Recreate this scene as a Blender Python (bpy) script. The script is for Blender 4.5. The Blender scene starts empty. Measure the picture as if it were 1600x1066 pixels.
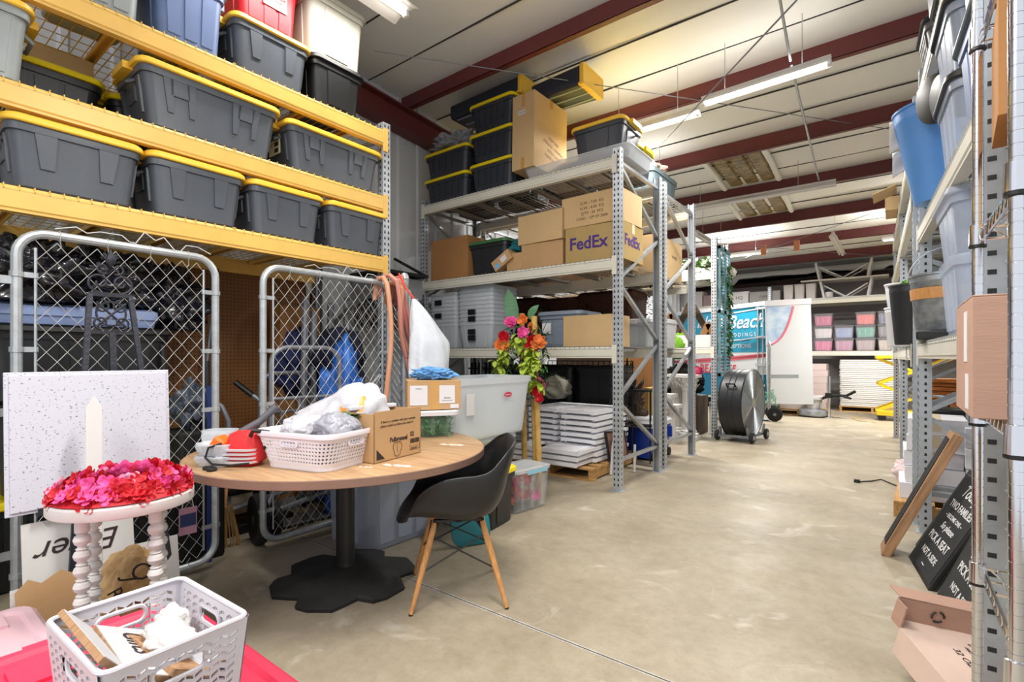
import bpy, bmesh, math, random
from mathutils import Vector as V, Matrix, noise
R = math.radians
PI = math.pi
random.seed(7)
SC = bpy.context.scene
COL = SC.collection
# ---------------------------------------------------------------- camera
F, HY, VX, H = 790.0, 558.0, 1400.0, 1.25      # focal length, horizon row and vanishing column for a 1600x1066 frame, eye height
TH = math.atan((VX - 800) / F)
cam = bpy.data.cameras.new('camera')
cam.sensor_width = 36
cam.lens = F / 1600 * 36
cam.shift_y = (HY - 533) / 1600
cam.clip_start = 0.05
co = bpy.data.objects.new('camera', cam)
COL.objects.link(co)
co.location = (0, 0, H)
co.rotation_euler = (R(90), 0, TH)
SC.camera = co
# ---------------------------------------------------------------- view, world, lamps
SC.view_settings.view_transform = 'Standard'
SC.view_settings.look = 'None'
SC.view_settings.gamma = 1
SC.view_settings.use_curve_mapping = False
SC.view_settings.exposure = -0.08
SC.cycles.max_bounces = 7
SC.cycles.diffuse_bounces = 4
SC.cycles.transparent_max_bounces = 16
SC.cycles.caustics_reflective = False
SC.cycles.caustics_refractive = False
SC.cycles.sample_clamp_indirect = 6
SC.cycles.use_denoising = True
w = bpy.data.worlds.new('world')
SC.world = w
w.use_nodes = True
bg = w.node_tree.nodes['Background']
bg.inputs[0].default_value = (0.93, 0.96, 1.0, 1)
bg.inputs[1].default_value = 1.15


def lamp(x, y, z, sx, sy, power, col=(1, 0.97, 0.92), rz=0, up=False):
    """light of a ceiling fixture: an area lamp just under its tubes, or an added uplight above its hood"""
    l = bpy.data.lights.new('tube_or_uplight', 'AREA')
    l.shape = 'RECTANGLE'
    l.size, l.size_y = sx, sy
    l.energy = power
    l.color = col
    l.spread = R(170)
    o = bpy.data.objects.new('tube_or_uplight', l)
    COL.objects.link(o)
    o.location = (x, y, z)
    o.rotation_euler = (PI if up else 0, 0, rz)
    return o


# ---------------------------------------------------------------- helpers
def at(px, py, x=None, y=None, z=None, t=None):
    """the point of the place seen at photo pixel (px, py) on the plane x, y or z = const or at depth t"""
    l, u = (px - 800) / F, (HY - py) / F
    s, c = math.sin(TH), math.cos(TH)
    d = V((-s + c * l, c + s * l, u))
    if x is not None: t = x / d.x
    if y is not None: t = y / d.y
    if z is not None: t = (z - H) / d.z
    return V((d.x * t, d.y * t, H + d.z * t))


def lin(c):
    return tuple((v / 255 / 12.92) if v <= 10 else ((v / 255 + 0.055) / 1.055) ** 2.4 for v in c)


MATS = {}


def mat(name, rgb=(128, 128, 128), rough=0.5, metal=0, var=0.0, scale=6, bump=0.0, bscale=60, emit=0, alpha=1.0, trans=0, rgb2=None, coat=0, spec=None, stretch=None):
    """principled material with noise between two colours, noise bump and thin see-through mix"""
    if name in MATS: return MATS[name]
    m = bpy.data.materials.new(name)
    m.use_nodes = True
    nt = m.node_tree
    N, L = nt.nodes, nt.links
    b = N['Principled BSDF']
    c = lin(rgb)
    b.inputs['Base Color'].default_value = (*c, 1)
    b.inputs['Roughness'].default_value = rough
    b.inputs['Metallic'].default_value = metal
    if spec is not None: b.inputs['Specular IOR Level'].default_value = spec
    if coat: b.inputs['Coat Weight'].default_value = coat
    if trans: b.inputs['Transmission Weight'].default_value = trans
    tc = None
    if var or rgb2 or bump:
        tc = N.new('ShaderNodeTexCoord')
        src = tc.outputs['Object']
        if stretch:
            mp = N.new('ShaderNodeMapping')
            mp.inputs['Scale'].default_value = stretch
            L.new(src, mp.inputs['Vector'])
            src = mp.outputs[0]
    if var or rgb2:
        n = N.new('ShaderNodeTexNoise')
        n.inputs['Scale'].default_value = scale
        n.inputs['Detail'].default_value = 5
        n.inputs['Roughness'].default_value = 0.6
        L.new(src, n.inputs['Vector'])
        r = N.new('ShaderNodeValToRGB')
        c2 = lin(rgb2) if rgb2 else tuple(v * (1 - var) for v in c)
        r.color_ramp.elements[0].position = 0.36
        r.color_ramp.elements[1].position = 0.66
        r.color_ramp.elements[0].color = (*c2, 1)
        r.color_ramp.elements[1].color = (*c, 1)
        L.new(n.outputs['Fac'], r.inputs['Fac'])
        L.new(r.outputs[0], b.inputs['Base Color'])
    if bump:
        n2 = N.new('ShaderNodeTexNoise')
        n2.inputs['Scale'].default_value = bscale
        n2.inputs['Detail'].default_value = 4
        L.new(src, n2.inputs['Vector'])
        bm = N.new('ShaderNodeBump')
        bm.inputs['Strength'].default_value = bump
        bm.inputs['Distance'].default_value = 0.01
        L.new(n2.outputs['Fac'], bm.inputs['Height'])
        L.new(bm.outputs[0], b.inputs['Normal'])
    if emit:
        b.inputs['Emission Color'].default_value = (*c, 1)
        b.inputs['Emission Strength'].default_value = emit
    if alpha < 1:
        t = N.new('ShaderNodeBsdfTransparent')
        mx = N.new('ShaderNodeMixShader')
        mx.inputs[0].default_value = alpha
        L.new(t.outputs[0], mx.inputs[1])
        L.new(b.outputs[0], mx.inputs[2])
        L.new(mx.outputs[0], N['Material Output'].inputs[0])
    MATS[name] = m
    return m


M = mat
# plastics
TOTE = M('tote charcoal', (82, 88, 97), 0.38, var=0.15, scale=3, bump=0.12, bscale=220)
TOTED = M('tote black', (38, 40, 44), 0.4, var=0.15, scale=3, bump=0.1, bscale=220)
LIDY = M('lid yellow', (248, 200, 62), 0.4, var=0.08, scale=4)
LIDY2 = M('lid bright yellow', (240, 215, 20), 0.4)
GREYT = M('tote grey', (150, 158, 160), 0.4, var=0.08)
BLUET = M('tote slate blue', (104, 124, 168), 0.42, var=0.1)
BLUEB = M('tote sky blue', (92, 150, 220), 0.4, var=0.06)
REDT = M('tote red', (196, 26, 42), 0.4, var=0.06)
CREAM = M('tote cream', (186, 184, 172), 0.45, var=0.05)
GREYD = M('tote dark grey', (92, 106, 112), 0.42, var=0.08)
GREYB = M('tote blue grey', (122, 134, 150), 0.42)
CLEAR = M('clear plastic', (225, 232, 236), 0.22, alpha=0.46, spec=0.5)
CLEARW = M('frosted plastic', (222, 228, 234), 0.35, alpha=0.5)
CLEARB = M('bluish clear plastic', (196, 208, 228), 0.3, alpha=0.46)
PINKLID = M('lid pinkish red', (222, 52, 86), 0.42, var=0.05)
PALEPINK = M('pale pink plastic', (214, 178, 186), 0.5)
BLACK = M('black plastic', (20, 20, 22), 0.42, bump=0.05)
BLACKM = M('black matt', (22, 22, 23), 0.8, var=0.3, bump=0.2)
RUBBER = M('rubber', (30, 30, 31), 0.8, bump=0.2)
WHITEP = M('white plastic', (216, 216, 222), 0.35)
WHITEPAINT = M('white paint', (214, 212, 210), 0.5, var=0.04)
TEAL = M('teal plastic', (20, 120, 130), 0.45)
COOLB = M('cooler blue', (34, 66, 168), 0.35)
# metals
GALV = M('galvanised steel', (176, 182, 188), 0.42, 0.75, var=0.22, scale=9, bump=0.05)
GALVP = M('galvanised post', (184, 190, 197), 0.42, 0.45, var=0.18, scale=5)
PIPE = M('galvanised pipe', (190, 196, 200), 0.4, 0.55, var=0.2, scale=20, bump=0.05)
WIRE = M('chain wire', (204, 204, 202), 0.45, 0.4)
CHROME = M('chrome', (214, 216, 222), 0.13, 1.0)
HOLE = M('punched hole', (30, 31, 34), 0.8)
BEAMY = M('beam mustard yellow', (238, 192, 98), 0.4, var=0.12, scale=4)
BEAMC = M('beam cream', (216, 213, 200), 0.45, var=0.06, scale=4)
DECKW = M('deck wire', (158, 158, 154), 0.5, 0.3)
DECKCH = M('deck channel grey', (150, 148, 142), 0.5, 0.2)
DECKY = M('deck wire yellow', (214, 180, 92), 0.5)
IRON = M('wrought iron', (58, 60, 68), 0.5, 0.5, var=0.25, scale=30, bump=0.3)
STEELG = M('grey powder steel', (130, 134, 142), 0.45, 0.3, var=0.1)
# boards and paper
KRAFT = M('cardboard', (190, 152, 108), 0.85, var=0.1, scale=3, bump=0.06, bscale=40)
KRAFT2 = M('cardboard light', (204, 172, 126), 0.85, var=0.1, scale=3, bump=0.06, bscale=40)
KRAFTD = M('cardboard brown', (166, 118, 70), 0.85, var=0.12, scale=3, bump=0.06, bscale=40)
KRAFTP = M('cardboard rosy', (178, 142, 124), 0.85, var=0.08, scale=3, bump=0.08, bscale=40, stretch=(1, 1, 8))
KRAFTPINK = M('cardboard pinkish tan', (216, 190, 176), 0.85, var=0.08, scale=3)
TAPE = M('packing tape', (196, 150, 86), 0.25, var=0.08)
TAPEW = M('pale tape', (226, 212, 184), 0.3)
INK = M('ink', (42, 34, 30), 0.8)
INKP = M('purple ink', (70, 44, 120), 0.7)
PAPER = M('paper', (214, 212, 215), 0.8)
WOODL = M('pallet wood', (200, 158, 100), 0.75, rgb2=(160, 116, 66), scale=5, bump=0.2, stretch=(1, 12, 12))
WOODB = M('beech wood', (214, 160, 100), 0.5, rgb2=(190, 132, 76), scale=8, stretch=(14, 14, 1.5))
WOODD = M('dark wood', (78, 58, 44), 0.6, var=0.3, bump=0.2)
WOODO = M('orange pine', (210, 130, 50), 0.6, rgb2=(150, 84, 30), scale=6, stretch=(1, 9, 14))
BOARD = M('raw board', (176, 138, 102), 0.75, rgb2=(140, 104, 74), scale=5, stretch=(12, 12, 1))
BAMBOO = M('bamboo', (206, 170, 98), 0.45, rgb2=(178, 138, 70), scale=12)
# plants
LEAF = M('leaf green', (52, 108, 50), 0.5, var=0.3, scale=20)
LEAFY = M('yellow green leaf', (178, 200, 70), 0.5, var=0.25, scale=25)
LEAFD = M('dark leaf', (32, 62, 40), 0.5, var=0.2)
MOSS = M('moss green', (112, 168, 36), 0.9, var=0.4, scale=40, bump=1, bscale=90)
PET_PK = M('petal pink', (238, 86, 160), 0.55, var=0.2, scale=14)
PET_RD = M('petal red', (206, 24, 40), 0.55, var=0.25, scale=14)
PET_HOT = M('petal coral', (236, 62, 92), 0.55, var=0.2, scale=14)
PET_OR = M('petal orange', (238, 130, 60), 0.55, var=0.2, scale=14)
# films and cloth
FILMW = M('white bag film', (238, 238, 242), 0.3, alpha=0.82)
FILMC = M('clear bag film', (226, 226, 230), 0.2, alpha=0.42)
FILMG = M('grey bag film', (170, 170, 182), 0.25, alpha=0.72)
FILMB = M('black bag film', (24, 25, 34), 0.22, coat=0.3)
CLOTHB = M('blue cloth', (110, 168, 226), 0.9, var=0.3, scale=9, bump=0.3)
CLOTHT = M('teal cloth', (16, 104, 114), 0.85, var=0.2)
CLOTHP = M('pinkish cloth', (214, 184, 168), 0.9, var=0.2)
BURLAP = M('kraft sack', (196, 160, 112), 0.85, var=0.15, bump=0.3, bscale=50)
TUBE = M('tube glow', (255, 252, 244), 0.5, emit=9)
HOSE = M('rubber hose', (206, 140, 124), 0.5, var=0.12, scale=4)
ORANGE = M('orange plastic', (240, 110, 30), 0.45)
REDP = M('red plastic', (214, 44, 48), 0.4)


class MB:
    """collects shapes; build() links them as one mesh object"""

    def __init__(s):
        s.v, s.f, s.m, s.mi, s.M = [], [], [], 0, Matrix()

    def add(s, vs, fs):
        o = len(s.v)
        s.v += [tuple(s.M @ V(p)) for p in vs]
        s.f += [[i + o for i in f] for f in fs]
        s.m += [s.mi] * len(fs)
        return s

    def box(s, x0, x1, y0, y1, z0, z1):
        return s.add([(x, y, z) for z in (z0, z1) for y in (y0, y1) for x in (x0, x1)],
                     [(0, 2, 3, 1), (4, 5, 7, 6), (0, 1, 5, 4), (2, 6, 7, 3), (0, 4, 6, 2), (1, 3, 7, 5)])

    def cbox(s, c, sz, rot=None):
        m = s.M
        s.M = m @ Matrix.Translation(V(c)) @ (rot or Matrix())
        a, b, d = [q / 2 for q in sz]
        s.box(-a, a, -b, b, -d, d)
        s.M = m
        return s

    def bar(s, a, b, wd, ht, up=(0, 0, 1)):
        """square bar from a to b"""
        a, b = V(a), V(b)
        d = (b - a).normalized()
        u = V(up)
        if abs(d.dot(u)) > 0.98: u = V((1, 0, 0))
        x = d.cross(u).normalized() * wd / 2
        z = x.cross(d).normalized() * ht / 2
        return s.add([a - x - z, a + x - z, a + x + z, a - x + z, b - x - z, b + x - z, b + x + z, b - x + z],
                     [(0, 1, 2, 3), (7, 6, 5, 4), (0, 4, 5, 1), (1, 5, 6, 2), (2, 6, 7, 3), (3, 7, 4, 0)])

    def tube(s, pts, r, n=8, closed=False, caps=True):
        pts = [V(p) for p in pts]
        k = len(pts)
        rs = r if isinstance(r, (list, tuple)) else [r] * k
        vs, fs = [], []
        nrm = None
        for i, p in enumerate(pts):
            a = pts[i - 1] if (i or closed) else p
            b = pts[(i + 1) % k] if (i < k - 1 or closed) else p
            t = (b - a)
            t = t.normalized() if t.length > 1e-9 else V((0, 0, 1))
            if nrm is None:
                u = V((0, 0, 1)) if abs(t.z) < 0.9 else V((1, 0, 0))
                nrm = t.cross(u).normalized()
            nrm = (nrm - t * nrm.dot(t))
            nrm = nrm.normalized() if nrm.length > 1e-6 else t.orthogonal().normalized()
            bn = t.cross(nrm)
            vs += [p + (nrm * math.cos(2 * PI * j / n) + bn * math.sin(2 * PI * j / n)) * rs[i] for j in range(n)]
        for i in range(k if closed else k - 1):
            q = (i + 1) % k
            fs += [(i * n + j, i * n + (j + 1) % n, q * n + (j + 1) % n, q * n + j) for j in range(n)]
        if caps and not closed:
            fs += [tuple(range(n))[::-1], tuple((k - 1) * n + j for j in range(n))]
        return s.add(vs, fs)

    def loft(s, rings, cap0=True, cap1=True):
        n = len(rings[0])
        vs = [p for r in rings for p in r]
        fs = [(i * n + j, i * n + (j + 1) % n, (i + 1) * n + (j + 1) % n, (i + 1) * n + j) for i in range(len(rings) - 1) for j in range(n)]
        if cap0: fs.append(tuple(range(n))[::-1])
        if cap1: fs.append(tuple((len(rings) - 1) * n + j for j in range(n)))
        return s.add(vs, fs)

    def lathe(s, prof, n=24, c=(0, 0, 0)):
        return s.loft([[(c[0] + r * math.cos(2 * PI * j / n), c[1] + r * math.sin(2 * PI * j / n), c[2] + z) for j in range(n)] for r, z in prof])

    def prism(s, poly, z0, z1):
        return s.loft([[(x, y, z0) for x, y in poly], [(x, y, z1) for x, y in poly]])

    def grid(s, fn, nu, nv, cu=False):
        vs = [fn(i / (nu if cu else nu - 1), j / (nv - 1)) for j in range(nv) for i in range(nu)]
        fs = [(j * nu + i, j * nu + (i + 1) % nu, (j + 1) * nu + (i + 1) % nu, (j + 1) * nu + i) for j in range(nv - 1) for i in range(nu if cu else nu - 1)]
        return s.add(vs, fs)

    def build(s, name, mats, parent=None, loc=None, rz=0, smooth=True, bevel=0, solid=0, ang=35):
        me = bpy.data.meshes.new(name)
        me.from_pydata(s.v, [], s.f)
        mats = mats if isinstance(mats, (list, tuple)) else [mats]
        for m in mats: me.materials.append(m)
        me.polygons.foreach_set('material_index', s.m)
        if smooth:
            me.polygons.foreach_set('use_smooth', [True] * len(me.polygons))
            me.set_sharp_from_angle(angle=R(ang))
        me.update()
        o = bpy.data.objects.new(name, me)
        COL.objects.link(o)
        if parent: o.parent = parent
        if loc is not None: o.location = loc
        if rz: o.rotation_euler.z = rz
        if solid:
            md = o.modifiers.new('thickness', 'SOLIDIFY')
            md.thickness = solid
        if bevel:
            md = o.modifiers.new('bevel', 'BEVEL')
            md.width = bevel
            md.segments = 2
            md.limit_method = 'ANGLE'
        return o


def thing(name, label, cat, loc=(0, 0, 0), rz=0, group=None, rot=None):
    o = bpy.data.objects.new(name, None)
    o.empty_display_size = 0.1
    COL.objects.link(o)
    o.location = loc
    o.rotation_euler = rot if rot else (0, 0, rz)
    return tag(o, label, cat, group)


def tag(o, label, cat, group=None, kind=None):
    o['label'] = label
    o['category'] = cat
    if group: o['group'] = group
    if kind: o['kind'] = kind
    return o


def struct(o):
    o['kind'] = 'structure'
    return o


def dup(root, loc, rz=None, label=None, group=None):
    r = root.copy()
    COL.objects.link(r)
    r.location = loc
    if rz is not None: r.rotation_euler = (0, 0, rz)
    if label: r['label'] = label
    if group: r['group'] = group
    for ch in list(root.children):
        c = ch.copy()
        COL.objects.link(c)
        c.parent = r
        for g in list(ch.children):
            d = g.copy()
            COL.objects.link(d)
            d.parent = c
    return r


def rrect(wd, dp, r, z, n=4, cx=0, cy=0):
    a, b = wd / 2, dp / 2
    r = min(r, a * .98, b * .98)
    pts = []
    for k, (sx, sy) in enumerate(((1, 1), (-1, 1), (-1, -1), (1, -1))):
        for j in range(n + 1):
            t = (k + j / n) * PI / 2
            pts.append((cx + sx * (a - r) + r * math.cos(t), cy + sy * (b - r) + r * math.sin(t), z))
    return pts


def text(s, size, parent, loc, rot=(R(90), 0, 0), m=None, shear=0.0, align='CENTER', name='lettering', bold=0.0, sx=1.0):
    cu = bpy.data.curves.new(name, 'FONT')
    cu.body = s
    cu.size = size
    cu.align_x = align
    cu.align_y = 'CENTER'
    cu.shear = shear
    cu.offset = bold * size
    cu.extrude = 0.0004
    cu.resolution_u = 3
    tmp = bpy.data.objects.new(name, cu)
    me = bpy.data.meshes.new_from_object(tmp)
    bpy.data.objects.remove(tmp)
    bpy.data.curves.remove(cu)
    me.materials.clear()
    me.materials.append(m or INK)
    o = bpy.data.objects.new(name, me)
    COL.objects.link(o)
    o.parent = parent
    o.location = loc
    o.rotation_euler = rot
    o.scale.x = sx
    return o


FRONT, RIGHT, TOPF = (R(90), 0, 0), (R(90), 0, R(90)), (0, 0, 0)


def arc(c, r, a0, a1, n, plane='xz'):
    out = []
    for i in range(n + 1):
        t = a0 + (a1 - a0) * i / n
        p, q = r * math.cos(t), r * math.sin(t)
        out.append({'xz': (c[0] + p, c[1], c[2] + q), 'xy': (c[0] + p, c[1] + q, c[2]), 'yz': (c[0], c[1] + p, c[2] + q)}[plane])
    return out


def crumple(name, sz, m, seed, parent=None, loc=None, amp=0.25, freq=2.2, sub=5, flat=True, crease=0.5, rz=0, shape=None):
    """a bag or cloth heap: a ball pushed in and out by noise, standing on z = 0"""
    bm = bmesh.new()
    bmesh.ops.create_icosphere(bm, subdivisions=sub, radius=1)
    for v in bm.verts:
        p = v.co.copy()
        q = p * freq + V((seed * 3.1, seed * 1.7, seed))
        k = 1 + amp * noise.noise(q) - amp * crease * .55 * (1 - 2.6 * abs(noise.noise(q * 1.9 + V((0, 0, 2 * noise.noise(q)))))) + amp * 0.1 * noise.noise(q * 5)
        p = p * k
        if shape: p = shape(p)
        z = p.z
        if flat: z = max(z, -0.8)
        v.co = V((p.x * sz[0] / 2, p.y * sz[1] / 2, (z + (0.8 if flat else 0)) * sz[2] / (1.8 if flat else 2)))
    me = bpy.data.meshes.new(name)
    bm.to_mesh(me)
    bm.free()
    me.materials.append(m)
    me.polygons.foreach_set('use_smooth', [True] * len(me.polygons))
    o = bpy.data.objects.new(name, me)
    COL.objects.link(o)
    if parent: o.parent = parent
    if loc is not None: o.location = loc
    o.rotation_euler.z = rz
    return o


# ---------------------------------------------------------------- builders of repeated kinds
def tote(label, loc, rz=0, wd=.6, dp=.45, ht=.36, body=None, lid=None, style='tabs', group=None, taper=.86, lift=0, name='storage_tote', handle=True, latch=None):
    """tapered storage bin with ribs, collar and a snap lid; front faces local -Y; bottom centre at loc"""
    body = body or TOTE
    t = thing(name, label, 'storage bin', loc, rz, group)
    mb = MB()
    r = min(wd, dp) * .12
    hb = ht - (.03 if lid else 0)
    w0, d0 = wd * taper, dp * taper
    w1, d1 = wd * .955, dp * .945
    prof = [(0, w0 - .02, d0 - .02), (.012, w0, d0), (hb * .6, w0 + (w1 - w0) * .6, d0 + (d1 - d0) * .6), (hb - .05, w1, d1), (hb - .05, w1 + .022, d1 + .022), (hb - .012, w1 + .028, d1 + .028), (hb, wd, dp)]
    if not lid: prof += [(hb, wd - .03, dp - .03), (hb * .55, w1 - .04, d1 - .04), (.02, w0 - .04, d0 - .04)]
    mb.loft([rrect(a, b, r, z) for z, a, b in prof])

    def rib(u0, u1, v0, v1, k, side, off=.006):
        """raised tapered panel: u across -.5...5, v up 0..1; k narrows the foot"""
        def pt(u, v, o):
            z = .012 + v * (hb - .062)
            q = v
            ww, dd = w0 + (w1 - w0) * q, d0 + (d1 - d0) * q
            if side == 'f': return (u * ww, -dd / 2 - o, z)
            if side == 'b': return (u * ww, dd / 2 + o, z)
            return ((ww / 2 + o) * (1 if side == 'r' else -1), u * dd, z)
        c = (u0 + u1) / 2
        a0, a1 = c + (u0 - c) * k, c + (u1 - c) * k
        q = [(a0, v0), (a1, v0), (u1, v1), (u0, v1)]
        mb.loft([[pt(u, v, -.004) for u, v in q], [pt(c + (u - c) * .96, v, off) for u, v in q]])
    for sd in 'fb':
        if style == 'tabs':
            for c in (-.24, .24): rib(c - .085, c + .085, .36, 1, .68, sd, .009)
        elif style == 'long':
            for c in (-.3, .2):
                rib(c - .075, c - .005, .32, 1, .6, sd, .009)
                rib(c + .085, c + .15, .32, 1, .6, sd, .009)
                rib(c - .03, c + .105, .68, 1, 1, sd, .009)
        elif style == 'panel':
            for c in (-.27, 0, .27): rib(c - .11, c + .11, .06, .95, .92, sd, .005)
        elif style == 'many':
            for c in (-.36, -.2, -.04, .12, .28): rib(c - .04, c + .04, .3, 1, .7, sd, .008)
        elif style == 'center':
            rib(-.25, .25, .05, .96, .92, sd, .006)
    for sd in 'lr':
        if style in ('tabs', 'long', 'many'):
            rib(-.36, -.3, .25, .95, .8, sd, .01)
            rib(.3, .36, .25, .95, .8, sd, .01)
            rib(-.16, .16, .55, .9, .9, sd, .006)
        else:
            rib(-.25, .25, .06, .95, .92, sd, .005)
    mb.build('bin_body', body, t)
    if lid:
        lb = MB()
        z = ht - .042
        a, b = wd + .03, dp + .03
        lb.loft([rrect(a, b, r + .012, z), rrect(a + .008, b + .008, r + .014, z + .006), rrect(a, b, r + .012, z + .03), rrect(a - .03, b - .03, r, z + .042),
                 rrect(a - .08, b - .08, r, z + .042), rrect(a - .1, b - .1, r * .8, z + .03), rrect(a - .16, b - .16, r * .7, z + .036)])
        for c in (-.28, .28): lb.box(c * a - .06, c * a + .06, -b * .3, b * .3, z + .03, z + .046)
        for sx in (-1, 1): lb.box(sx * a / 2 - .03, sx * a / 2 + .03, -b * .2, b * .2, z - .012, z + .03)
        lb.build('lid', lid, t)
    if handle:
        for sx in (-1, 1):
            h = MB()
            h.tube([(sx * w1 / 2, -.09, hb - .07), (sx * (w1 / 2 + .035), -.075, hb - .09), (sx * (w1 / 2 + .035), .075, hb - .09), (sx * w1 / 2, .09, hb - .07)], .011, 6)
            h.build('handle', body, t)
    if latch:
        for sx in (-1, 1):
            l = MB()
            l.cbox((sx * wd * .22, -dp / 2 - .006, ht - .055), (.09, .02, .05))
            l.build('latch', latch, t, bevel=.004)
    return t


def clear_bin(label, loc, rz=0, wd=.4, dp=.5, ht=.28, m=None, lid=None, group=None, latch=None, cat='clear bin', fill=None, taper=.86):
    """see-through bin: thin walls, ribs, rim, lid"""
    t = thing('clear_bin', label, cat, loc, rz, group)
    m = m or CLEAR
    mb = MB()
    w0, d0 = wd * taper, dp * taper
    mb.loft([rrect(w0 - .01, d0 - .01, .03, 0), rrect(w0, d0, .035, .01), rrect(w0 + (wd - w0) * .45, d0 + (dp - d0) * .45, .035, ht * .5), rrect(wd * .97, dp * .97, .04, ht * .9), rrect(wd, dp, .045, ht * .9), rrect(wd, dp, .045, ht),
             rrect(wd - .012, dp - .012, .04, ht), rrect(w0 - .01, d0 - .01, .03, .006)], cap1=True)
    for u in (-.3, 0, .3):
        k = .006
        mb.loft([[(u * w0 - .012, -d0 / 2 - k, .02), (u * w0 + .012, -d0 / 2 - k, .02), (u * wd + .012, -dp * .97 / 2 - k, ht * .88), (u * wd - .012, -dp * .97 / 2 - k, ht * .88)],
                 [(u * w0 - .012, -d0 / 2 + k, .02), (u * w0 + .012, -d0 / 2 + k, .02), (u * wd + .012, -dp * .97 / 2 + k, ht * .88), (u * wd - .012, -dp * .97 / 2 + k, ht * .88)]])
    mb.build('bin_body', m, t)
    if lid:
        lb = MB()
        lb.loft([rrect(wd + .012, dp + .012, .05, ht - .012), rrect(wd + .016, dp + .016, .05, ht + .012), rrect(wd - .03, dp - .03, .04, ht + .02), rrect(wd - .08, dp - .08, .04, ht + .012)])
        lb.build('lid', lid, t)
    if latch:
        for sd in (-1, 1):
            l = MB()
            l.cbox((0, sd * (dp / 2 + .006), ht - .035), (.1, .014, .075))
            l.build('latch', latch, t, bevel=.003)
    if fill:
        f = MB()
        f.loft([rrect(w0 - .03, d0 - .03, .03, .012), rrect(wd * .9, dp * .9, .035, ht * .8), rrect(wd * .7, dp * .7, .03, ht * .88)])
        f.build('contents', fill, t)
    return t


def carton(label, loc, rz=0, wd=.5, dp=.4, ht=.3, m=None, tape=TAPE, group=None, marks=(), rot=None, name='cardboard_box', side_tape=True, cat='cardboard box'):
    """closed cardboard box, bottom centre at loc; marks: (face, text, size, u, v)"""
    t = thing(name, label, cat, loc, rz, group, rot)
    mb = MB()
    a, b = wd / 2, dp / 2
    mb.box(-a, a, -b, b, 0, ht - .004)
    mb.box(-a, a, -b, -.002, ht - .004, ht)
    mb.box(-a, a, .002, b, ht - .004, ht)
    mb.build('box_body', m or KRAFT, t, smooth=False, bevel=.004)
    if tape:
        tb = MB()
        tb.box(-a - .001, a + .001, -.028, .028, ht - .002, ht + .0012)
        if side_tape:
            for sx in (-1, 1): tb.box(sx * (a + .0004) - .0009, sx * (a + .0004) + .0009, -.028, .028, ht - .09, ht)
        tb.build('tape', tape, t, smooth=False)
    for mk in marks:
        face, s, size, u, v = mk[:5]
        mm = mk[5] if len(mk) > 5 else INK
        kw = mk[6] if len(mk) > 6 else {}
        if face == 'f': text(s, size, t, (u * a, -b - .0015, v * ht), FRONT, mm, **kw)
        elif face == 'r': text(s, size, t, (a + .0015, u * b, v * ht), RIGHT, mm, **kw)
        elif face == 't': text(s, size, t, (u * a, v * b, ht + .0015), TOPF, mm, **kw)
    return t


def panel_on(parent, name, m, x0, x1, z0, z1, y, th=.001):
    """a flat label on a front face at local y"""
    b = MB()
    b.box(x0, x1, y - th, y + th * .2, z0, z1)
    return b.build(name, m, parent, smooth=False)


def post_mb(x, y, ht, wd=.076, dp=.07, pitch=.05, z0=0, holes=True, front=-1):
    """rack upright: folded channel with two staggered rows of teardrop holes (second material) and a foot plate"""
    mb = MB()
    a = wd / 2
    f = front
    poly = [(x - a, y), (x + a, y), (x + a, y - f * dp), (x + a - .012, y - f * dp), (x + a - .003, y - f * .012), (x - a + .003, y - f * .012), (x - a + .012, y - f * dp), (x - a, y - f * dp)]
    if f > 0: poly = poly[::-1]
    mb.prism(poly, z0 + .006, ht)
    mb.box(x - a - .02, x + a + .02, min(y + f * .02, y - f * (dp + .02)), max(y + f * .02, y - f * (dp + .02)), z0, z0 + .006)
    if holes:
        mb.mi = 1
        k = 0
        z = z0 + .06
        e = .0008
        while z < ht - .03:
            for sx in (-1, 1):
                xx = x + sx * a * .5
                yy = y + f * e
                mb.add([(xx - .008, yy, z - .012), (xx + .008, yy, z - .012), (xx + .0055, yy, z + .012), (xx - .0055, yy, z + .012)], [(0, 1, 2, 3)])
                xs = x + sx * (a + e)
                ys = y - f * dp * .5
                mb.add([(xs, ys - .008, z - .01), (xs, ys + .008, z - .01), (xs, ys + .006, z + .01), (xs, ys - .006, z + .01)], [(0, 1, 2, 3)])
            z += pitch
    return mb


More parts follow.
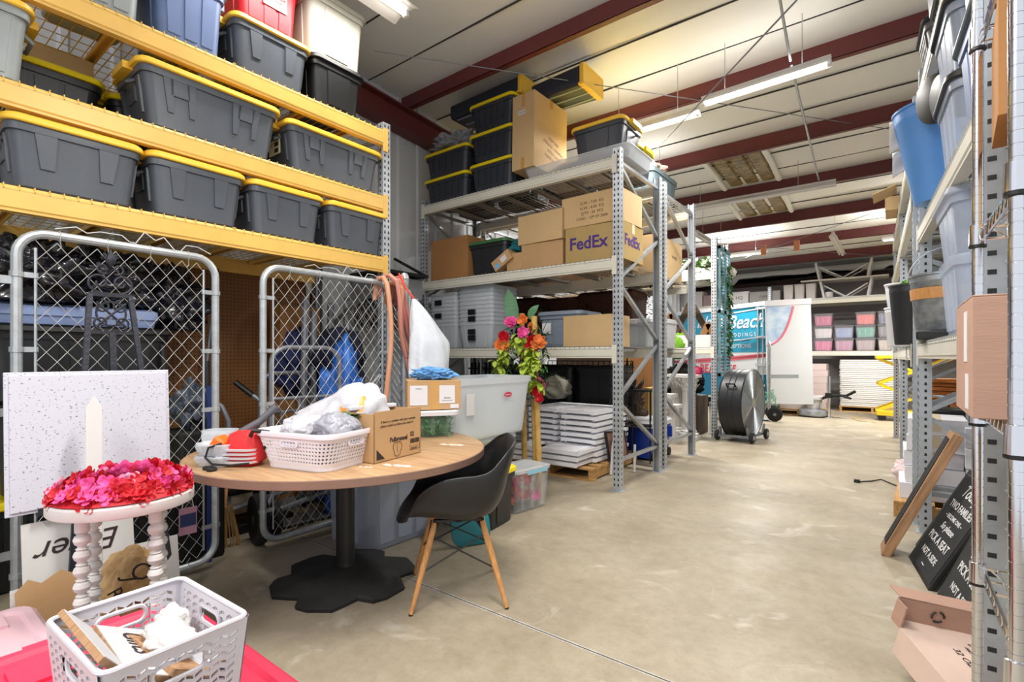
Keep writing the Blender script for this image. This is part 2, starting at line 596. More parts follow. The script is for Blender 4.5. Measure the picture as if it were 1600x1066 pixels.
def pallet_rack(name, label, cat, loc, rz, bays, depth, levels, ht, beam=BEAMC, wire=DECKW, post=GALVP, beam_h=.105, group=None, deck_levels=None, holes=True, cell=(.1, .055), cells=True, frames=None, brace=GALV, rear=True):
    """pallet racking: local x along the bays, front at y = 0, back at y = depth"""
    t = thing(name, label, cat, loc, rz, group)
    xs = [0]
    for b in bays: xs.append(xs[-1] + b)
    for i, x in enumerate(xs):
        if frames is not None and i not in frames: continue
        post_mb(x, 0, ht, holes=holes).build('upright_post', [post, HOLE], t, smooth=False)
        post_mb(x, depth, ht, holes=holes, front=1).build('upright_post', [post, HOLE], t, smooth=False)
        y0, y1 = .05, depth - .05
        z, k = .28, 0
        bars = [((x, y0, z), (x, y1, z))]
        while z < ht - .5:
            zn = z + .56
            bars.append(((x, y1 if k % 2 == 0 else y0, z + .03), (x, y0 if k % 2 == 0 else y1, zn - .02)))
            z, k = zn, k + 1
        bars.append(((x, y0, ht - .12), (x, y1, ht - .12)))
        for p, q in bars:
            MB().bar(p, q, .03, .036, up=(1, 0, 0)).build('brace', brace, t, smooth=False)
    for i, b in enumerate(bays):
        xa, xb = xs[i] + .038, xs[i + 1] - .038
        for z in levels:
            for y, sg in ((0, -1), (depth, 1)) if rear else ((0, -1),):
                m = MB()
                y0 = y + sg * .004
                # stepped beam: tall face, ledge for the deck, rolled lower lip
                prof = [(0, 0), (-sg * .05, 0), (-sg * .05, beam_h - .03), (-sg * .03, beam_h - .03), (-sg * .03, beam_h), (0, beam_h), (sg * .006, beam_h - .012), (sg * .006, .02), (0, .012)]
                r0 = [(xa, y0 + p, z - beam_h + q) for p, q in prof]
                r1 = [(xb, y0 + p, z - beam_h + q) for p, q in prof]
                if sg < 0: r0, r1 = r1, r0
                m.loft([r0, r1])
                for xe in (xa, xb):
                    m.box(xe - .045 if xe == xa else xe - .004, xe + .004 if xe == xa else xe + .045, min(y0, y0 + sg * .008), max(y0, y0 + sg * .008), z - beam_h - .05, z + .02)
                m.build('beam', beam, t, smooth=False)
            if not cells: continue
            if deck_levels is not None and z not in deck_levels: continue
            n = 2 if xb - xa > 1.3 else 1
            for k in range(n):
                da, db = xa + .01 + (xb - xa - .02) * k / n, xa + .01 + (xb - xa - .02) * (k + 1) / n - .01
                d = MB()
                x = da
                while x <= db + 1e-6:
                    d.box(x - .0022, x + .0022, -.006, depth + .004, z + .004, z + .0085)
                    d.box(x - .0022, x + .0022, -.011, -.006, z - .02, z + .0085)
                    x += (db - da) / round((db - da) / cell[1])
                y = .01
                while y <= depth:
                    d.box(da, db, y - .0022, y + .0022, z + .0005, z + .0045)
                    y += cell[0]
                d.box(da, db, -.011, -.007, z - .021, z - .016)
                w_ = d.build('wire_deck', wire, t, smooth=False)
                for q in range(3):
                    xx = da + (db - da) * (q + .5) / 3
                    c = MB()
                    c.box(xx - .02, xx + .02, .02, depth - .02, z - .004, z)
                    c.box(xx - .02, xx - .017, .05, depth - .05, z - .034, z)
                    c.box(xx + .017, xx + .02, .05, depth - .05, z - .034, z)
                    c.box(xx - .028, xx - .017, .05, depth - .05, z - .036, z - .032)
                    c.box(xx + .017, xx + .028, .05, depth - .05, z - .036, z - .032)
                    c.build('deck_channel', DECKCH if wire != DECKY else BEAMY, w_, smooth=False)
    return t


def chain_gate(label, a, b, ht, z0=.05, group=None, r=.021, hinge=()):
    """chain link gate: bent pipe frame from point a to b on the floor plan"""
    a, b = V(a), V(b)
    d = b - a
    W = d.length
    t = thing('chain_link_gate', label, 'gate', (a.x, a.y, 0), math.atan2(d.y, d.x), group)
    cr = .11
    z1 = ht
    pts = []
    for c, a0 in (((W - cr, 0, z1 - cr), 0), ((cr, 0, z1 - cr), 90), ((cr, 0, z0 + cr), 180), ((W - cr, 0, z0 + cr), 270)):
        pts += arc(c, cr, R(a0), R(a0 + 90), 6)
    MB().tube(pts, r, 10, closed=True).build('pipe_frame', PIPE, t)
    for x in (.065, W - .065):
        MB().tube([(x, .0, z0 + .07), (x, 0, z1 - .07)], .006, 6).build('tension_bar', PIPE, t)
        s = -1 if x < W / 2 else 1
        xf = 0 if s < 0 else W
        for k in range(5):
            z = z0 + .2 + (z1 - z0 - .4) * k / 4
            bd = MB()
            bd.tube([(xf, 0, z - .012), (xf, 0, z + .012)], r + .005, 10)
            bd.box(min(xf, x) , max(xf, x), -.006, .006, z - .012, z + .012)
            bd.tube([(x, 0, z - .012), (x, 0, z + .012)], .011, 8)
            bd.build('tension_band', PIPE, t)
    m = MB()
    x0, x1, za, zb = .065, W - .065, z0 + .035, z1 - .035
    p = .074
    n = int((x1 - x0) / (p / 2))
    p = (x1 - x0) / n * 2
    nz = int((zb - za) / .047)
    hz = (zb - za) / nz
    for i in range(n):
        ph = i % 2
        pts = []
        for k in range(nz + 1):
            s = (k + ph) % 2
            pts.append((x0 + i * p / 2 + s * p / 2, (.003 if s == 0 else -.003) * (1 if ph else -1), za + k * hz))
        m.tube(pts, .0019, 4)
    m.build('chain_mesh', WIRE, t)
    tw = MB()
    for k in range(4):
        x = W * (k + .8) / 4.6
        tw.tube(arc((x, 0, z1), r + .003, R(-60), R(240), 8, 'yz') + [(x + .01, .012, z1 - .05), (x - .008, -.006, z1 - .07)], .0022, 4)
        tw.tube(arc((x, 0, z0), r + .003, R(-240), R(60), 8, 'yz') + [(x + .008, -.01, z0 + .05)], .0022, 4)
    tw.build('tie_wire', WIRE, t)
    return t


def flower(mb, c, r, n=6, up=(0, 0, 1), layers=2, mi=0, seed=0):
    """a bloom of cupped petals added to mb"""
    rnd = random.Random(seed)
    u = V(up).normalized()
    x = u.orthogonal().normalized()
    y = u.cross(x)
    c = V(c)
    m = mb.mi
    mb.mi = mi
    for l in range(layers):
        rr = r * (1 - .3 * l)
        for k in range(n):
            a = 2 * PI * (k + .5 * l) / n + rnd.uniform(-.2, .2)
            d = x * math.cos(a) + y * math.sin(a)
            s = u.cross(d)
            lift = .35 + .35 * l + rnd.uniform(-.1, .1)
            p = [c + u * .02 * r, c + d * rr * .4 + s * rr * .3 + u * rr * lift * .3, c + d * rr * .78 + s * rr * .34 + u * rr * lift * .75, c + d * rr + s * rr * .14 + u * rr * lift, c + d * rr - s * rr * .14 + u * rr * lift, c + d * rr * .78 - s * rr * .34 + u * rr * lift * .75, c + d * rr * .4 - s * rr * .3 + u * rr * lift * .3, c + d * rr * .6 + u * rr * lift * .3]
            mb.add(p, [(0, 7, 1), (1, 7, 2), (2, 7, 3), (3, 7, 4), (4, 7, 5), (5, 7, 6), (6, 7, 0)])
    mb.mi = m


def leaf(mb, base, d, L, wd, up=(0, 0, 1), mi=0, bend=.3):
    b, d = V(base), V(d).normalized()
    u = V(up)
    s = d.cross(u)
    s = s.normalized() if s.length > 1e-4 else d.orthogonal().normalized()
    n = s.cross(d)
    m = mb.mi
    mb.mi = mi
    vs, fs = [], []
    for i in range(6):
        q = i / 5
        ww = wd / 2 * math.sin(PI * min(1, q * .9 + .08)) ** .8 * (1 if i < 5 else .05)
        p = b + d * L * q - n * bend * L * q * q
        vs += [p - s * ww + n * ww * .3, p, p + s * ww + n * ww * .3]
    for i in range(5):
        k = i * 3
        fs += [(k, k + 1, k + 4, k + 3), (k + 1, k + 2, k + 5, k + 4)]
    mb.add(vs, fs)
    mb.mi = m


# ---------------------------------------------------------------- setting
def concrete():
    m = bpy.data.materials.new('concrete')
    m.use_nodes = True
    nt = m.node_tree
    N, L = nt.nodes, nt.links
    b = N['Principled BSDF']
    tc = N.new('ShaderNodeTexCoord')

    def nz(scale, detail=6, rough=.6, dist=0):
        n = N.new('ShaderNodeTexNoise')
        n.inputs['Scale'].default_value = scale
        n.inputs['Detail'].default_value = detail
        n.inputs['Roughness'].default_value = rough
        n.inputs['Distortion'].default_value = dist
        L.new(tc.outputs['Object'], n.inputs['Vector'])
        return n.outputs['Fac']

    def ramp(f, stops):
        r = N.new('ShaderNodeValToRGB')
        while len(r.color_ramp.elements) < len(stops): r.color_ramp.elements.new(.5)
        for e, (p, c) in zip(r.color_ramp.elements, stops):
            e.position, e.color = p, (*lin(c), 1)
        L.new(f, r.inputs[0])
        return r.outputs[0]

    def mix(f, a, c, mode='MIX'):
        x = N.new('ShaderNodeMix')
        x.data_type = 'RGBA'
        x.blend_type = mode
        if isinstance(f, float): x.inputs[0].default_value = f
        else: L.new(f, x.inputs[0])
        for s, v in ((6, a), (7, c)):
            if isinstance(v, tuple): x.inputs[s].default_value = (*lin(v), 1)
            else: L.new(v, x.inputs[s])
        return x.outputs[2]
    base = ramp(nz(.9, 8, .65, .4), [(.3, (128, 115, 95)), (.5, (160, 148, 127)), (.7, (186, 176, 159))])
    fine = ramp(nz(14, 8, .7), [(.3, (138, 127, 107)), (.7, (188, 178, 160))])
    c = mix(.4, base, fine)
    sp = ramp(nz(70, 3), [(.33, (96, 86, 66)), (.42, (156, 145, 122))])
    c = mix(.18, c, sp)
    st = ramp(nz(2.3, 4, .55, 1.2), [(.6, (0, 0, 0)), (.78, (255, 255, 255))])
    c = mix(st, c, (204, 198, 186))
    L.new(c, b.inputs['Base Color'])
    rr = N.new('ShaderNodeMapRange')
    L.new(nz(3.1), rr.inputs[0])
    rr.inputs[1].default_value, rr.inputs[2].default_value, rr.inputs[3].default_value, rr.inputs[4].default_value = .3, .7, .28, .55
    L.new(rr.outputs[0], b.inputs['Roughness'])
    bm = N.new('ShaderNodeBump')
    bm.inputs['Strength'].default_value = .06
    bm.inputs['Distance'].default_value = .01
    L.new(nz(40), bm.inputs['Height'])
    L.new(bm.outputs[0], b.inputs['Normal'])
    return m


XL, YB, XR = -4.95, 15.6, 3.2
RZ = lambda y: 4.56 - .066 * y                      # underside of the purlins: the roof falls away from the photographer
CONC = concrete()
WALLM = M('grey wall panel', (206, 209, 213), 0.5, var=0.05, scale=2)
CEILM = M('white roof insulation', (236, 235, 230), 0.6, var=0.04, scale=1.5, bump=0.15, bscale=3)
PURL = M('red oxide steel', (108, 48, 47), 0.55, var=0.18, scale=2)
SEAM = M('dark seam', (52, 50, 50), 0.8)
SKYP = M('dirty skylight panel', (168, 146, 96), 0.5, rgb2=(84, 66, 34), scale=7, stretch=(1, 3, 1))
b = MB()
b.box(XL - .2, XR + .2, -2.5, YB + .2, -.1, 0)
struct(b.build('floor', CONC, smooth=False))
b = MB()                                            # saw-cut joint with pale filler, running along x
b.box(-3.3, XR, 1.905, 1.925, -.001, .0006)
b.mi = 1
b.box(-3.3, XR, 1.911, 1.917, -.001, .001)
struct(b.build('trim_1', [M('joint filler', (196, 192, 184), .7, var=.3, scale=12), SEAM], smooth=False))
b = MB()                                            # corrugated left wall, ribs upright
ys = []
y = -2.5
while y < YB:
    ys += [(y, 0), (y + .24, 0), (y + .26, .025), (y + .3, .025), (y + .32, 0)]
    y += .32
b.loft([[(XL + d, q, z) for q, d in ys] + [(XL - .1, YB, z), (XL - .1, -2.5, z)] for z in (0, 4.9)])
struct(b.build('wall_left', WALLM, smooth=False))
b = MB()
b.box(XL - .1, XR + .1, YB, YB + .1, 0, 4.4)
struct(b.build('wall_back', M('back wall', (150, 146, 146), .7, var=.06, scale=1.5), smooth=False))
b = MB()
b.box(XR, XR + .1, 4.2, YB, 0, 4.7)
struct(b.build('wall_right', WALLM, smooth=False))
b = MB()                                            # insulation sheet: hung between purlins, slightly bellied
PY = [-.9, .82, 2.5, 4.2, 5.9, 7.55, 9.25, 10.95, 12.7, 14.45]
b.grid(lambda u, v: (XL - .1 + (XR - XL + .2) * u, -2.5 + (YB + 2.6) * v, RZ(-2.5 + (YB + 2.6) * v) + .21 + .012 * math.sin(u * 9 + v * 30)), 12, 90)
struct(b.build('ceiling', CEILM))
n = 2
for y in PY:                                        # red Z purlins
    b = MB()
    z = RZ(y)
    b.box(XL, XR, y - .003, y + .003, z, z + .21)
    b.box(XL, XR, y - .065, y, z, z + .006)
    b.box(XL, XR, y, y + .065, z + .2, z + .206)
    b.box(XL, XR, y - .065, y - .06, z, z + .02)
    struct(b.build('trim_%d' % n, PURL, smooth=False))
    n += 1
for y0 in PY:                                       # seams of the insulation rolls and their banding
    for k in (.36, .72):
        y = y0 + 1.7 * k
        b = MB()
        b.M = Matrix.Translation((0, y, RZ(y) + .196))
        b.box(XL, XR, -.006, .006, -.002, .012)
        struct(b.build('trim_%d' % n, SEAM, smooth=False))
        n += 1
b = MB()                                            # rafter along the left wall, an I section following the roof
for (dz0, dz1, dx0, dx1) in ((-.28, -.265, 0, .2), (-.265, -.02, .09, .105), (-.02, 0, 0, .2)):
    b.loft([[(XL + .03 + dx0, y, RZ(y) + dz0), (XL + .03 + dx1, y, RZ(y) + dz0), (XL + .03 + dx1, y, RZ(y) + dz1), (XL + .03 + dx0, y, RZ(y) + dz1)] for y in (-2.4, YB)])
struct(b.build('trim_%d' % n, PURL, smooth=False))
n += 1
b = MB()                                            # dark girt along the top of the back wall, insulation torn away
b.box(XL, XR, YB - .12, YB, 3.24, 3.5)
struct(b.build('trim_%d' % n, M('dark girt', (52, 34, 34), .8), smooth=False))
n += 1
b = MB()                                            # torn white insulation skirt hanging over the girt
rr = random.Random(3)
top, bot = [], []
for i in range(60):
    x = XL + (XR - XL) * i / 59
    dip = .1 + .07 * noise.noise(V((x * 1.7, 0, 0))) + .03 * noise.noise(V((x * 9, 1, 0)))
    if -5.2 < x < -3.6: dip += .16
    if -.6 < x < -.2: dip += .1
    top.append((x, YB - .14, 3.62))
    bot.append((x, YB - .15, 3.58 - dip))
b.loft([top, bot], False, False)
struct(b.build('trim_%d' % n, CEILM, solid=.006))
n += 1
for (x0, x1, y0, y1) in ((-2.28, -1.55, 7.66, 9.1), (-2.42, -1.62, 9.36, 10.8)):   # two dirty skylight panels
    b = MB()
    p = []
    k = 24
    for i in range(k + 1):
        x = x0 + (x1 - x0) * i / k
        p.append((x, .03 if i % 8 in (0, 1) else 0))
    b.loft([[(x, y, RZ(y) + .185 + d) for x, d in p] for y in (y0, y1)], False, False)
    struct(b.build('trim_%d' % n, SKYP, solid=.004, smooth=False))
    n += 1
    b = MB()                                        # folded white insulation edges beside it
    for xx in (x0 - .05, x1 + .05):
        b.M = Matrix.Translation((xx, (y0 + y1) / 2, RZ((y0 + y1) / 2) + .17)) @ Matrix.Rotation(-.066, 4, 'X')
        b.tube([(0, (y0 - y1) / 2, 0), (0.01, 0, .006), (0, (y1 - y0) / 2, 0)], .045, 8)
    struct(b.build('trim_%d' % n, CEILM))
    n += 1


def fixture(label, a, b, lit, wd=.13, power=0, upf=.035):
    """strip light from a to b: white reflector hood, tube, end caps"""
    a, b = V(a), V(b)
    d = b - a
    L = d.length
    rz = math.atan2(d.y, d.x)
    t = thing('strip_light', label, 'ceiling light', (a + b) / 2, rz)
    m = MB()
    h = L / 2
    pr = [(-wd / 2, -.005), (-wd / 4, .035), (-.02, .04), (-.02, .075), (.02, .075), (.02, .04), (wd / 4, .035), (wd / 2, -.005), (wd / 4, .03), (-wd / 4, .03)]
    m.loft([[(x, y, z) for y, z in pr] for x in (-h, h)])
    m.build('reflector', WHITEPAINT, t, smooth=False)
    tb = MB()
    tb.tube([(-h + .03, 0, .005), (h - .03, 0, .005)], .016, 10)
    tb.build('tube', TUBE if lit else WHITEP, t)
    for s in (-1, 1):
        e = MB()
        e.cbox((s * (h - .015), 0, .01), (.03, .05, .05))
        e.build('end_cap', WHITEP, t, bevel=.004)
    for s in (-.6, .6):
        g = MB()
        y = t.location.y + math.sin(rz) * s * h
        g.tube([(s * h, 0, .07), (s * h, 0, RZ(y) + .2 - t.location.z)], .004, 5)
        g.build('hanger', PIPE, t)
    if lit:
        lamp((a.x + b.x) / 2, (a.y + b.y) / 2, (a.z + b.z) / 2 - .03, L, .1, power, rz=rz)
        lamp((a.x + b.x) / 2, (a.y + b.y) / 2, (a.z + b.z) / 2 + .09, L, .1, power * upf, rz=rz, up=True)  # uplight added over the hood to brighten the ceiling
    return t


fixture('lit strip light under the roof, bright tube nearest the middle of the room', (-1.6, 5.36, 3.83), (-.46, 5.3, 3.9), True, power=78)
fixture('lit strip light running on behind the brightest one, partly behind the rack', (-2.78, 5.4, 3.8), (-1.64, 5.4, 3.8), True, power=78)
fixture('lit strip light above the cream bin on the yellow rack', (-3.12, 1.45, 3.98), (-3.12, 2.72, 3.98), True, power=30, wd=.3)
fixture('unlit white strip light below the second skylight panel', (-3.08, 8.62, 3.74), (-.69, 8.62, 3.74), False, wd=.2)
fixture('long unlit strip light hanging lengthwise over the far aisle', (-.93, 11.0, 3.55), (-.93, 13.2, 3.42), False)
fixture('unlit strip light ending above the third rack upright', (-2.85, 9.2, 3.5), (-2.85, 11.2, 3.4), False)
# further strips added to brighten the room, beyond the ones in view
fixture('added unseen strip light over the near aisle', (-1.6, 1.2, 3.4), (-.4, 1.2, 3.4), True, power=80, upf=.6)
fixture('added unseen strip light over the near end of the right rack', (-1.6, -1.2, 3.4), (-.4, -1.2, 3.4), True, power=80, upf=.5)
fixture('added unseen strip light over the right rack bays', (.7, 4.6, 3.95), (1.9, 4.6, 3.95), True, power=60)
fixture('added strip light over the far left aisle', (-3.6, 7.1, 3.7), (-2.5, 7.1, 3.7), True, power=140)
fixture('added strip light over the far right aisle', (-.2, 11.6, 3.5), (1.0, 11.6, 3.3), True, power=210, upf=.2)
fixture('added strip light before the back rack', (-3.4, 12.0, 3.5), (-2.2, 12.0, 3.5), True, power=160, upf=.12)
# conduits and bracing cables
b = MB()
b.tube([(-.72, 3.2, RZ(3.2) - .02), (-.74, 4.2, RZ(4.2) - .02), (-.78, 5.3, 4.0)], .012, 6)
b.tube([(-.78, 5.36, 3.98), (-.9, 8.6, 3.84)], .012, 6)
tag(b.build('conduit', PIPE), 'thin grey conduit running across the purlins to the strip lights', 'conduit')
for lb, p, q in (('bracing cable rising from the rack top towards the near roof', at(1010, 250, y=5.9), at(1245, 0, y=2.6)),
                 ('bracing cable crossing behind the bright strip light', at(585, 80, y=3.0), at(1410, 205, y=8.2)),
                 ('pale bracing cable under the far purlins sloping right', at(1085, 378, y=9.0), at(1400, 402, y=14.4)),
                 ('dark bracing cable under the far purlins rising right', at(1100, 425, y=13.0), at(1400, 320, y=10.0))):
    tag(MB().tube([p, q], .005, 5).build('bracing_cable', STEELG), lb, 'cable')
for px, py in ((1193, 391), (1245, 384)):
    p = at(px, py, y=11.3)
    tag(MB().cbox(p, (.1, .045, .2)).build('wood_block', M('orange wood block', (226, 150, 104), .6), smooth=False, bevel=.004),
        'short wooden block under the far purlins, ' + ('nearer the rack' if px < 1200 else 'nearer the far strip light'), 'wood block')


# ---------------------------------------------------------------- left rack (mustard) and everything on it
LX = -3.45
LV = (2.09, 2.605, 3.165)                            # tops of its beams
pallet_rack('pallet_rack', 'tall rack with mustard yellow beams along the left wall', 'rack', (LX, .3, 0), R(90), [2.48], 1.07, LV, 3.24, beam=BEAMY, wire=DECKY, beam_h=.125, brace=GALV)
TL = R(90)


def ltote(label, y0, y1, z, ht, dp=.5, x=-3.43, **k):
    return tote(label, (x - dp / 2, (y0 + y1) / 2, z + .009), TL, y1 - y0 - .03, dp - .03, ht, **k)


ltote('charcoal bin with yellow lid, first on the lowest yellow shelf', .45, 1.045, LV[0], .36, lid=LIDY, group='yellow lidded bins on the mustard rack')
ltote('charcoal bin with yellow lid, second on the lowest yellow shelf', 1.05, 1.62, LV[0], .365, lid=LIDY, group='yellow lidded bins on the mustard rack')
ltote('charcoal bin with yellow lid, third on the lowest yellow shelf', 1.63, 2.2, LV[0], .36, lid=LIDY, group='yellow lidded bins on the mustard rack')
ltote('charcoal bin with yellow lid at the far end of the lowest yellow shelf', 2.215, 2.79, LV[0], .36, lid=LIDY, group='yellow lidded bins on the mustard rack')
ltote('long charcoal bin with W ribs under the slate blue bin', 1.0, 1.86, LV[1], .38, lid=LIDY, style='long', group='yellow lidded bins on the mustard rack')
t = ltote('long charcoal bin with a black and yellow sticker on its end, by the upright', 1.89, 2.74, LV[1], .35, lid=LIDY, style='long', group='yellow lidded bins on the mustard rack')
s = MB()
s.box(-.398, -.395, -.09, .06, .13, .29)
s.mi = 1
for k in range(3): s.box(-.4, -.398, -.07, -.02, .145 + k * .045, .175 + k * .045)
s.build('sticker', [M('sticker cream', (236, 226, 176), .5), INK], t, smooth=False)
ltote('pale grey bin at the left end of the middle yellow shelf', .02, .58, LV[1], .4, body=GREYT, lid=LIDY, style='panel')
ltote('black bin with yellow lid set back on the middle yellow shelf', .42, .98, LV[1], .34, x=-3.88, dp=.55, body=TOTED, lid=LIDY2, style='panel')
ltote('black bin set back behind the long W ribbed bin', 1.0, 1.5, LV[1], .33, x=-3.96, dp=.5, body=TOTED, lid=LIDY2, style='panel')
ltote('pale grey bin on the top yellow shelf before the slate blue bin', .62, 1.06, LV[2], .42, body=GREYT, lid=GREYT, style='panel', handle=False)
ltote('slate blue bin on the top yellow shelf', 1.08, 1.5, LV[2], .44, body=BLUET, lid=BLUET, style='panel', handle=False)
ltote('charcoal bin with yellow lid on the top shelf, under the red bin', 1.52, 2.09, LV[2], .36, lid=LIDY, group='yellow lidded bins on the mustard rack')
t = ltote('red bin with a white label standing on a yellow lid', 1.56, 2.03, LV[2] + .37, .42, dp=.44, x=-3.46, body=REDT, lid=REDT, style='panel', handle=False)
panel_on(t, 'label', PAPER, -.05, .12, .16, .29, -.196)
text('Duct Tape', .034, t, (.035, -.2, .25), FRONT, REDT, bold=.02)
text('Paint Rollers', .026, t, (.035, -.2, .215), FRONT, INK)
ltote('black bin with dark rim at the far end of the top yellow shelf', 2.09, 2.56, LV[2], .36, body=BLACK, lid=BLACK, style='center', handle=False)
ltote('cream bin standing on the black bin at the shelf end', 2.05, 2.58, LV[2] + .36, .48, body=CREAM, lid=CREAM, style='center', handle=False, dp=.48)
carton('brown cardboard box behind the red bin at the roof', (-4.05, 1.5, LV[2] + .37), R(90), .5, .5, .5, KRAFT)
carton('tall cardboard box set back under the top yellow deck', (-4.2, .8, LV[1] + .35), R(90), .3, .3, .16, KRAFT2)

# pegboard at the back of the cage
PEG = bpy.data.materials.new('pegboard')
PEG.use_nodes = True
N_, L_ = PEG.node_tree.nodes, PEG.node_tree.links
tc = N_.new('ShaderNodeTexCoord')
vm = N_.new('ShaderNodeVectorMath'); vm.operation = 'SCALE'; vm.inputs['Scale'].default_value = 32
fr = N_.new('ShaderNodeVectorMath'); fr.operation = 'FRACTION'
sb = N_.new('ShaderNodeVectorMath'); sb.operation = 'SUBTRACT'; sb.inputs[1].default_value = (.5, .5, .5)
mu = N_.new('ShaderNodeVectorMath'); mu.operation = 'MULTIPLY'; mu.inputs[1].default_value = (0, 1, 1)
ln = N_.new('ShaderNodeVectorMath'); ln.operation = 'LENGTH'
lt = N_.new('ShaderNodeMath'); lt.operation = 'LESS_THAN'; lt.inputs[1].default_value = .17
mx = N_.new('ShaderNodeMix'); mx.data_type = 'RGBA'
mx.inputs[6].default_value = (*lin((136, 88, 42)), 1); mx.inputs[7].default_value = (*lin((40, 24, 12)), 1)
L_.new(tc.outputs['Object'], vm.inputs[0]); L_.new(vm.outputs[0], fr.inputs[0]); L_.new(fr.outputs[0], sb.inputs[0]); L_.new(sb.outputs[0], mu.inputs[0])
L_.new(mu.outputs[0], ln.inputs[0]); L_.new(ln.outputs['Value'], lt.inputs[0]); L_.new(lt.outputs[0], mx.inputs[0])
L_.new(mx.outputs[2], N_['Principled BSDF'].inputs['Base Color'])
N_['Principled BSDF'].inputs['Roughness'].default_value = .6
for i, (y0, y1) in enumerate(((.3, 1.5), (1.51, 2.72))):
    tag(MB().box(-.006, .006, y0, y1, 0, 1.86).build('pegboard', PEG, loc=(-4.6, 0, .12), smooth=False),
        'brown pegboard panel at the back of the cage, ' + ('behind the black bags' if i == 0 else 'behind the hand trucks'), 'pegboard')
tag(MB().box(-.02, .02, 0, .1, 0, 1.9).build('wood_plank', WOODD, loc=(-4.55, 2.74, .0), smooth=False), 'dark plank upright at the end of the pegboard', 'plank')

# bags, bins and boxes inside the cage under the rack
for i, (lb, loc, sz) in enumerate((
        ('crumpled black bag of the pile on the pale blue lid, nearest the gate pipe', (-3.9, .62, 1.556), (.5, .6, .36)),
        ('crumpled black bag in the middle of the pile on the pale blue lid', (-3.95, 1.0, 1.556), (.5, .55, .38)),
        ('crumpled black bag slumped at the pegboard end of the pile', (-4.1, 1.36, 1.435), (.5, .5, .45)),
        ('crumpled black bag at the rear of the pile under the deck', (-4.3, .72, 1.556), (.5, .6, .38)))):
    tag(crumple('trash_bag', sz, FILMB, i + 3, loc=loc, amp=.36, freq=2.6, crease=.9), lb, 'black bag', 'black bags under the mustard rack')
t = tote('wide black bin with a dark lid, under the pale blue lid', (-4.05, .86, 1.0), TL, .86, .6, .43, body=TOTED, lid=BLACK, style='panel', handle=False)
b = MB()
b.loft([rrect(.76, .5, .04, 0), rrect(.78, .52, .04, .05), rrect(.8, .54, .05, .05), rrect(.8, .54, .05, .1), rrect(.74, .48, .04, .115)])
tag(b.build('tote_lid', M('lid pale blue', (148, 168, 214), .4), loc=(-4.06, .83, 1.435), rz=TL), 'pale blue lidded tray under the black bags', 'lid')
tote('tall black bin under the wide black bin, inside the cage', (-4.0, .86, .5), TL, .84, .58, .495, body=TOTED, lid=TOTED, style='panel', handle=False)
tote('black bin with bright yellow lid inside the cage, its lid seen through the gate foot', (-3.95, .4, 0), TL, .62, .5, .49, body=TOTED, lid=LIDY2, handle=False)
tote('black bin with yellow lid beside the gate, carrying a luggage tag', (-3.62, 1.06, 0), TL, .56, .42, .46, body=BLACK, lid=LIDY2, style='panel', handle=False)
tote('yellow lidded black bin on the floor behind the left gate pipe', (-3.7, .1, 0), TL, .5, .42, .3, body=BLACK, lid=LIDY2, style='panel', handle=False)
t = thing('luggage_tag', 'small blue and pink luggage tag hanging on strings on the gate', 'tag', (-3.165, 1.16, .33))
MB().box(-.002, .002, -.045, .045, -.075, .075).build('card', M('card pink', (214, 160, 190), .5), t, smooth=False)
MB().box(.002, .003, -.04, .04, -.03, .04).build('print', M('print navy', (50, 66, 120), .5), t, smooth=False)
b = MB()
for s in (-1, 1): b.tube([(0, s * .03, .07), (-.01, s * .012, .17)], .0025, 4)
b.build('string', WHITEP, t)

# gates of the cage
chain_gate('left chain link gate, standing open behind the speckled tile', (-3.2, .47), (-3.23, 1.33), 1.83, .05)
chain_gate('right chain link gate beside the hoses', (-3.2, 1.6), (-3.2, 2.6), 1.83, .07)
for lb, x, y in (('round capped fence post by the coiled hoses', -3.2, 2.76), ('fence post carrying the left gate, at the frame edge', -3.2, .38)):
    t = thing('fence_post', lb, 'fence post', (x, y, 0))
    MB().tube([(0, 0, 0), (0, 0, 1.86)], .03, 14).build('pipe', PIPE, t)
    b = MB()
    b.lathe([(.034, 1.83), (.035, 1.87), (.035, 1.885), (.038, 1.89), (.034, 1.915), (.02, 1.935), (0.001, 1.942)], 16)
    b.build('cap', PIPE, t)
    for z in (.35, 1.0, 1.6):
        b = MB()
        b.tube([(0, 0, z - .018), (0, 0, z + .018)], .036, 14)
        b.box(-.01, .01, .03 if y < 1 else -.09, .09 if y < 1 else -.03, z - .018, z + .018)
        b.build('hinge', PIPE, t)
# fence run behind the right post: a mesh side panel seen edge on
t = thing('chain_link_fence', 'chain link side fence seen edge on behind the hoses', 'fence', (-3.27, 2.87, 0), R(180))
b = MB()
for x in (0, .9): b.tube([(x, 0, .05), (x, 0, 1.8)], .02, 8)
b.tube([(0, 0, 1.8), (.9, 0, 1.8)], .02, 8)
b.build('pipe_frame', PIPE, t)
b = MB()
n = 26
for i in range(n):
    b.tube([(i * .034 + (.034 if (k + i) % 2 else 0), .003 if k % 2 else -.003, .08 + k * .035) for k in range(49)], .0019, 4)
b.build('chain_mesh', WIRE, t)
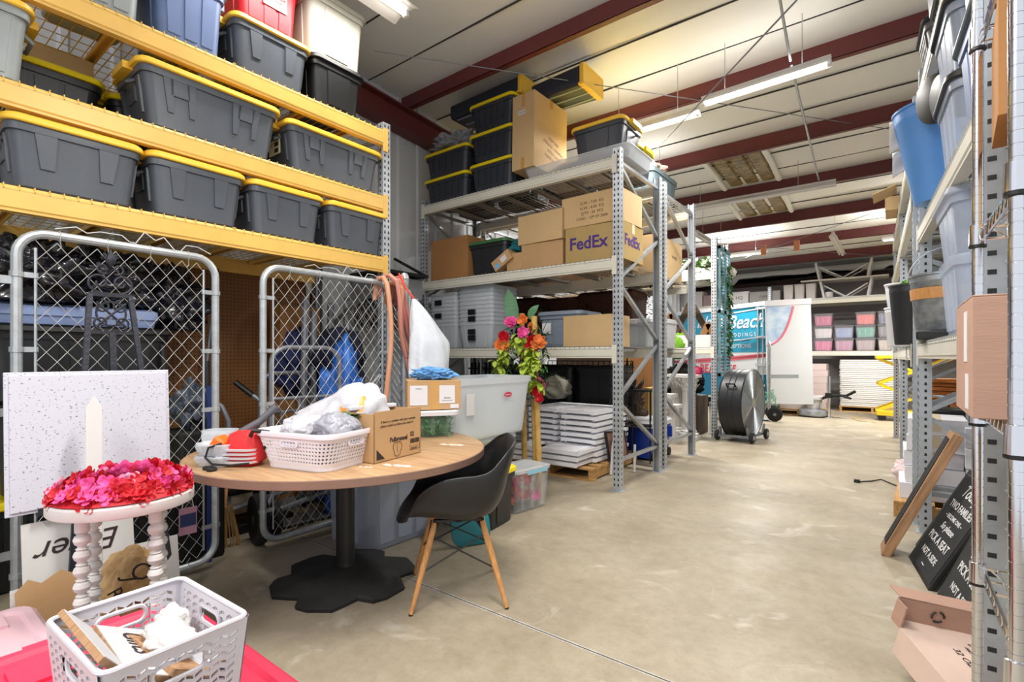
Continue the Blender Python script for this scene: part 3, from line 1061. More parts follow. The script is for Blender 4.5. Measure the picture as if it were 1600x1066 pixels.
# barbed tie strips on top of the gates
for i, (y, k) in enumerate(((.95, 1), (2.2, .9))):
    pts = [(-.02, -.34, .005), (-.02, -.26, .03), (-.01, -.22, .005), (0, -.17, .02), (0, -.08, .02), (.01, -.05, -.01), (0, -.02, -.01), (0, .02, .055), (0, .07, .02), (0, .11, .045), (.01, .16, -.02), (0, .19, -.02), (0, .22, .02), (0, .28, .02), (0, .35, -.01)]
    b = MB()
    for p, q in zip(pts, pts[1:]): b.bar(tuple(v * k for v in p), tuple(v * k for v in q), .006, .004)
    tag(b.build('bent_wire', WIRE, loc=(-3.2 + (.0 if i else -.018), y, 1.865)), 'kinked wire strip lying along the top of the ' + ('right' if i else 'left') + ' gate', 'wire')
# hoses over the gate corner
rr = random.Random(5)
HM = [HOSE, M('rubber hose tan', (216, 156, 122), .5, var=.12, scale=4), M('rubber hose rose', (190, 118, 112), .5, var=.12, scale=4)]
for i, (y, foot, yf, m) in enumerate(((2.50, .82, 2.5, 1), (2.56, 1.25, 2.72, 0), (2.61, 1.3, 2.72, 1), (2.645, .86, 2.80, 0), (2.68, .9, 2.86, 2), (2.7, .88, 2.9, 2))):
    top = 1.86 + .03 * math.sin(i * 2.1)
    b = MB()
    pts = []
    for k in range(11):
        q = k / 10
        pts.append((-3.1 + .03 * math.sin(q * 3 + i), y + (yf - y) * q ** 1.3 + .02 * math.sin(q * 5 + i), top - .05 - (top - .05 - foot) * q))
    pts = [(-3.26, y + .01, top - .16), (-3.235, y + .005, top - .05), (-3.2, y, top), (-3.14, y, top)] + pts
    b.tube(pts, .019, 10)
    tag(b.build('rubber_hose', HM[m]), ('pinkish tan hose hung over the gate corner, %s' % ('lowest hanging, on the mesh side', 'second from the gate mesh', 'short tan loop ending high', 'fourth loop, beside the post', 'rosy loop next to the white bag', 'rosy loop partly behind the bag')[i]), 'hose', 'hoses hung on the gate corner')
# white bag hanging from a red strap
t = thing('plastic_bag', 'large white plastic bag hanging from a red strap on the post', 'plastic bag', (-2.98, 2.80, 1.1))
b = MB()


def bagf(u, v):
    a = 2 * PI * u
    z = .0 + .6 * v
    sp = min(1, (1 - v) / .55) ** .8
    wy, wx = .012 + .17 * sp, .012 + .11 * sp
    k = 1 + .05 * math.sin(a * 7 + v * 3) * (1 - v) + .1 * noise.noise(V((math.cos(a) * 2, math.sin(a) * 2, v * 3)))
    return (wx * math.cos(a) * k, -.15 + wy * .95 + wy * math.sin(a) * k, z)


b.grid(bagf, 48, 24, cu=True)
b.build('bag_film', M('white sack film', (224, 230, 238), .35, var=.06, scale=9, bump=.4, bscale=30), t)
MB().tube([(0, -.13, .6), (-.05, -.17, .68), (-.1, -.2, .8)], .008, 6).build('strap', M('red strap', (222, 70, 46), .5), t)

# ---------------------------------------------------------------- inside the cage behind the right gate
pl = lambda *p: [V(q) for q in p]


def hand_truck(label, loc, rz, ht, wd, m, wheel=.12, group=None):
    t = thing('hand_truck', label, 'hand truck', loc, rz, group)
    b = MB()
    a = wd / 2
    b.tube([(-a, 0, .1), (-a, 0, ht - .12)] + arc((-a + .12, 0, ht - .12), .12, R(180), R(90), 5) + arc((a - .12, 0, ht - .12), .12, R(90), R(0), 5) + [(a, 0, .1)], .017, 8)
    for z in (.3, ht * .45, ht * .72): b.tube([(-a, 0, z), (a, 0, z)], .013, 8)
    for x in (-.06, .06): b.tube([(x, 0, .3), (x, 0, ht * .72)], .012, 8)
    b.build('frame', m, t)
    b = MB()
    b.box(-a, a, .0, .22, .02, .03)
    b.build('toe_plate', m, t, smooth=False)
    for s in (-1, 1):
        wb = MB()
        wb.M = Matrix.Translation((s * (a + .02), -.08, wheel)) @ Matrix.Rotation(R(90), 4, 'Y')
        wb.lathe([(.02, -.03), (wheel - .03, -.03), (wheel - .004, -.02), (wheel, 0), (wheel - .004, .02), (wheel - .03, .03), (.02, .03)], 24)
        w_ = wb.build('wheel', RUBBER, t)
        hb = MB()
        hb.M = wb.M
        for k in range(5):
            an = 2 * PI * k / 5
            hb.bar((.015 * math.cos(an), .015 * math.sin(an), .032), ((wheel - .03) * math.cos(an), (wheel - .03) * math.sin(an), .032), .022, .012, up=(0, 0, 1))
        hb.lathe([(.001, -.036), (.03, -.036), (.03, .04), (.001, .04)], 12)
        hb.build('hub', STEELG, w_)
    return t


hand_truck('grey tube hand truck with curved top behind the right gate', (-3.5, 2.08, 0), R(84), 1.32, .52, STEELG, .13)
hand_truck('second grey hand truck nested just behind the curved one', (-3.98, 2.2, 0), R(88), 1.12, .46, STEELG, .13)
t = thing('pram_frame', 'black wheeled cart folded flat behind the right gate foot', 'cart', (-3.6, 1.86, 0))
for i, (x, y) in enumerate(((.22, -.2), (-.1, -.32))):
    b = MB()
    b.M = Matrix.Translation((x, y, .17)) @ Matrix.Rotation(R(78), 4, 'Z') @ Matrix.Rotation(R(90), 4, 'Y')
    b.lathe([(.12, -.035), (.155, -.035), (.168, -.015), (.17, 0), (.168, .015), (.155, .035), (.12, .035), (.115, 0), (.12, -.035)], 32)
    w_ = b.build('wheel', RUBBER, t)
    h = MB()
    h.M = b.M
    for k in range(5):
        a = 2 * PI * k / 5
        h.bar((.02 * math.cos(a), .02 * math.sin(a), .0), (.125 * math.cos(a), .125 * math.sin(a), .0), .045, .03, up=(0, 0, 1))
    h.lathe([(.001, -.035), (.035, -.035), (.035, .035), (.001, .035)], 14)
    h.build('hub', STEELG, w_)
b = MB()
b.tube([(.2, -.2, .17), (.1, .3, .2), (.05, .85, .24)], .02, 8)
b.tube([(-.1, -.32, .17), (-.1, .3, .25), (-.1, .85, .3)], .02, 8)
b.tube([(.2, -.15, .2), (.05, .1, .5), (-.05, .2, .8)], .016, 8)
b.build('frame', STEELG, t)
b = MB()
for k in range(5): b.cbox((0, .25 + .13 * k, .3 + .03 * (k % 2)), (.32, .1, .05), Matrix.Rotation(R(20 * (k % 3) - 15), 4, 'X'))
b.build('seat_pad', BLACKM, t, bevel=.015)
# exercise frame handles, poles, tools
for lb, pts in (('bent grey handlebar with a black grip, nearest the open gap', [(-3.75, 1.63, .62), (-3.75, 1.63, .8), (-3.78, 1.6, .9), (-3.95, 1.44, 1.07)]),
                ('bent grey handlebar with a black grip, behind the gate stile', [(-3.75, 1.95, .6), (-3.75, 1.95, .78), (-3.78, 1.92, .88), (-3.98, 1.78, 1.06)])):
    t = thing('exercise_handle', lb, 'handlebar', pts[0])
    q = [V(p) - V(pts[0]) for p in pts]
    MB().tube([(0, 0, -.62)] + q, .017, 8).build('tube', STEELG, t)
    d = (q[-1] - q[-2]).normalized()
    MB().tube([q[-1] - d * .17, q[-1]], .022, 8).build('grip', BLACK, t)
t = thing('stroller', 'dark folded machine with seat under the handlebars', 'machine', (-3.82, 1.72, 0))
MB().cbox((0, 0, .42), (.3, .62, .3)).build('housing', BLACKM, t, bevel=.06)
MB().cbox((.08, -.16, .7), (.1, .18, .05)).build('saddle', BLACK, t, bevel=.02)
MB().bar((0, -.35, .03), (0, .35, .03), .3, .06).build('foot', BLACKM, t)
for lb, a_, c_, r_, m in (('pale mop pole with black grip behind the left gate mesh', (-3.62, 1.24, .05), (-3.72, 1.22, 1.3), .014, STEELG),
                          ('slim grey pole leaning on the pegboard in the gate gap', (-4.2, 1.55, .02), (-4.35, 1.8, 1.92), .011, STEELG),
                          ('blue pole standing behind the left gate stile', (-3.34, 1.34, 0), (-3.38, 1.36, 1.05), .016, M('blue pole', (40, 60, 130), .4)),
                          ('black pole leaning behind the left gate stile', (-3.5, 1.42, 0), (-3.6, 1.43, 1.2), .014, BLACK)):
    t = thing('pole', lb, 'pole', a_)
    d = V(c_) - V(a_)
    MB().tube([(0, 0, 0), d], r_, 8).build('shaft', m, t)
    MB().tube([d * .84, d * 1.02], r_ + .005, 8).build('grip', BLACK if m is STEELG else m, t)
t = thing('corn_broom', 'straw broom head standing under the table by the gate', 'broom', (-3.5, 1.5, 0), 0)
b = MB()
rr = random.Random(2)
for k in range(70):
    a = rr.uniform(-1, 1)
    b.tube([(rr.uniform(-.015, .015), a * .04, .27), (rr.uniform(-.03, .03), a * .1, 0.0)], .0028, 3)
b.build('bristles', M('straw', (206, 170, 104), .8), t)
MB().tube([(0, 0, .26), (-.05, .04, .62)], .012, 8).build('handle', WOODB, t)
rr = random.Random(4)
for i in range(4):
    x, y, ht = -3.95 - .06 * i, 2.3 + .12 * i, 1.75 - .1 * (i % 3)
    t = thing('grey_tube', 'grey tube standing in the cage corner, ' + ('thickest, by the pegboard end', 'slightly leaning, second', 'leaning over the hand truck', 'rearmost, by the boxes')[i], 'tube', (x, y, 0))
    MB().tube([(0, 0, 0), (rr.uniform(-.05, .05), (.3 if i == 2 else .05), ht)], .03, 10).build('pipe', STEELG, t)
    MB().tube([(0, 0, 0), (0, 0, .06)], .034, 10).build('foot_cap', BLACK, t)
for i, (x, y, z, sz, lb) in enumerate(((-4.3, 2.5, .9, (.4, .5, .62), 'blue tarpaulin bundle bulging behind the right gate'), (-3.56, 2.42, .0, (.3, .44, 1.3), 'bright blue folded tarp standing beside the hand truck'), (-3.9, 2.62, 1.0, (.5, .36, .5), 'dark blue cloth heap on top of the tarp'))):
    tag(crumple('tarp', sz, (M('tarp navy', (32, 44, 96), .7, var=.3), M('tarp blue', (44, 112, 206), .5, var=.45, scale=7), M('tarp deep', (26, 34, 62), .8, var=.3))[i], 11 + i, loc=(x, y, z), amp=.35, freq=2.4), lb, 'tarp')
carton('flat cardboard box upright at the back of the cage', (-4.4, 2.5, .901), R(94), .4, .16, .8, KRAFTD)
carton('brown box standing below it in the cage corner', (-4.4, 2.48, 0), R(92), .44, .3, .9, KRAFTD)
t = thing('aluminium_pole', 'pale pole slanting across the right gate mesh', 'pole', (-3.3, 2.2, .75))
MB().tube([(0, 0, 0), (.02, .38, .36)], .012, 8).build('shaft', PIPE, t)
# black machine body glimpsed above the container bowls
t = thing('grey_bag', 'dark grey plastic bag behind the left gate mesh', 'bag', (-3.5, 1.3, .8))
crumple('bag_film', (.22, .2, .3), M('bag slate', (62, 72, 84), .35), 31, parent=t, amp=.4)
tag(MB().cbox((0, 0, .4), (.3, .26, .8)).build('crate', BLACKM, loc=(-3.52, 1.32, 0), bevel=.02), 'black crate under the dark grey bag', 'crate')

# ---------------------------------------------------------------- wrought iron easel, speckled tile, stool and lei
t = thing('iron_easel', 'wrought iron easel with scroll top holding the speckled tile', 'easel', (-3.13, .8, 0))


def eb(name, fn):
    b = MB()
    fn(b)
    return b.build(name, IRON, t)


# local y across, leans back towards -x
for s in (-1, 1):
    eb('leg', lambda b: b.bar((.22, s * .21, 0), (-.0, s * .082, 1.56), .022, .022))
eb('leg', lambda b: b.bar((.0, 0, 1.3), (.01, 0, .02), .02, .02))
eb('crossbar', lambda b: b.bar((0, -.085, 1.56), (0, .085, 1.56), .022, .02))
eb('crossbar', lambda b: b.bar((.025, -.1, 1.37), (.025, .1, 1.37), .016, .014))
eb('mast', lambda b: b.bar((.03, 0, 1.37), (.09, 0, .75), .026, .014))
eb('ledge', lambda b: (b.bar((.16, -.3, .565), (.16, .3, .565), .05, .012), b.bar((.185, -.3, .58), (.185, .3, .58), .008, .03)))


def scroll(c, r, turns, s, a0=0, n=26):
    return [(c[0], c[1] + s * r * (1 - .8 * k / n) * math.cos(a0 + turns * 2 * PI * k / n), c[2] + r * (1 - .8 * k / n) * math.sin(a0 + turns * 2 * PI * k / n)) for k in range(n + 1)]


def orn(b):
    for s in (-1, 1):
        b.tube(scroll((0, s * .045, 1.62), .05, 1.3, s, R(-90)), .006, 6)
        b.tube(scroll((0, s * .03, 1.69), .028, 1.2, s, R(-120)), .005, 6)
        b.tube([(0, 0, 1.7), (0, s * .018, 1.75), (0, s * .03, 1.765)], .005, 6)
        b.tube(scroll((.01, s * .04, 1.5), .035, 1.2, s, R(90)), .005, 6)
        b.tube(scroll((.015, s * .04, 1.42), .035, 1.2, s, R(-90)), .005, 6)
        b.tube([(.012, s * -.06, 1.4), (.012, s * .06, 1.52)], .006, 6)
    b.tube(arc((.012, 0, 1.465), .06, 0, 2 * PI, 24, 'yz'), .005, 6)
    b.lathe([(.004, 0), (.02, .02), (.024, .04), (.012, .065), (.003, .085)], 8, (0, 0, 1.7))
    for k in range(5):
        a = R(30 + 30 * k)
        b.tube([(0, .012 * math.cos(a), 1.735), (0, .045 * math.cos(a), 1.735 + .04 * math.sin(a))], [.007, .002], 5)


eb('scrollwork', orn)
SPK = M('ceiling tile', (224, 224, 236), .8)
nt = SPK.node_tree
tc = nt.nodes.new('ShaderNodeTexCoord')
n1 = nt.nodes.new('ShaderNodeTexNoise'); n1.inputs['Scale'].default_value = 95; n1.inputs['Detail'].default_value = 2
mp = nt.nodes.new('ShaderNodeMapping'); mp.inputs['Scale'].default_value = (1, 1, 1.6)
rp = nt.nodes.new('ShaderNodeValToRGB')
rp.color_ramp.elements[0].position, rp.color_ramp.elements[1].position = .30, .36
rp.color_ramp.elements[0].color, rp.color_ramp.elements[1].color = (*lin((92, 92, 100)), 1), (*lin((204, 204, 216)), 1)
nt.links.new(tc.outputs['Object'], mp.inputs[0]); nt.links.new(mp.outputs[0], n1.inputs['Vector']); nt.links.new(n1.outputs['Fac'], rp.inputs[0]); nt.links.new(rp.outputs[0], nt.nodes['Principled BSDF'].inputs['Base Color'])
b = MB()
b.box(-.012, .0, -.305, .305, 0, .61)
b.box(-.012, .008, -.29, .29, .014, .596)
tag(b.build('ceiling_tile', SPK, loc=(-2.965, .705, .575), smooth=False, bevel=.003), 'white speckled ceiling tile propped on the iron easel', 'ceiling tile').rotation_euler = (0, R(-3), R(1))
b = MB()
for z0, z1, wd in ((0, 1.05, .028),):
    b.loft([[(-.012, -wd, 0), (.012, -wd, 0), (.012, wd, 0), (-.012, wd, 0)], [(-.012, -wd, 1.03), (.012, -wd, 1.03), (.012, wd, 1.03), (-.012, wd, 1.03)], [(-.012, -.004, 1.08), (.012, -.004, 1.08), (.012, .004, 1.08), (-.012, .004, 1.08)]])
o = tag(b.build('picket_stake', WHITEPAINT, loc=(-2.72, .64, 0), smooth=False, bevel=.002), 'white pointed wooden stake leaning upright before the tile', 'stake')
o.rotation_euler = (0, R(-5), R(-12))
# stool
SZ = .735
t = thing('stool', 'small white round stool with bobbin turned legs under the lei', 'stool', (-2.34, .64, 0), R(68))
b = MB()
b.lathe([(.001, SZ - .05), (.205, SZ - .05), (.222, SZ - .046), (.226, SZ - .04), (.226, SZ - .008), (.22, SZ), (.001, SZ)], 48)
b.build('seat', WHITEPAINT, t)
for k in range(4):
    a = PI / 4 + k * PI / 2
    x, y = .15 * math.cos(a), .15 * math.sin(a)
    prof = [(.022, SZ - .05), (.022, SZ - .1)]
    z = SZ - .1
    while z > .12:
        prof += [(.013, z), (.019, z - .004), (.0135, z - .009), (.022, z - .015), (.0265, z - .028), (.022, z - .041), (.0135, z - .048)]
        z -= .055
    prof += [(.02, z), (.018, .0)]
    MB().lathe(prof[::-1], 14, (x, y, 0)).build('leg', WHITEPAINT, t)
for k in range(2):
    a = PI / 4 + k * PI / 2
    MB().tube([(.15 * math.cos(a), .15 * math.sin(a), .2), (-.15 * math.cos(a), -.15 * math.sin(a), .2)], .012, 8).build('stretcher', WHITEPAINT, t)
# lei wreath
t = thing('flower_lei', 'pink and red flower lei coiled on the white stool', 'lei', (-2.34, .64, SZ))
b = MB()
rr = random.Random(1)
for ring, rad, rz_, n in ((0, .195, .035, 34), (1, .15, .06, 28), (2, .1, .05, 20), (3, .2, .015, 38)):
    for k in range(n):
        a = 2 * PI * k / n + rr.uniform(-.06, .06)
        r = rad + rr.uniform(-.012, .012)
        out = V((math.cos(a), math.sin(a), rr.uniform(.2, 1.1) if ring != 3 else .1))
        flower(b, (r * math.cos(a), r * math.sin(a), rz_ + rr.uniform(-.008, .012)), .034, 5, out, 2, rr.choice([0, 0, 1, 1, 2, 3]) if ring != 3 else rr.choice([1, 2]), rr.random())
b.build('blossoms', [PET_PK, PET_RD, PET_HOT, M('petal pale pink', (246, 170, 206), .55)], t, smooth=False)
b = MB()
b.lathe([(.085, .0), (.13, .03), (.2, .028), (.225, .004), (.2, .0)], 40)
b.build('wreath_base', PET_RD, t)

# lettered white board upside down, boxes and sack behind the stool
t = thing('lettered_sign', 'white lettered signboard standing upside down behind the stool', 'sign', (-2.93, .655, 0), R(91))
t.rotation_euler = (R(-8), 0, R(91))
MB().box(-.2, .2, -.006, .006, 0, .53).build('board', WHITEPAINT, t, smooth=False)
SCR = M('dark ink', (48, 32, 36), .6)
for s, sz, x, z in (('Enter', .135, .0, .40), ('with love', .055, .06, .2), ('in', .07, -.1, .2)):
    text(s, sz, t, (x, -.008, z), (R(90), R(180), 0), SCR, shear=.35)
carton('small cardboard box on the floor behind the white basket', (-2.66, .75, 0), R(76), .24, .2, .2, KRAFT)
t = thing('kraft_sack', 'crumpled kraft sack with large printed letters on the box', 'sack', (-2.64, .745, .201), R(72))
crumple('sack', (.2, .15, .23), BURLAP, 8, parent=t, amp=.3, freq=1.8)
for s, sz, x, z, rt in (('R', .09, -.06, .07, 70), ('O', .12, .05, .14, 30), ('J', .1, .0, .12, 100)):
    o = text(s, sz * .8, t, (x * .8, -.096, z), (R(78), R(rt), 0), INK)
for lb, loc, rz_, w_, h_ in (('torn brown cardboard sheet leaning at the sign foot', (-2.62, .46, 0), 78, .2, .3), ('torn cardboard scrap behind the stool leg', (-2.74, .5, 0), 84, .2, .36)):
    b = MB()
    pts = [(-w_ / 2, 0), (w_ / 2, 0), (w_ / 2, h_ * .9), (w_ * .2, h_), (-w_ * .1, h_ * .9), (-w_ * .3, h_ * .97), (-w_ / 2, h_ * .85), (-w_ * .46, h_ * .5), (-w_ * .54, h_ * .3)]
    b.M = Matrix.Rotation(R(90), 4, 'X')
    b.prism(pts, -.003, .003)
    o = tag(b.build('cardboard_sheet', KRAFT, loc=loc, smooth=False), lb, 'cardboard')
    o.rotation_euler = (R(-12), 0, R(rz_))
for lb, y in (('small white card stuck at the sign foot', .5), ('white panel leaning beside the stool leg', .93)):
    b = MB()
    b.box(-.1, .1, -.003, .003, 0, .34 if y > .9 else .3)
    o = tag(b.build('white_sheet', WHITEPAINT, loc=(-2.82 if y < .9 else -2.9, y, 0), smooth=False), lb, 'panel')
    o.rotation_euler = (R(-9), 0, R(88))

# ---------------------------------------------------------------- red lidded bin with the white basket in the near corner
t = tote('large bin with pinkish red lid in the near corner', (-1.56, .42, 0), 0, .8, .54, .425, body=M('bin grey red', (180, 60, 80), .45), lid=PINKLID, style='panel', handle=False)
tote('pale pink bin glimpsed left of the red lid', (-2.33, .2, 0), 0, .5, .42, .33, body=PALEPINK, lid=PALEPINK, style='panel', handle=False)


def herring(wd, dp, ht, m, t, th=.006):
    """basket of herringbone slots: real openings in four tapered walls"""
    k = .86
    b = MB()

    def side(p0, p1, q0, q1, nu, nv, slot):
        p0, p1, q0, q1 = map(V, (p0, p1, q0, q1))
        def P(u, v): return (p0.lerp(p1, u)).lerp(q0.lerp(q1, u), v)
        nrm = (p1 - p0).cross(q0 - p0).normalized() * th
        for i in range(nu):
            for j in range(nv):
                u0, u1, v0, v1 = i / nu, (i + 1) / nu, j / nv, (j + 1) / nv
                if slot and slot[0] <= i < slot[1] and slot[2] <= j < slot[3]:
                    continue
                vs = [P(u0, v0), P(u1, v0), P(u1, v1), P(u0, v1)]
                if j == 0 or j >= nv - 1 or i == 0 or i == nu - 1:
                    b.add(vs + [p + nrm for p in vs], [(0, 3, 2, 1), (4, 5, 6, 7)])
                    continue
                s = .3 if i % 2 else -.3
                c0, c1 = (u0 + u1) / 2, (v0 + v1) / 2
                du, dv = (u1 - u0), (v1 - v0)
                ho = [P(c0 + a * du, c1 + (e * .22 + s * a * 1.6) * dv) for a, e in ((-.42, -1), (.42, -1), (.42, 1), (-.42, 1))]
                V8 = vs + ho
                fs = [(0, 1, 5, 4), (1, 2, 6, 5), (2, 3, 7, 6), (3, 0, 4, 7)]
                b.add(V8 + [p + nrm for p in V8], [tuple(reversed(f)) for f in fs] + [tuple(i_ + 8 for i_ in f) for f in fs] + [(4, 5, 13, 12), (5, 6, 14, 13), (6, 7, 15, 14), (7, 4, 12, 15)])
    a, c, a0, c0 = wd / 2, dp / 2, wd / 2 * k, dp / 2 * k
    nv = 13
    n1, n2 = int(wd / .017), int(dp / .017)
    s1 = (int(n1 * .34), int(n1 * .66), nv - 4, nv - 2)
    s2 = (int(n2 * .3), int(n2 * .7), nv - 4, nv - 2)
    side((-a0, -c0, 0), (a0, -c0, 0), (-a, -c, ht), (a, -c, ht), n1, nv, s1)
    side((a0, -c0, 0), (a0, c0, 0), (a, -c, ht), (a, c, ht), n2, nv, s2)
    side((a0, c0, 0), (-a0, c0, 0), (a, c, ht), (-a, c, ht), n1, nv, s1)
    side((-a0, c0, 0), (-a0, -c0, 0), (-a, c, ht), (-a, -c, ht), n2, nv, s2)
    b.box(-a0, a0, -c0, c0, 0, .006)
    b.build('basket_wall', m, t, smooth=False)
    r = MB()
    r.tube(rrect(wd + .004, dp + .004, .02, ht), .006, 8, closed=True)
    r.build('rim', m, t)
    for sx, sy, L, ax in ((0, -1, wd * .3, 0), (0, 1, wd * .3, 0), (1, 0, dp * .38, 1), (-1, 0, dp * .38, 1)):
        hh = ht * .775
        f = k + (1 - k) * .775
        q = MB()
        pts = [(x, y, hh) for x, y, z in rrect(L, .04, .019, 0)]
        if ax == 0: ring = [(x, sy * dp / 2 * f, hh + y) for x, y, _ in pts]
        else: ring = [(sx * wd / 2 * f, x, hh + y) for x, y, _ in pts]
        q.tube(ring, .005, 6, closed=True)
        q.build('handle_rim', m, t)


t = thing('basket', 'white herringbone plastic basket on the pinkish red lid', 'basket', (-1.335, .41, .43), R(2))
herring(.335, .265, .235, M('basket soft white', (202, 199, 207), .4), t)
WASH = M('whitewashed plank', (188, 188, 192), .7, var=.12, scale=9, stretch=(1, 6, 1))
for i, (lb, x0, y0, z, rx, ry, rz_, w_, h_, m) in enumerate((
        ('wooden edged white sign plank leaning on the near end of the basket', -1.335, .345, .60, 0, -52, 0, .2, .42, WASH),
        ('white plank lettered in black in the basket middle', -1.325, .39, .592, 0, -28, -3, .13, .4, WASH),
        ('grey brown plank under the clear bags in the basket', -1.315, .435, .575, 0, -28, 4, .1, .4, BOARD),
        ('short white plank lying across the basket bottom', -1.33, .475, .56, 0, -14, 2, .09, .36, WASH))):
    t = thing('sign_plank', lb, 'sign plank', (x0, y0, z), group='planks in the white basket')
    t.rotation_euler = (R(rx), R(ry), R(rz_ - 90))
    MB().box(-w_ / 2, w_ / 2, -h_ / 2 + .06, h_ / 2 - .06, 0, .012).build('plank', BOARD, t, smooth=False)
    MB().box(-w_ / 2 + .002, w_ / 2 - .002, -h_ / 2 + .062, h_ / 2 - .062, .012, .0135).build('painted_face', m, t, smooth=False)
    if i < 2: text('Gifts', .07, t, (0, -.04, .0145), (0, 0, R(90)), SCR, shear=.3)
for lb, loc, sz, sd in (('clear wrapped bundle lying along the basket', (-1.32, .445, .595), (.2, .09, .04), 3), ('crinkled clear bag of white pieces at the back of the basket', (-1.4, .48, .575), (.1, .07, .07), 9), ('crumpled cloudy bag at the bottom of the white basket', (-1.335, .415, .437), (.24, .17, .11), 14)):
    tag(crumple('clear_bag', sz, M('cloudy film', (232, 230, 228), .2, alpha=.6), sd, loc=loc, amp=.22, freq=2, crease=.6), lb, 'clear bag')


# ---------------------------------------------------------------- round table and what lies on it
TX, TY = -2.47, 1.70
LAM = M('wood laminate', (186, 152, 114), 0.42, rgb2=(160, 126, 92), scale=3, stretch=(1, 9, 1), bump=0.05)
EDGE = M('brown edge band', (138, 108, 92), 0.55, var=.1)
t = thing('round_table', 'round wood topped table on a black pedestal', 'table', (TX, TY, 0))
b = MB()
b.lathe([(.001, .742), (.772, .742), (.78, .738), (.78, .73)][::-1], 96)
b.build('tabletop', LAM, t)
b = MB()
b.lathe([(.001, .7), (.775, .7), (.781, .704), (.781, .738), (.775, .7405)], 96)
b.build('edge_band', EDGE, t)
b = MB()
b.lathe([(.001, .06), (.058, .06), (.052, .09), (.05, .12), (.05, .69), (.2, .692), (.2, .7), (.001, .7)], 28)
b.build('column', BLACK, t)
b = MB()
BASEM = M('dusty cast base', (44, 44, 44), .75, rgb2=(20, 20, 20), scale=5, bump=.2)


def star(r0, r1, z, n=6, tw=.12):
    pts = []
    for k in range(n):
        for da, r in ((-.34, r1 * .97), (-.16, r1), (.16, r1), (.34, r1 * .86), (.5, r0)):
            a = 2 * PI * (k + da) / n + tw
            pts.append((r * math.cos(a), r * math.sin(a), z))
    return pts


b.loft([star(.3, .385, 0), star(.305, .39, .018), star(.29, .37, .03), star(.19, .22, .062), star(.1, .1, .078), star(.055, .055, .085)])
b.build('pedestal_base', BASEM, t, ang=25)
# chips on the table: pale scuffs with their own shape
for p, s in (((-1.86, 1.56), .06), ((-2.05, 2.12), .06), ((-1.95, 1.45), .03)):
    b = MB()
    for k in range(3):
        q = [(p[0] + s * .5 * math.cos(j * PI / 5) * (1 + .3 * math.sin(j * 2.3 + k)) + (k - 1) * s * .75, p[1] + s * .28 * math.sin(j * PI / 5) * (1 + .3 * math.sin(j * 2.3 + k)) + (k - 1) * s * .3) for j in range(10)]
        b.prism([(x - TX, y - TY) for x, y in q], .7421, .7424)
    b.build('scuff', M('pale scuff', (226, 214, 196), .7), t, smooth=False)
TZ = .743
# white lattice basket
t = thing('basket', 'white plastic lattice basket full of bags on the round table', 'basket', (-2.2, 1.37, TZ), R(14))


def lattice_basket(t, wd, dp, ht, m):
    k = .82
    b = MB()
    n = 40
    nv = 7

    def P(u, v):
        f = k + (1 - k) * v
        r = [V(p) for p in rrect(wd * f, dp * f, .07, 0, 8)]
        ln_ = [(r[(i + 1) % len(r)] - r[i]).length for i in range(len(r))]
        s = (u % 1.0) * sum(ln_)
        i = 0
        while s > ln_[i] and i < len(r) - 1:
            s -= ln_[i]
            i += 1
        p = r[i].lerp(r[(i + 1) % len(r)], s / ln_[i])
        return V((p.x, p.y, .012 + v * (ht - .012)))
    th = .004
    for i in range(n * 2):
        for j in range(nv + 2):
            v0, v1 = j / (nv + 2), (j + 1) / (nv + 2)
            u0, u1 = i / (n * 2), (i + 1) / (n * 2)
            vs = [P(u0, v0), P(u1, v0), P(u1, v1), P(u0, v1)]
            nn = (vs[1] - vs[0]).cross(vs[3] - vs[0])
            nn = nn.normalized() * th
            if j == 0 or j >= nv:
                b.add(vs + [p - nn for p in vs], [(0, 1, 2, 3), (7, 6, 5, 4)])
                continue
            c = (vs[0] + vs[1] + vs[2] + vs[3]) / 4
            ho = [c + (q - c) * .76 for q in [(vs[i_] + vs[(i_ + 1) % 4]) / 2 for i_ in range(4)]] if (i + j) % 2 == 0 else [c + ((vs[i_] + vs[(i_ + 1) % 4]) / 2 - c) * .76 for i_ in range(4)]
            # diamond opening
            V8 = vs + ho
            fs = [(0, 1, 4), (1, 5, 4), (1, 2, 5), (2, 6, 5), (2, 3, 6), (3, 7, 6), (3, 0, 7), (0, 4, 7)]
            b.add(V8 + [p - nn for p in V8], fs + [tuple(q + 8 for q in f[::-1]) for f in fs] + [(4, 5, 13, 12), (5, 6, 14, 13), (6, 7, 15, 14), (7, 4, 12, 15)])
    b.loft([rrect(wd * k, dp * k, .07, 0), rrect(wd * k + .002, dp * k + .002, .07, .014)])
    b.build('basket_wall', m, t, smooth=False)
    r = MB()
    r.loft([[(x * s, y * s, z) for x, y, z in rrect(wd, dp, .075, ht + dz, 8)] for s, dz in ((1.0, -.02), (1.02, -.018), (1.03, .0), (1.02, .006), (.99, .004), (.985, -.02))], False, False)
    r.build('rim', m, t)
    for sx, sy in ((1, 0), (-1, 0), (0, -1)):
        q = MB()
        ring = rrect(.11, .03, .0149, 0)
        f = (k + (1 - k) * .72) / 2
        q.loft([[(x, sy * (dp * f + o), ht * .72 + y) if sy else (sx * (wd * f + o), x, ht * .72 + y) for x, y, _ in [(a_ * s, c_ * s, 0) for a_, c_, _ in ring]] for s, o in ((1.0, .002), (1.0, .006), (.8, .006), (.78, -.004))], False, False)
        q.build('handle_rim', m, t)


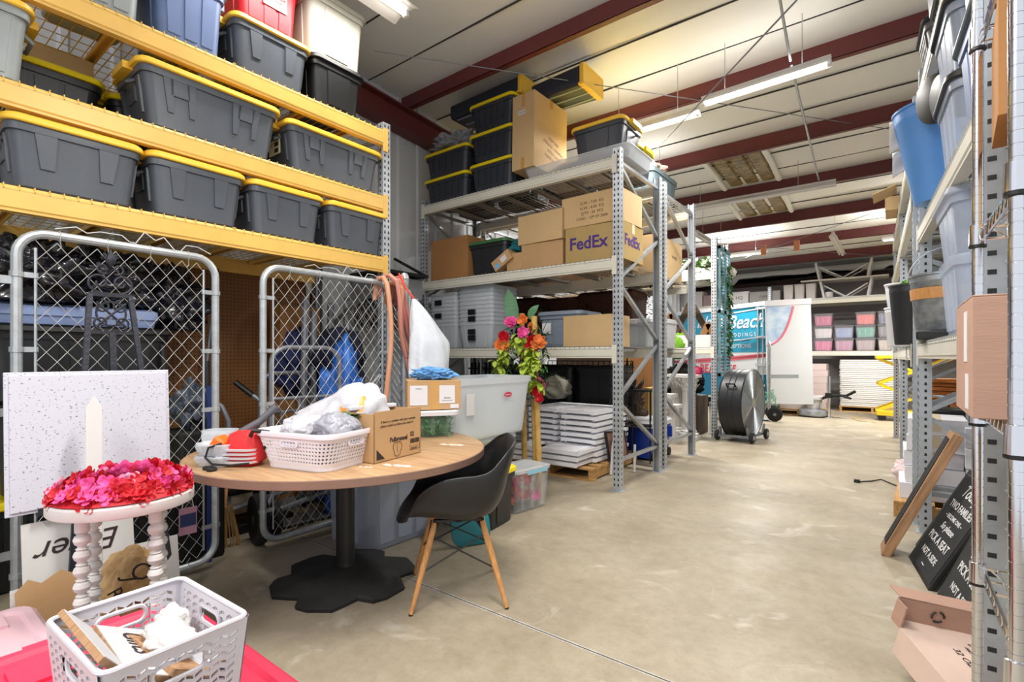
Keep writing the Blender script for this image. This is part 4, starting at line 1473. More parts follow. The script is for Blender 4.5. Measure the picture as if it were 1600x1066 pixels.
lattice_basket(t, .46, .38, .165, M('basket white plastic', (232, 228, 236), .4))
FILMP = M('white carrier bag', (208, 207, 214), .35, alpha=.85, var=.1, scale=6, bump=.5, bscale=18)
for lb, loc, sz, sd, m, am in (
        ('grey tied bag with a white pot in the lattice basket', (-2.1, 1.4, .84), (.24, .2, .15), 5, FILMG, .18),
        ('crinkled white bag filling the left half of the lattice basket', (-2.3, 1.35, .84), (.22, .22, .13), 6, FILMP, .2)):
    tag(crumple('plastic_bag', sz, m, sd, loc=loc, amp=am, freq=1.6, crease=.7), lb, 'plastic bag')
t = thing('carrier_bag', 'big white carrier bag with orange print slumped behind the lattice basket', 'carrier bag', (-2.36, 1.62, TZ), R(38))


def slump(p):
    return V((p.x, p.y, p.z * (.78 + .42 * p.x)))


o = crumple('bag_film', (.52, .3, .38), FILMP, 15, parent=t, amp=.2, freq=1.3, crease=.6, shape=slump)
o.data.materials.append(M('orange print', (238, 150, 60), .45))
o.data.materials.append(M('grey print film', (120, 122, 134), .4))
for p in o.data.polygons:                            # print on the film itself
    c = p.center
    if c.y > .02: continue
    if -.2 < c.x < -.115 and .1 < c.z < .19: p.material_index = 1
    if .0 < c.x - .25 * (c.z - .16) < .035 and .12 < c.z < .25: p.material_index = 1
    if .11 < c.x < .135 and .22 < c.z < .3: p.material_index = 1
    if -.1 < c.x < -.03 and .17 < c.z < .2: p.material_index = 2
tag(crumple('plastic_bag', (.34, .27, .1), M('basket shade film', (84, 84, 92), .4), 44, loc=(-2.2, 1.37, TZ + .02), amp=.12, freq=2, rz=R(14)), 'dark grey bag added in the lattice basket for the shade behind its holes', 'plastic bag')  # dark filler added: shade inside the basket put into its colour
b = MB()
rr = random.Random(9)
for k in range(26):
    a = rr.uniform(0, 6.3)
    leaf(b, (0, 0, 0), (math.cos(a), math.sin(a), rr.uniform(.0, .6)), rr.uniform(.05, .1), .022)
tag(b.build('green_sprig', LEAF, loc=(-2.09, 1.47, .965)), 'small green sprig poking out between the bags in the basket', 'sprig')
# hand blower
t = thing('hand_blower', 'red, orange and white motor blower with coiled black cord', 'blower', (-2.44, 1.14, TZ), R(35))
b = MB()
b.loft([rrect(.14, .1, .04, .0), rrect(.2, .14, .05, .03), rrect(.2, .15, .06, .1), rrect(.16, .12, .05, .17), rrect(.08, .06, .03, .19)])
b.build('motor_housing', REDP, t)
b = MB()
for k in range(4): b.loft([[(x - .02, y - .012, z + .022 * k) for x, y, z in rrect(.215, .15, .05, .02)], [(x - .02, y - .012, z + .022 * k + .011) for x, y, z in rrect(.22, .155, .05, .02)]])
b.build('cooling_fins', WHITEP, t)
b = MB()
b.cbox((-.12, -.03, .12), (.07, .1, .07), Matrix.Rotation(R(35), 4, 'Y'))
b.build('orange_cover', ORANGE, t, bevel=.012)
MB().cbox((-.1, -.06, .07), (.05, .05, .06)).build('white_cover', WHITEP, t, bevel=.012)
MB().tube([(-.03, 0, .17), (.05, .05, .23), (.12, .1, .31)], [.026, .02, .022], 12).build('blower_tube', M('blower grey', (84, 84, 90), .5), t)
t.scale = (.86, .86, .86)
b = MB()
b.tube([(.06, -.06, .17), (.09, -.09, .2), (.16, -.07, .19), (.17, -.06, .13), (.13, -.05, .1)], .012, 8)
b.build('handle', BLACK, t)
b = MB()
b.tube([(-.08, -.09, .13), (-.14, -.11, .11), (-.15, -.12, .06), (-.1, -.14, .03), (0, -.14, .025), (.08, -.11, .03)], .006, 8)
b.lathe([(.022, 0), (.026, .008), (.022, .016), (.016, .008)], 14, (-.13, -.13, .0))
b.lathe([(.022, 0), (.026, .008), (.022, .016), (.016, .008)], 14, (-.09, -.16, .0))
b.build('cord', RUBBER, t)
# takeaway tubs and bowl
for lb, loc, rz_, sz in (('lower clear takeaway tub at the table edge', (-2.53, 1.05, TZ), 20, (.18, .13, .05)), ('upper clear takeaway tub stacked at the table edge', (-2.53, 1.055, TZ + .051), 24, (.18, .13, .055)), ('clear takeaway tub leaning behind the stacked pair', (-2.71, 1.14, TZ + .001), 40, (.16, .12, .14))):
    clear_bin(lb, loc, R(rz_), sz[0], sz[1], sz[2], CLEARW, None, cat='food tub', fill=WHITEP if sz[2] < .1 else None)
b = MB()
b.lathe([(.05, 0), (.055, .006), (.11, .05), (.135, .07), (.14, .078), (.132, .075), (.1, .05), (.05, .012), (.001, .01)], 32)
tag(b.build('bowl', WHITEP, loc=(-2.78, 1.36, TZ)), 'white shallow bowl behind the blower', 'bowl')
# open cardboard box
t = thing('open_box', 'open upright cardboard box with a printed torso mark on the table', 'open cardboard box', (-2.1, 1.66, TZ), R(98))
b = MB()
w_, d_, h_, e = .34, .23, .245, .005
for q in ((-w_ / 2, w_ / 2, -d_ / 2, -d_ / 2 + e, 0, h_), (-w_ / 2, w_ / 2, d_ / 2 - e, d_ / 2, 0, h_ - .015), (-w_ / 2, -w_ / 2 + e, -d_ / 2, d_ / 2, 0, h_ - .01), (w_ / 2 - e, w_ / 2, -d_ / 2, d_ / 2, 0, h_ - .01), (-w_ / 2, w_ / 2, -d_ / 2, d_ / 2, 0, e)): b.box(*q)
b.build('box_body', KRAFT, t, smooth=False)
FT = (R(90), 0, 0)
text('If there is a problem with your contents,', .0155, t, (.0, -d_ / 2 - .001, .192), FT, INK, shear=.15)
text('please contact us before you return it', .0155, t, (-.01, -d_ / 2 - .001, .172), FT, INK, shear=.15)
text('Fulbrunsel', .031, t, (.0, -d_ / 2 - .001, .098), FT, INK, bold=.03)
text('52', .03, t, (.1, -d_ / 2 - .001, .109), FT, INK, bold=.03)
b = MB()
b.M = Matrix.Translation((0, -d_ / 2 - .0012, 0)) @ Matrix.Rotation(R(90), 4, 'X')
b.prism([(-.155, .015), (-.1, .015), (-.155, .065)], 0, .0006)
for k in range(22): b.prism([(.085 + k * .0034, .062), (.085 + k * .0034 + (.0022 if k % 3 else .001), .062), (.085 + k * .0034 + (.0022 if k % 3 else .001), .085), (.085 + k * .0034, .085)], 0, .0006)
for q in ((.083, .16, .028, .03), (.083, .16, .045, .046), (.083, .0845, .028, .058), (.1585, .16, .028, .058), (.09, .14, .034, .037)): b.prism([(q[0], q[2]), (q[1], q[2]), (q[1], q[3]), (q[0], q[3])], 0, .0006)
b.build('printed_marks', INK, t, smooth=False)
b = MB()
out = [(-.03, .082), (-.042, .068), (-.04, .05), (-.032, .035), (-.03, .02), (-.012, .012), (.008, .02), (.012, .036), (.022, .05), (.022, .068), (.01, .082)]
b.tube([(x, -d_ / 2 - .001, z) for x, z in out], .0012, 4, closed=True)
b.tube([(-.01, -d_ / 2 - .001, .075), (-.012, -d_ / 2 - .001, .05), (-.008, -d_ / 2 - .001, .03)], .001, 4)
b.build('printed_torso', INK, t)
tag(MB().cbox((0, 0, 0), (.29, .035, .02)).build('foam_strip', WHITEP, loc=(-2.2, 1.68, TZ + .245), rz=R(88), bevel=.004), 'white foam strip lying across the open box', 'foam strip')
# clear tub of green moss, box, blue cloth
t = clear_bin('clear tub of green garland on the table under the labelled box', (-2.42, 2.3, TZ), R(56), .33, .27, .15, M('glassy plastic', (190, 224, 206), .2, alpha=.06, spec=.2), WHITEP)
b = MB()
rr = random.Random(12)
for k in range(900):
    c = V((rr.uniform(-.13, .13), rr.uniform(-.11, .11), rr.uniform(.01, .125)))
    a = rr.uniform(0, 6.28)
    leaf(b, c, (math.cos(a), math.sin(a), rr.uniform(-.4, .6)), rr.uniform(.03, .05), .011, mi=k % 3)
b.loft([rrect(.2, .15, .04, .012), rrect(.25, .2, .05, .06), rrect(.2, .15, .05, .11)])
b.build('green_garland', [LEAF, M('garland green', (66, 150, 72), .6), LEAFD], t, smooth=False)
t = carton('cardboard box with two pasted white sheets, standing on the clear tub', (-2.46, 2.36, TZ + .171), R(52), .34, .3, .185, KRAFT, marks=(('r', 'FRAGILE', .02, -.55, .84),))
panel_on(t, 'pasted_sheet', PAPER, -.155, -.045, .03, .155, -.152)
panel_on(t, 'pasted_sheet', PAPER, .03, .13, .04, .155, -.152)
panel_on(t, 'pasted_label', PAPER, .1, .155, .008, .034, -.153)
text('Shower', .014, t, (.08, -.1535, .075), FRONT, INK, shear=.3)
text('decorations & favors', .008, t, (.08, -.1535, .058), FRONT, INK)
text('packing list', .009, t, (-.1, -.1535, .135), FRONT, INK)
MB().box(-.03, .03, -.1518, -.1505, 0, .185).build('tape', TAPE, t, smooth=False)
tag(crumple('cloth', (.29, .2, .085), CLOTHB, 4, loc=(-2.46, 2.37, TZ + .357), amp=.3, freq=2.6, crease=1.2, rz=R(50)), 'crumpled blue cloth on top of the labelled box', 'cloth')

# ---------------------------------------------------------------- moulded armchair
fx, fy = -.70, -.714
t = thing('armchair', 'black moulded armchair on wooden dowel legs', 'chair', (-1.87, 1.98, 0), math.atan2(fx, -fy))
# local: sitter looks along -y
CP = [(-.315, .415), (-.29, .445), (-.2, .45), (-.05, .43), (.08, .425), (.17, .455), (.225, .54), (.255, .65), (.285, .76), (.3, .82)]
EP = [(.16, -.255, .432), (.235, -.235, .50), (.29, -.19, .60), (.312, -.1, .662), (.316, .0, .68), (.31, .085, .685), (.296, .145, .70), (.27, .19, .737), (.225, .245, .788), (.14, .288, .815)]


def crom(P_, v):
    q = v * (len(P_) - 1)
    i = min(int(q), len(P_) - 2)
    f = q - i
    a_, b_, c_, d_ = (V(tuple(P_[max(0, min(len(P_) - 1, k))]) + (0,) * (3 - len(P_[0]))) for k in (i - 1, i, i + 1, i + 2))
    return .5 * ((2 * b_) + (c_ - a_) * f + (2 * a_ - 5 * b_ + 4 * c_ - d_) * f * f + (3 * b_ - a_ - 3 * c_ + d_) * f ** 3)


def shell(u, v):
    s = u * 2 - 1
    a = abs(s)
    c, e = crom(CP, v), crom(EP, v)
    return (e.x * math.sin(s * PI / 2 * .98), c.x + (e.y - c.x) * a ** 2.6, c.y + (e.z - c.y) * a ** 3)


b = MB()
b.grid(shell, 41, 46)
o = b.build('shell', M('black moulded shell', (30, 30, 32), .38, bump=.04, bscale=300), t, solid=.009)
o.modifiers['thickness'].offset = 0
sd = o.modifiers.new('smooth', 'SUBSURF'); sd.levels = sd.render_levels = 1
for sx, sy in ((-1, -1), (1, -1), (-1, 1), (1, 1)):
    top, foot = V((sx * .13, sy * .12, .41)), V((sx * .235, sy * .235, 0))
    l = MB()
    l.tube([top.lerp(foot, q) for q in (0, .1, .5, .9, .985)], [.011, .016, .0155, .011, .0105], 12)
    lg = l.build('leg', WOODB, t)
    g = MB()
    g.tube([top.lerp(foot, .985), foot], [.011, .0105], 10)
    g.build('foot_cap', BLACK, lg)
    br = MB()
    br.tube([V((sx * .09, sy * .09, .415)), top.lerp(foot, .12)], .011, 8)
    br.build('leg_bracket', BLACK, t)
b = MB()
for p, q in (((-1, -1), (1, -1)), ((1, -1), (1, 1)), ((1, 1), (-1, 1)), ((-1, 1), (-1, -1))):
    for (a0, a1) in ((.15, .55), (.55, .15)):
        A, B_ = V((p[0] * .13, p[1] * .12, .41)).lerp(V((p[0] * .235, p[1] * .235, 0)), a0), V((q[0] * .13, q[1] * .12, .41)).lerp(V((q[0] * .235, q[1] * .235, 0)), a1)
        b.tube([A, B_], .0042, 6)
b.build('wire_brace', BLACK, t)
b = MB()
for s in (-1, 1): b.bar((s * .12, -.13, .415), (s * .12, .13, .415), .02, .012)
b.bar((-.13, .0, .415), (.13, .0, .415), .03, .02)
b.build('seat_frame', BLACK, t)

# ---------------------------------------------------------------- clear bins and company behind the table
tote('large clear bin of grey contents under the table', (-2.87, 2.28, 0), R(90), .64, .52, .66, body=CLEARB, lid=CLEARW, style='panel', handle=False, taper=.88)
t = tote('big clear bin without lid, red oval badge on its side', (-2.77, 3.12, .615), R(90), 1.02, .52, .475, body=CLEARW, lid=None, style='none', handle=False, taper=.84)
b = MB()
b.M = Matrix.Translation((.14, -.255, .33)) @ Matrix.Rotation(R(94), 4, 'X')
b.prism([(.05 * math.cos(k * PI / 12), .02 * math.sin(k * PI / 12)) for k in range(24)], -.002, .003)
b.build('badge', M('badge red', (206, 40, 70), .4), t)
text('Rubbermaid', .016, t, (.14, -.259, .33), (R(94), 0, 0), PAPER, bold=.01)
panel_on(t, 'paper_sheet', PAPER, -.36, -.27, .2, .36, -.252)
tote('wide clear bin with lid and black latches under the badge bin', (-2.86, 3.05, .31), R(90), .88, .52, .3, body=CLEARW, lid=CLEARW, style='none', handle=False, latch=BLACK)
tote('lower clear bin of pink flowers at the bottom of the clear stack', (-2.86, 3.05, 0), R(90), .88, .52, .3, body=CLEARW, lid=CLEARW, style='none', handle=False)
tote('black bin with bright yellow lid behind the armchair', (-2.45, 2.92, 0), R(99), .38, .28, .42, body=BLACK, lid=LIDY2, style='center', handle=False)
t = clear_bin('clear box of pink and orange flowers with a pale blue latch, on the floor', (-2.5, 3.41, 0), R(83), .44, .3, .33, M('thin clear plastic', (224, 232, 236), .15, alpha=.13), CLEARW)
b = MB()
b.box(-.08, .16, -.158, -.15, .3, .335)
b.build('latch', M('latch pale blue', (150, 204, 226), .4), t, smooth=False)
b = MB()
rr = random.Random(21)
for k in range(34):
    flower(b, (rr.uniform(-.15, .15), rr.uniform(-.1, .1), rr.uniform(.05, .24)), rr.uniform(.035, .05), 6, (rr.uniform(-1, 1), rr.uniform(-1, .2), rr.uniform(0, 1)), 2, rr.choice([0, 0, 1, 2, 3, 4]), k)
b.build('flowers', [PET_PK, PET_OR, LEAFD, M('petal cream', (236, 226, 206), .6), PET_RD], t, smooth=False)
b = MB()
b.M = Matrix.Rotation(R(90), 4, 'X')
b.loft([[(x, y + .11, z) for x, y, z in rrect(.27 * k, .22 * k, .07, z0, 6)] for k, z0 in ((.94, -.012), (1, -.006), (1, .006), (.94, .012))])
o = tag(b.build('chair_seat', TEAL, loc=at(738, 852, z=.004)), 'teal plastic seat panel with rounded corners on the floor under the armchair', 'panel')
o.rotation_euler = (R(-16), 0, R(62))

# bamboo stand with garlands
t = thing('bamboo_arch', 'bamboo posts hung with red, pink and lime tropical flowers', 'flower stand', (-2.74, 3.76, 0))
POL = [((.2, .0, 0), (.12, .02, 1.62)), ((-.02, .08, 0), (-.08, .1, 1.66)), ((.12, .06, 0), (.09, .05, 1.1))]
for i, (p, q) in enumerate(POL):
    p, q = V(p), V(q)
    b = MB()
    pts, rs = [], []
    for k in range(25):
        f = k / 24
        pts.append(p.lerp(q, f))
        rs.append(.026 + (.003 if k % 6 == 0 else 0))
    b.tube(pts, rs, 12)
    b.build('bamboo_post', BAMBOO, t)
rr = random.Random(33)
FM = [PET_PK, PET_RD, PET_OR, LEAFY, LEAF, LEAFD]
b = MB()
D = V((.6, -.8, 0))
for (x, y, z, r, mi) in ((-.1, -.05, 1.56, .075, 0), (.04, -.05, 1.46, .07, 0), (-.15, -.06, 1.45, .07, 1), (-.16, -.08, 1.36, .085, 2), (.14, -.02, 1.36, .1, 1), (.2, -.04, 1.38, .08, 2), (.12, .0, 1.52, .06, 2), (.0, .0, 1.6, .06, 2),
                         (-.1, -.06, 1.03, .06, 0), (.0, -.05, 1.0, .06, 1), (-.12, -.05, .98, .05, 0), (.2, -.02, 1.0, .065, 0), (.2, -.05, .93, .07, 1), (.22, -.05, .88, .05, 1)):
    for j in range(3): flower(b, V((x, y, z)) + V((rr.uniform(-.015, .015), rr.uniform(-.02, .02), rr.uniform(-.015, .015))), r * .84 * (1 - .2 * j), 7, D + V((rr.uniform(-.5, .5), rr.uniform(-.5, .5), rr.uniform(-.2, .6))), 2, mi, rr.random())
b.build('blossoms', FM, t, smooth=False)
b = MB()
for cx, cz0, cz1, n in ((-.2, 1.36, 1.0, 110), (.12, 1.34, .98, 120), (.16, 1.25, .95, 60), (0, 1.46, 1.3, 30)):
    for k in range(n):
        f = k / n
        c = V((cx + .035 * math.sin(f * 9) + rr.uniform(-.045, .045), -.05 + rr.uniform(-.04, .04), cz0 + (cz1 - cz0) * f))
        leaf(b, c, (rr.uniform(-1, 1), rr.uniform(-1, .3), rr.uniform(-1, .3)), rr.uniform(.06, .09), .045, mi=3)
for k in range(320):
    c = V((rr.uniform(-.18, .24), rr.uniform(-.02, .06), rr.uniform(.85, 1.5)))
    leaf(b, c, (rr.uniform(-1, 1), rr.uniform(-1, 1), rr.uniform(-.5, 1)), rr.uniform(.06, .13), .022, mi=rr.choice([4, 5]))
for k in range(26):
    leaf(b, (.2, .02, 1.42 if k < 14 else 1.0), (rr.uniform(-.1, 1), rr.uniform(-.6, .4), rr.uniform(-.2, 1)), rr.uniform(.14, .24), .008, mi=5 if k % 2 else 4, bend=.4)
b.build('garland', FM, t, smooth=False)
b = MB()
leaf(b, (-.1, .02, 1.55), (-.2, -.05, 1), .34, .13, up=(0.6, -.8, 0), bend=-.1)
leaf(b, (-.05, .02, 1.52), (-1, -.2, .1), .2, .1, up=(0, -.4, 1))
leaf(b, (.06, .03, 1.6), (.5, -.1, .8), .15, .09, up=(0, -1, .3))
b.build('broad_leaf', M('broad leaf green', (84, 132, 92), .5, var=.3, scale=9, stretch=(1, 1, 4)), t)


# ---------------------------------------------------------------- middle racks
MX0, MY = -4.69, 4.33
ML = (3.12, 2.175, 1.345)
pallet_rack('pallet_rack', 'grey steel rack with cream beams crossing the room behind the table', 'rack', (MX0, MY, 0), 0, [2.62], 1.05, ML, 3.2)
pallet_rack('pallet_rack', 'second grey rack standing back to back with the crossing rack', 'rack', (MX0 + .01, MY + 1.16, 0), 0, [2.6], 1.08, ML, 3.2)
pallet_rack('pallet_rack', 'third grey rack beyond the column aisle, hung with blue shutters', 'rack', (MX0 - .14, 8.06, 0), 0, [2.60], .74, (2.56, 1.39), 3.1)


def mtote(label, x0, x1, z, ht, y=4.36, dp=.5, **k):
    return tote(label, ((x0 + x1) / 2, y + dp / 2, z + .009), 0, x1 - x0 - .03, dp - .03, ht, **k)


DK = M('tote navy black', (46, 50, 60), .42, var=.1, bump=.08, bscale=200)
g = 'black bins on top of the crossing rack'
mtote('navy black bin with yellow lid, lower of the left pair on the crossing rack', -4.72, -3.97, ML[0], .315, body=DK, lid=LIDY2, style='many', group=g)
mtote('navy black bin with yellow lid under the grey plastic sheet', -4.72, -3.97, ML[0] + .323, .315, body=DK, lid=LIDY2, style='many', group=g)
for i, nm in enumerate(('lowest', 'middle', 'topmost')):
    mtote('navy black bin with yellow lid, %s of the tall triple stack' % nm, -3.96, -3.3, ML[0] + i * .345, .335, body=DK, lid=LIDY2, style='many', group=g)


for i, x in enumerate((-4.4, -3.72, -3.04, -2.42)):  # added row, blocks roof light so the deck looks dark from below
    tote('navy black bin added behind to darken the deck below, ' + ('at the wall', 'second from the wall', 'third from the wall', 'nearest the aisle')[i], (x, 5.13, ML[0] + .009), 0, .62, .44, .33, body=DK, lid=LIDY2, style='none', handle=False)


def side_bin(label, loc, L, dp, ht, rz=0):
    """shallow black bin lying on its side, its slotted yellow lid facing local +x"""
    t = thing('storage_tote', label, 'storage bin', loc, rz)
    b = MB()
    b.M = Matrix.Rotation(R(90), 4, 'Y')
    b.loft([rrect(ht * .84, dp * .86, .03, -L / 2, cx=-ht / 2), rrect(ht * .95, dp * .95, .03, L / 2 - .04, cx=-ht / 2)])
    b.build('bin_body', DK, t)
    b = MB()
    b.M = Matrix.Rotation(R(90), 4, 'Y')
    b.loft([rrect(ht, dp, .02, L / 2 - .045, cx=-ht / 2), rrect(ht * 1.02, dp * 1.02, .02, L / 2 - .03, cx=-ht / 2), rrect(ht, dp, .02, L / 2, cx=-ht / 2), rrect(ht * .8, dp * .9, .02, L / 2 - .01, cx=-ht / 2)])
    b.M = Matrix()
    for k in range(7): b.box(L / 2 - .06, L / 2 - .03, -dp / 2 - .004 + k * dp / 7, -dp / 2 + k * dp / 7 + .05, -.012 + .012, .02)
    b.build('lid', LIDY, t)
    b = MB()
    for s in (-1, 0, 1): b.box(-L / 2 + .06, L / 2 - .05, s * dp * .3 - .012, s * dp * .3 + .012, .004, .016)
    b.build('ribs', GREYB, t, smooth=False)
    return t


side_bin('long black bin on its side at the roof, behind the tall cardboard box', (-3.82, 4.72, 4.165), 1.1, .5, .2)
side_bin('black bin on its side overhanging the tall cardboard box, slotted yellow lid to the aisle', (-2.86, 4.75, 4.04), .66, .44, .22)
t = carton('tall cardboard box standing on the clear flat bin on top of the crossing rack', (-3.13, 4.63, 3.235), R(-2), .29, .62, .8, KRAFT2)
t.rotation_euler.x = R(-1)
panel_on(t, 'white_label', PAPER, -.07, .03, .58, .625, -.3105)
text('THIS SIDE', .02, t, (-.02, -.3118, .602), FRONT, INK)
for k, s in enumerate(('KEEP DRY', 'FRAGILE - HANDLE', 'WITH CARE', 'MADE IN CHINA')): text(s, .045, t, (.1462, .05, .36 - k * .07), (R(90), R(12), R(90)), M('faded print', (150, 112, 92), .8))
MB().box(-.022, .022, -.3108, -.3095, .66, .8).build('tape', TAPE, t, smooth=False)
MB().box(-.022, .022, -.3108, -.3095, 0, .12).build('tape', TAPE, t, smooth=False)
b = MB()
b.loft([rrect(1.12, .56, .05, 0), rrect(1.2, .64, .06, .1), rrect(1.22, .66, .06, .1), rrect(1.22, .66, .06, .11)])
t = thing('clear_bin', 'flat clear bin spread on top of the crossing rack', 'clear bin', (-2.56, 4.68, ML[0] + .009))
b.build('bin_body', CLEARW, t)
mtote('black bin with yellow rim standing on the flat clear bin', -2.62, -2.03, ML[0] + .11, .31, y=4.4, dp=.5, body=DK, lid=LIDY, style='center')
tag(crumple('plastic_sheet', (.75, .5, .24), M('grey sheet film', (150, 152, 158), .25, alpha=.85), 22, loc=(-4.33, 4.6, ML[0] + .645), amp=.5, freq=2, crease=1), 'crumpled grey plastic sheet over the left black bins', 'plastic sheet')
tote('grey bin at the open end of the second rack top', (-2.52, 6.1, ML[0] + .009), R(90), .84, .56, .36, body=GREYD, style='center', handle=False)
tag(crumple('cloth', (.5, .5, .16), CLOTHP, 41, loc=(-2.5, 5.95, ML[0] + .35), amp=.4, freq=2.5), 'pinkish cloth heaped in the grey bin at the roof', 'cloth')
# middle shelf
z = ML[1] + .009
carton('large brown box at the left end of the middle shelf', (-4.3, 4.66, z), 0, .62, .52, .5, KRAFTD)
mtote('black bin with dark green lid on the middle shelf', -4.02, -3.42, ML[1], .4, y=4.4, body=TOTED, lid=M('lid dark green', (58, 104, 60), .45), style='panel', handle=False)
carton('long brown box lying behind the green lidded bin', (-3.75, 5.08, z), 0, 1.1, .4, .48, KRAFTD, tape=TAPEW)
carton('cardboard box with pale tape under the plain overhanging box', (-2.96, 4.64, z), 0, .52, .46, .27, KRAFT, tape=TAPEW)
carton('plain cardboard box stacked left of the printed box', (-2.97, 4.63, z + .274), R(-3), .58, .46, .31, KRAFT2, tape=None)
carton('small cardboard box between the teal cloth and the taped box', (-3.32, 4.55, z), R(4), .2, .3, .2, KRAFT, tape=TAPEW)
t = thing('parcel', 'small cardboard parcel tilted under the teal cloth', 'parcel', (-3.52, 4.43, z + .02))
t.rotation_euler = (0, R(-32), R(4))
MB().box(-.02, .24, -.08, .08, 0, .12).build('box_body', KRAFT, t, smooth=False)
panel_on(t, 'label', PAPER, .1, .18, .03, .09, -.081)
panel_on(t, 'blue_label', M('label blue', (104, 176, 224), .6), 0, .07, .02, .06, -.081)
tag(crumple('cloth', (.55, .4, .2), CLOTHT, 17, loc=(-3.4, 4.66, z + .2), amp=.3, freq=2, crease=1, rz=R(-10)), 'folded teal cloth on the parcels', 'cloth')
t = carton('cardboard box with purple courier lettering at the shelf end', (-2.36, 4.66, z), R(1), .62, .5, .36, M('cardboard olive', (176, 148, 92), .5, var=.1, scale=4), tape=TAPEW,
           marks=(('f', 'FedEx', .17, -.18, .52, INKP, dict(bold=.025)), ('r', 'FedEx', .15, -.1, .52, INKP, dict(bold=.025))))
t = carton('printed cardboard box on the courier box', (-2.38, 4.64, z + .364), R(-2), .66, .46, .31, KRAFT2, tape=None)
for k, s in enumerate(('G.W. : 7.00  KG', 'N.W. : 6.00  KG', 'Q\'TY : 24  PCS', 'C/NO :  UP OF 2000')): text(s, .04, t, (.02, -.232, .22 - k * .05), FRONT, M('grey print', (96, 80, 62), .8))
z2 = ML[1] + .009
t = carton('cardboard box with a shipping label at the open end of the second rack', (-2.5, 6.1, z2), R(90), .85, .6, .5, KRAFT2, tape=TAPE, marks=(('f', 'FRAGILE', .05, .35, .6, M('grey print')),))
panel_on(t, 'shipping_label', PAPER, -.38, -.16, .1, .3, -.302)
t = carton('cardboard box with courier lettering seen through the frame', (-2.5, 5.08, z), R(90), .35, .5, .36, KRAFT2, marks=(('f', 'FedEx', .12, 0, .5, INKP, dict(bold=.02)),))
for i, (x, w_, h_) in enumerate(((-3.2, .6, .42), (-3.9, .6, .5), (-4.4, .5, .36))):
    carton('brown carton on the second rack, ' + ('nearest the aisle', 'in the middle of the shelf', 'against the wall end')[i], (x, 6.0, z2), 0, w_, .6, h_, KRAFTD)
# low shelf: nested clear bins, grey bin, box
z = ML[2] + .009
for cx, n, wd, nm in ((-4.42, 9, .46, 'left'), (-3.9, 10, .54, 'right')):
    first = clear_bin('nested clear bins of the %s stack on the low shelf' % nm, (cx, 4.66, z), 0, wd, .5, .3, CLEARW, None, group='nested clear bins, %s stack' % nm, latch=None, taper=.84)
    for k in range(1, n): dup(first, (cx, 4.66, z + k * .047), 0)
    for j, zz in enumerate((.1, .4, .56) if nm == 'left' else (.12, .19, .34, .42)):
        b = MB()
        b.cbox((0, 0, 0), (.11, .016, .06))
        b.build('latch', BLACK, first, loc=(-.06 if nm == 'left' else -.03, -.262, zz), bevel=.003)
t = mtote('blue grey bin with a white paper label on the low shelf', -3.04, -2.5, ML[2], .37, y=4.42, body=GREYB, lid=GREYB, style='panel', handle=False)
panel_on(t, 'label', PAPER, -.2, -.09, .14, .25, -.232)
carton('cardboard box with pale tape on the low shelf by the upright', (-2.43, 4.62, z), R(-2), .54, .4, .31, KRAFT2, tape=TAPEW)
tote('clear white bin with printed side on the second rack', (-2.5, 5.75, z), R(90), .34, .46, .34, body=CLEARW, lid=WHITEP, style='panel', handle=False)
tote('white bin at the end of the second rack low shelf', (-2.45, 6.2, z), R(90), .46, .5, .36, body=WHITEP, lid=None, style='none', handle=False)
for i, (x, y, sz, m, lb) in enumerate(((-3.3, 5.9, (.7, .5, .5), WOODD, 'dark brown wicker heap on the second rack low shelf'), (-3.95, 5.9, (.6, .5, .55), WOODD, 'dark brown bundle on the second rack by the wall'), (-2.9, 5.85, (.3, .3, .4), LEAFD, 'dark garland bundle on the second rack low shelf'))):
    tag(crumple('bundle', sz, m, 50 + i, loc=(x, y, z), amp=.5, freq=3, crease=1), lb, 'bundle')
t = thing('lantern', 'black finial lantern on the second rack low shelf', 'lantern', (-2.62, 5.62, z + .35))
MB().lathe([(.05, 0), (.05, .02), (.02, .04), (.03, .08), (.01, .12), (.016, .14), (.002, .17)], 12).build('lantern_body', BLACKM, t)
b = MB()
rr = random.Random(8)
for k in range(60): leaf(b, (rr.uniform(-.05, .05), 0, k * .01), (rr.uniform(-1, 1), rr.uniform(-1, 1), .3), .05, .03)
tag(b.build('black_vine', BLACKM, loc=(-2.3, 5.7, z + .3), smooth=False), 'black leafy vine standing on the second rack shelf', 'vine')

# under the crossing rack
def pallet(label, loc, rz, L=1.15, W=1.0):
    t = thing('wood_pallet', label, 'pallet', loc, rz)
    for k in range(7):
        y = -W / 2 + .05 + (W - .1) * k / 6
        MB().box(-L / 2, L / 2, y - .05, y + .05, .105, .125).build('deck_board', WOODL, t, smooth=False, bevel=.002)
    for k in range(3):
        x = -L / 2 + .03 + (L - .06) * k / 2
        MB().box(x - .022, x + .022, -W / 2, W / 2, .018, .105).build('stringer', WOODL, t, smooth=False)
    for k in range(3):
        y = -W / 2 + .05 + (W - .1) * k / 2
        MB().box(-L / 2, L / 2, y - .05, y + .05, 0, .018).build('bottom_board', WOODL, t, smooth=False)
    return t


pallet('wooden pallet under the white folding chairs', (-2.96, 5.1, 0), R(2), 1.05, 1.2)


CHAIRW = M('resin chair white', (240, 240, 246), .4)


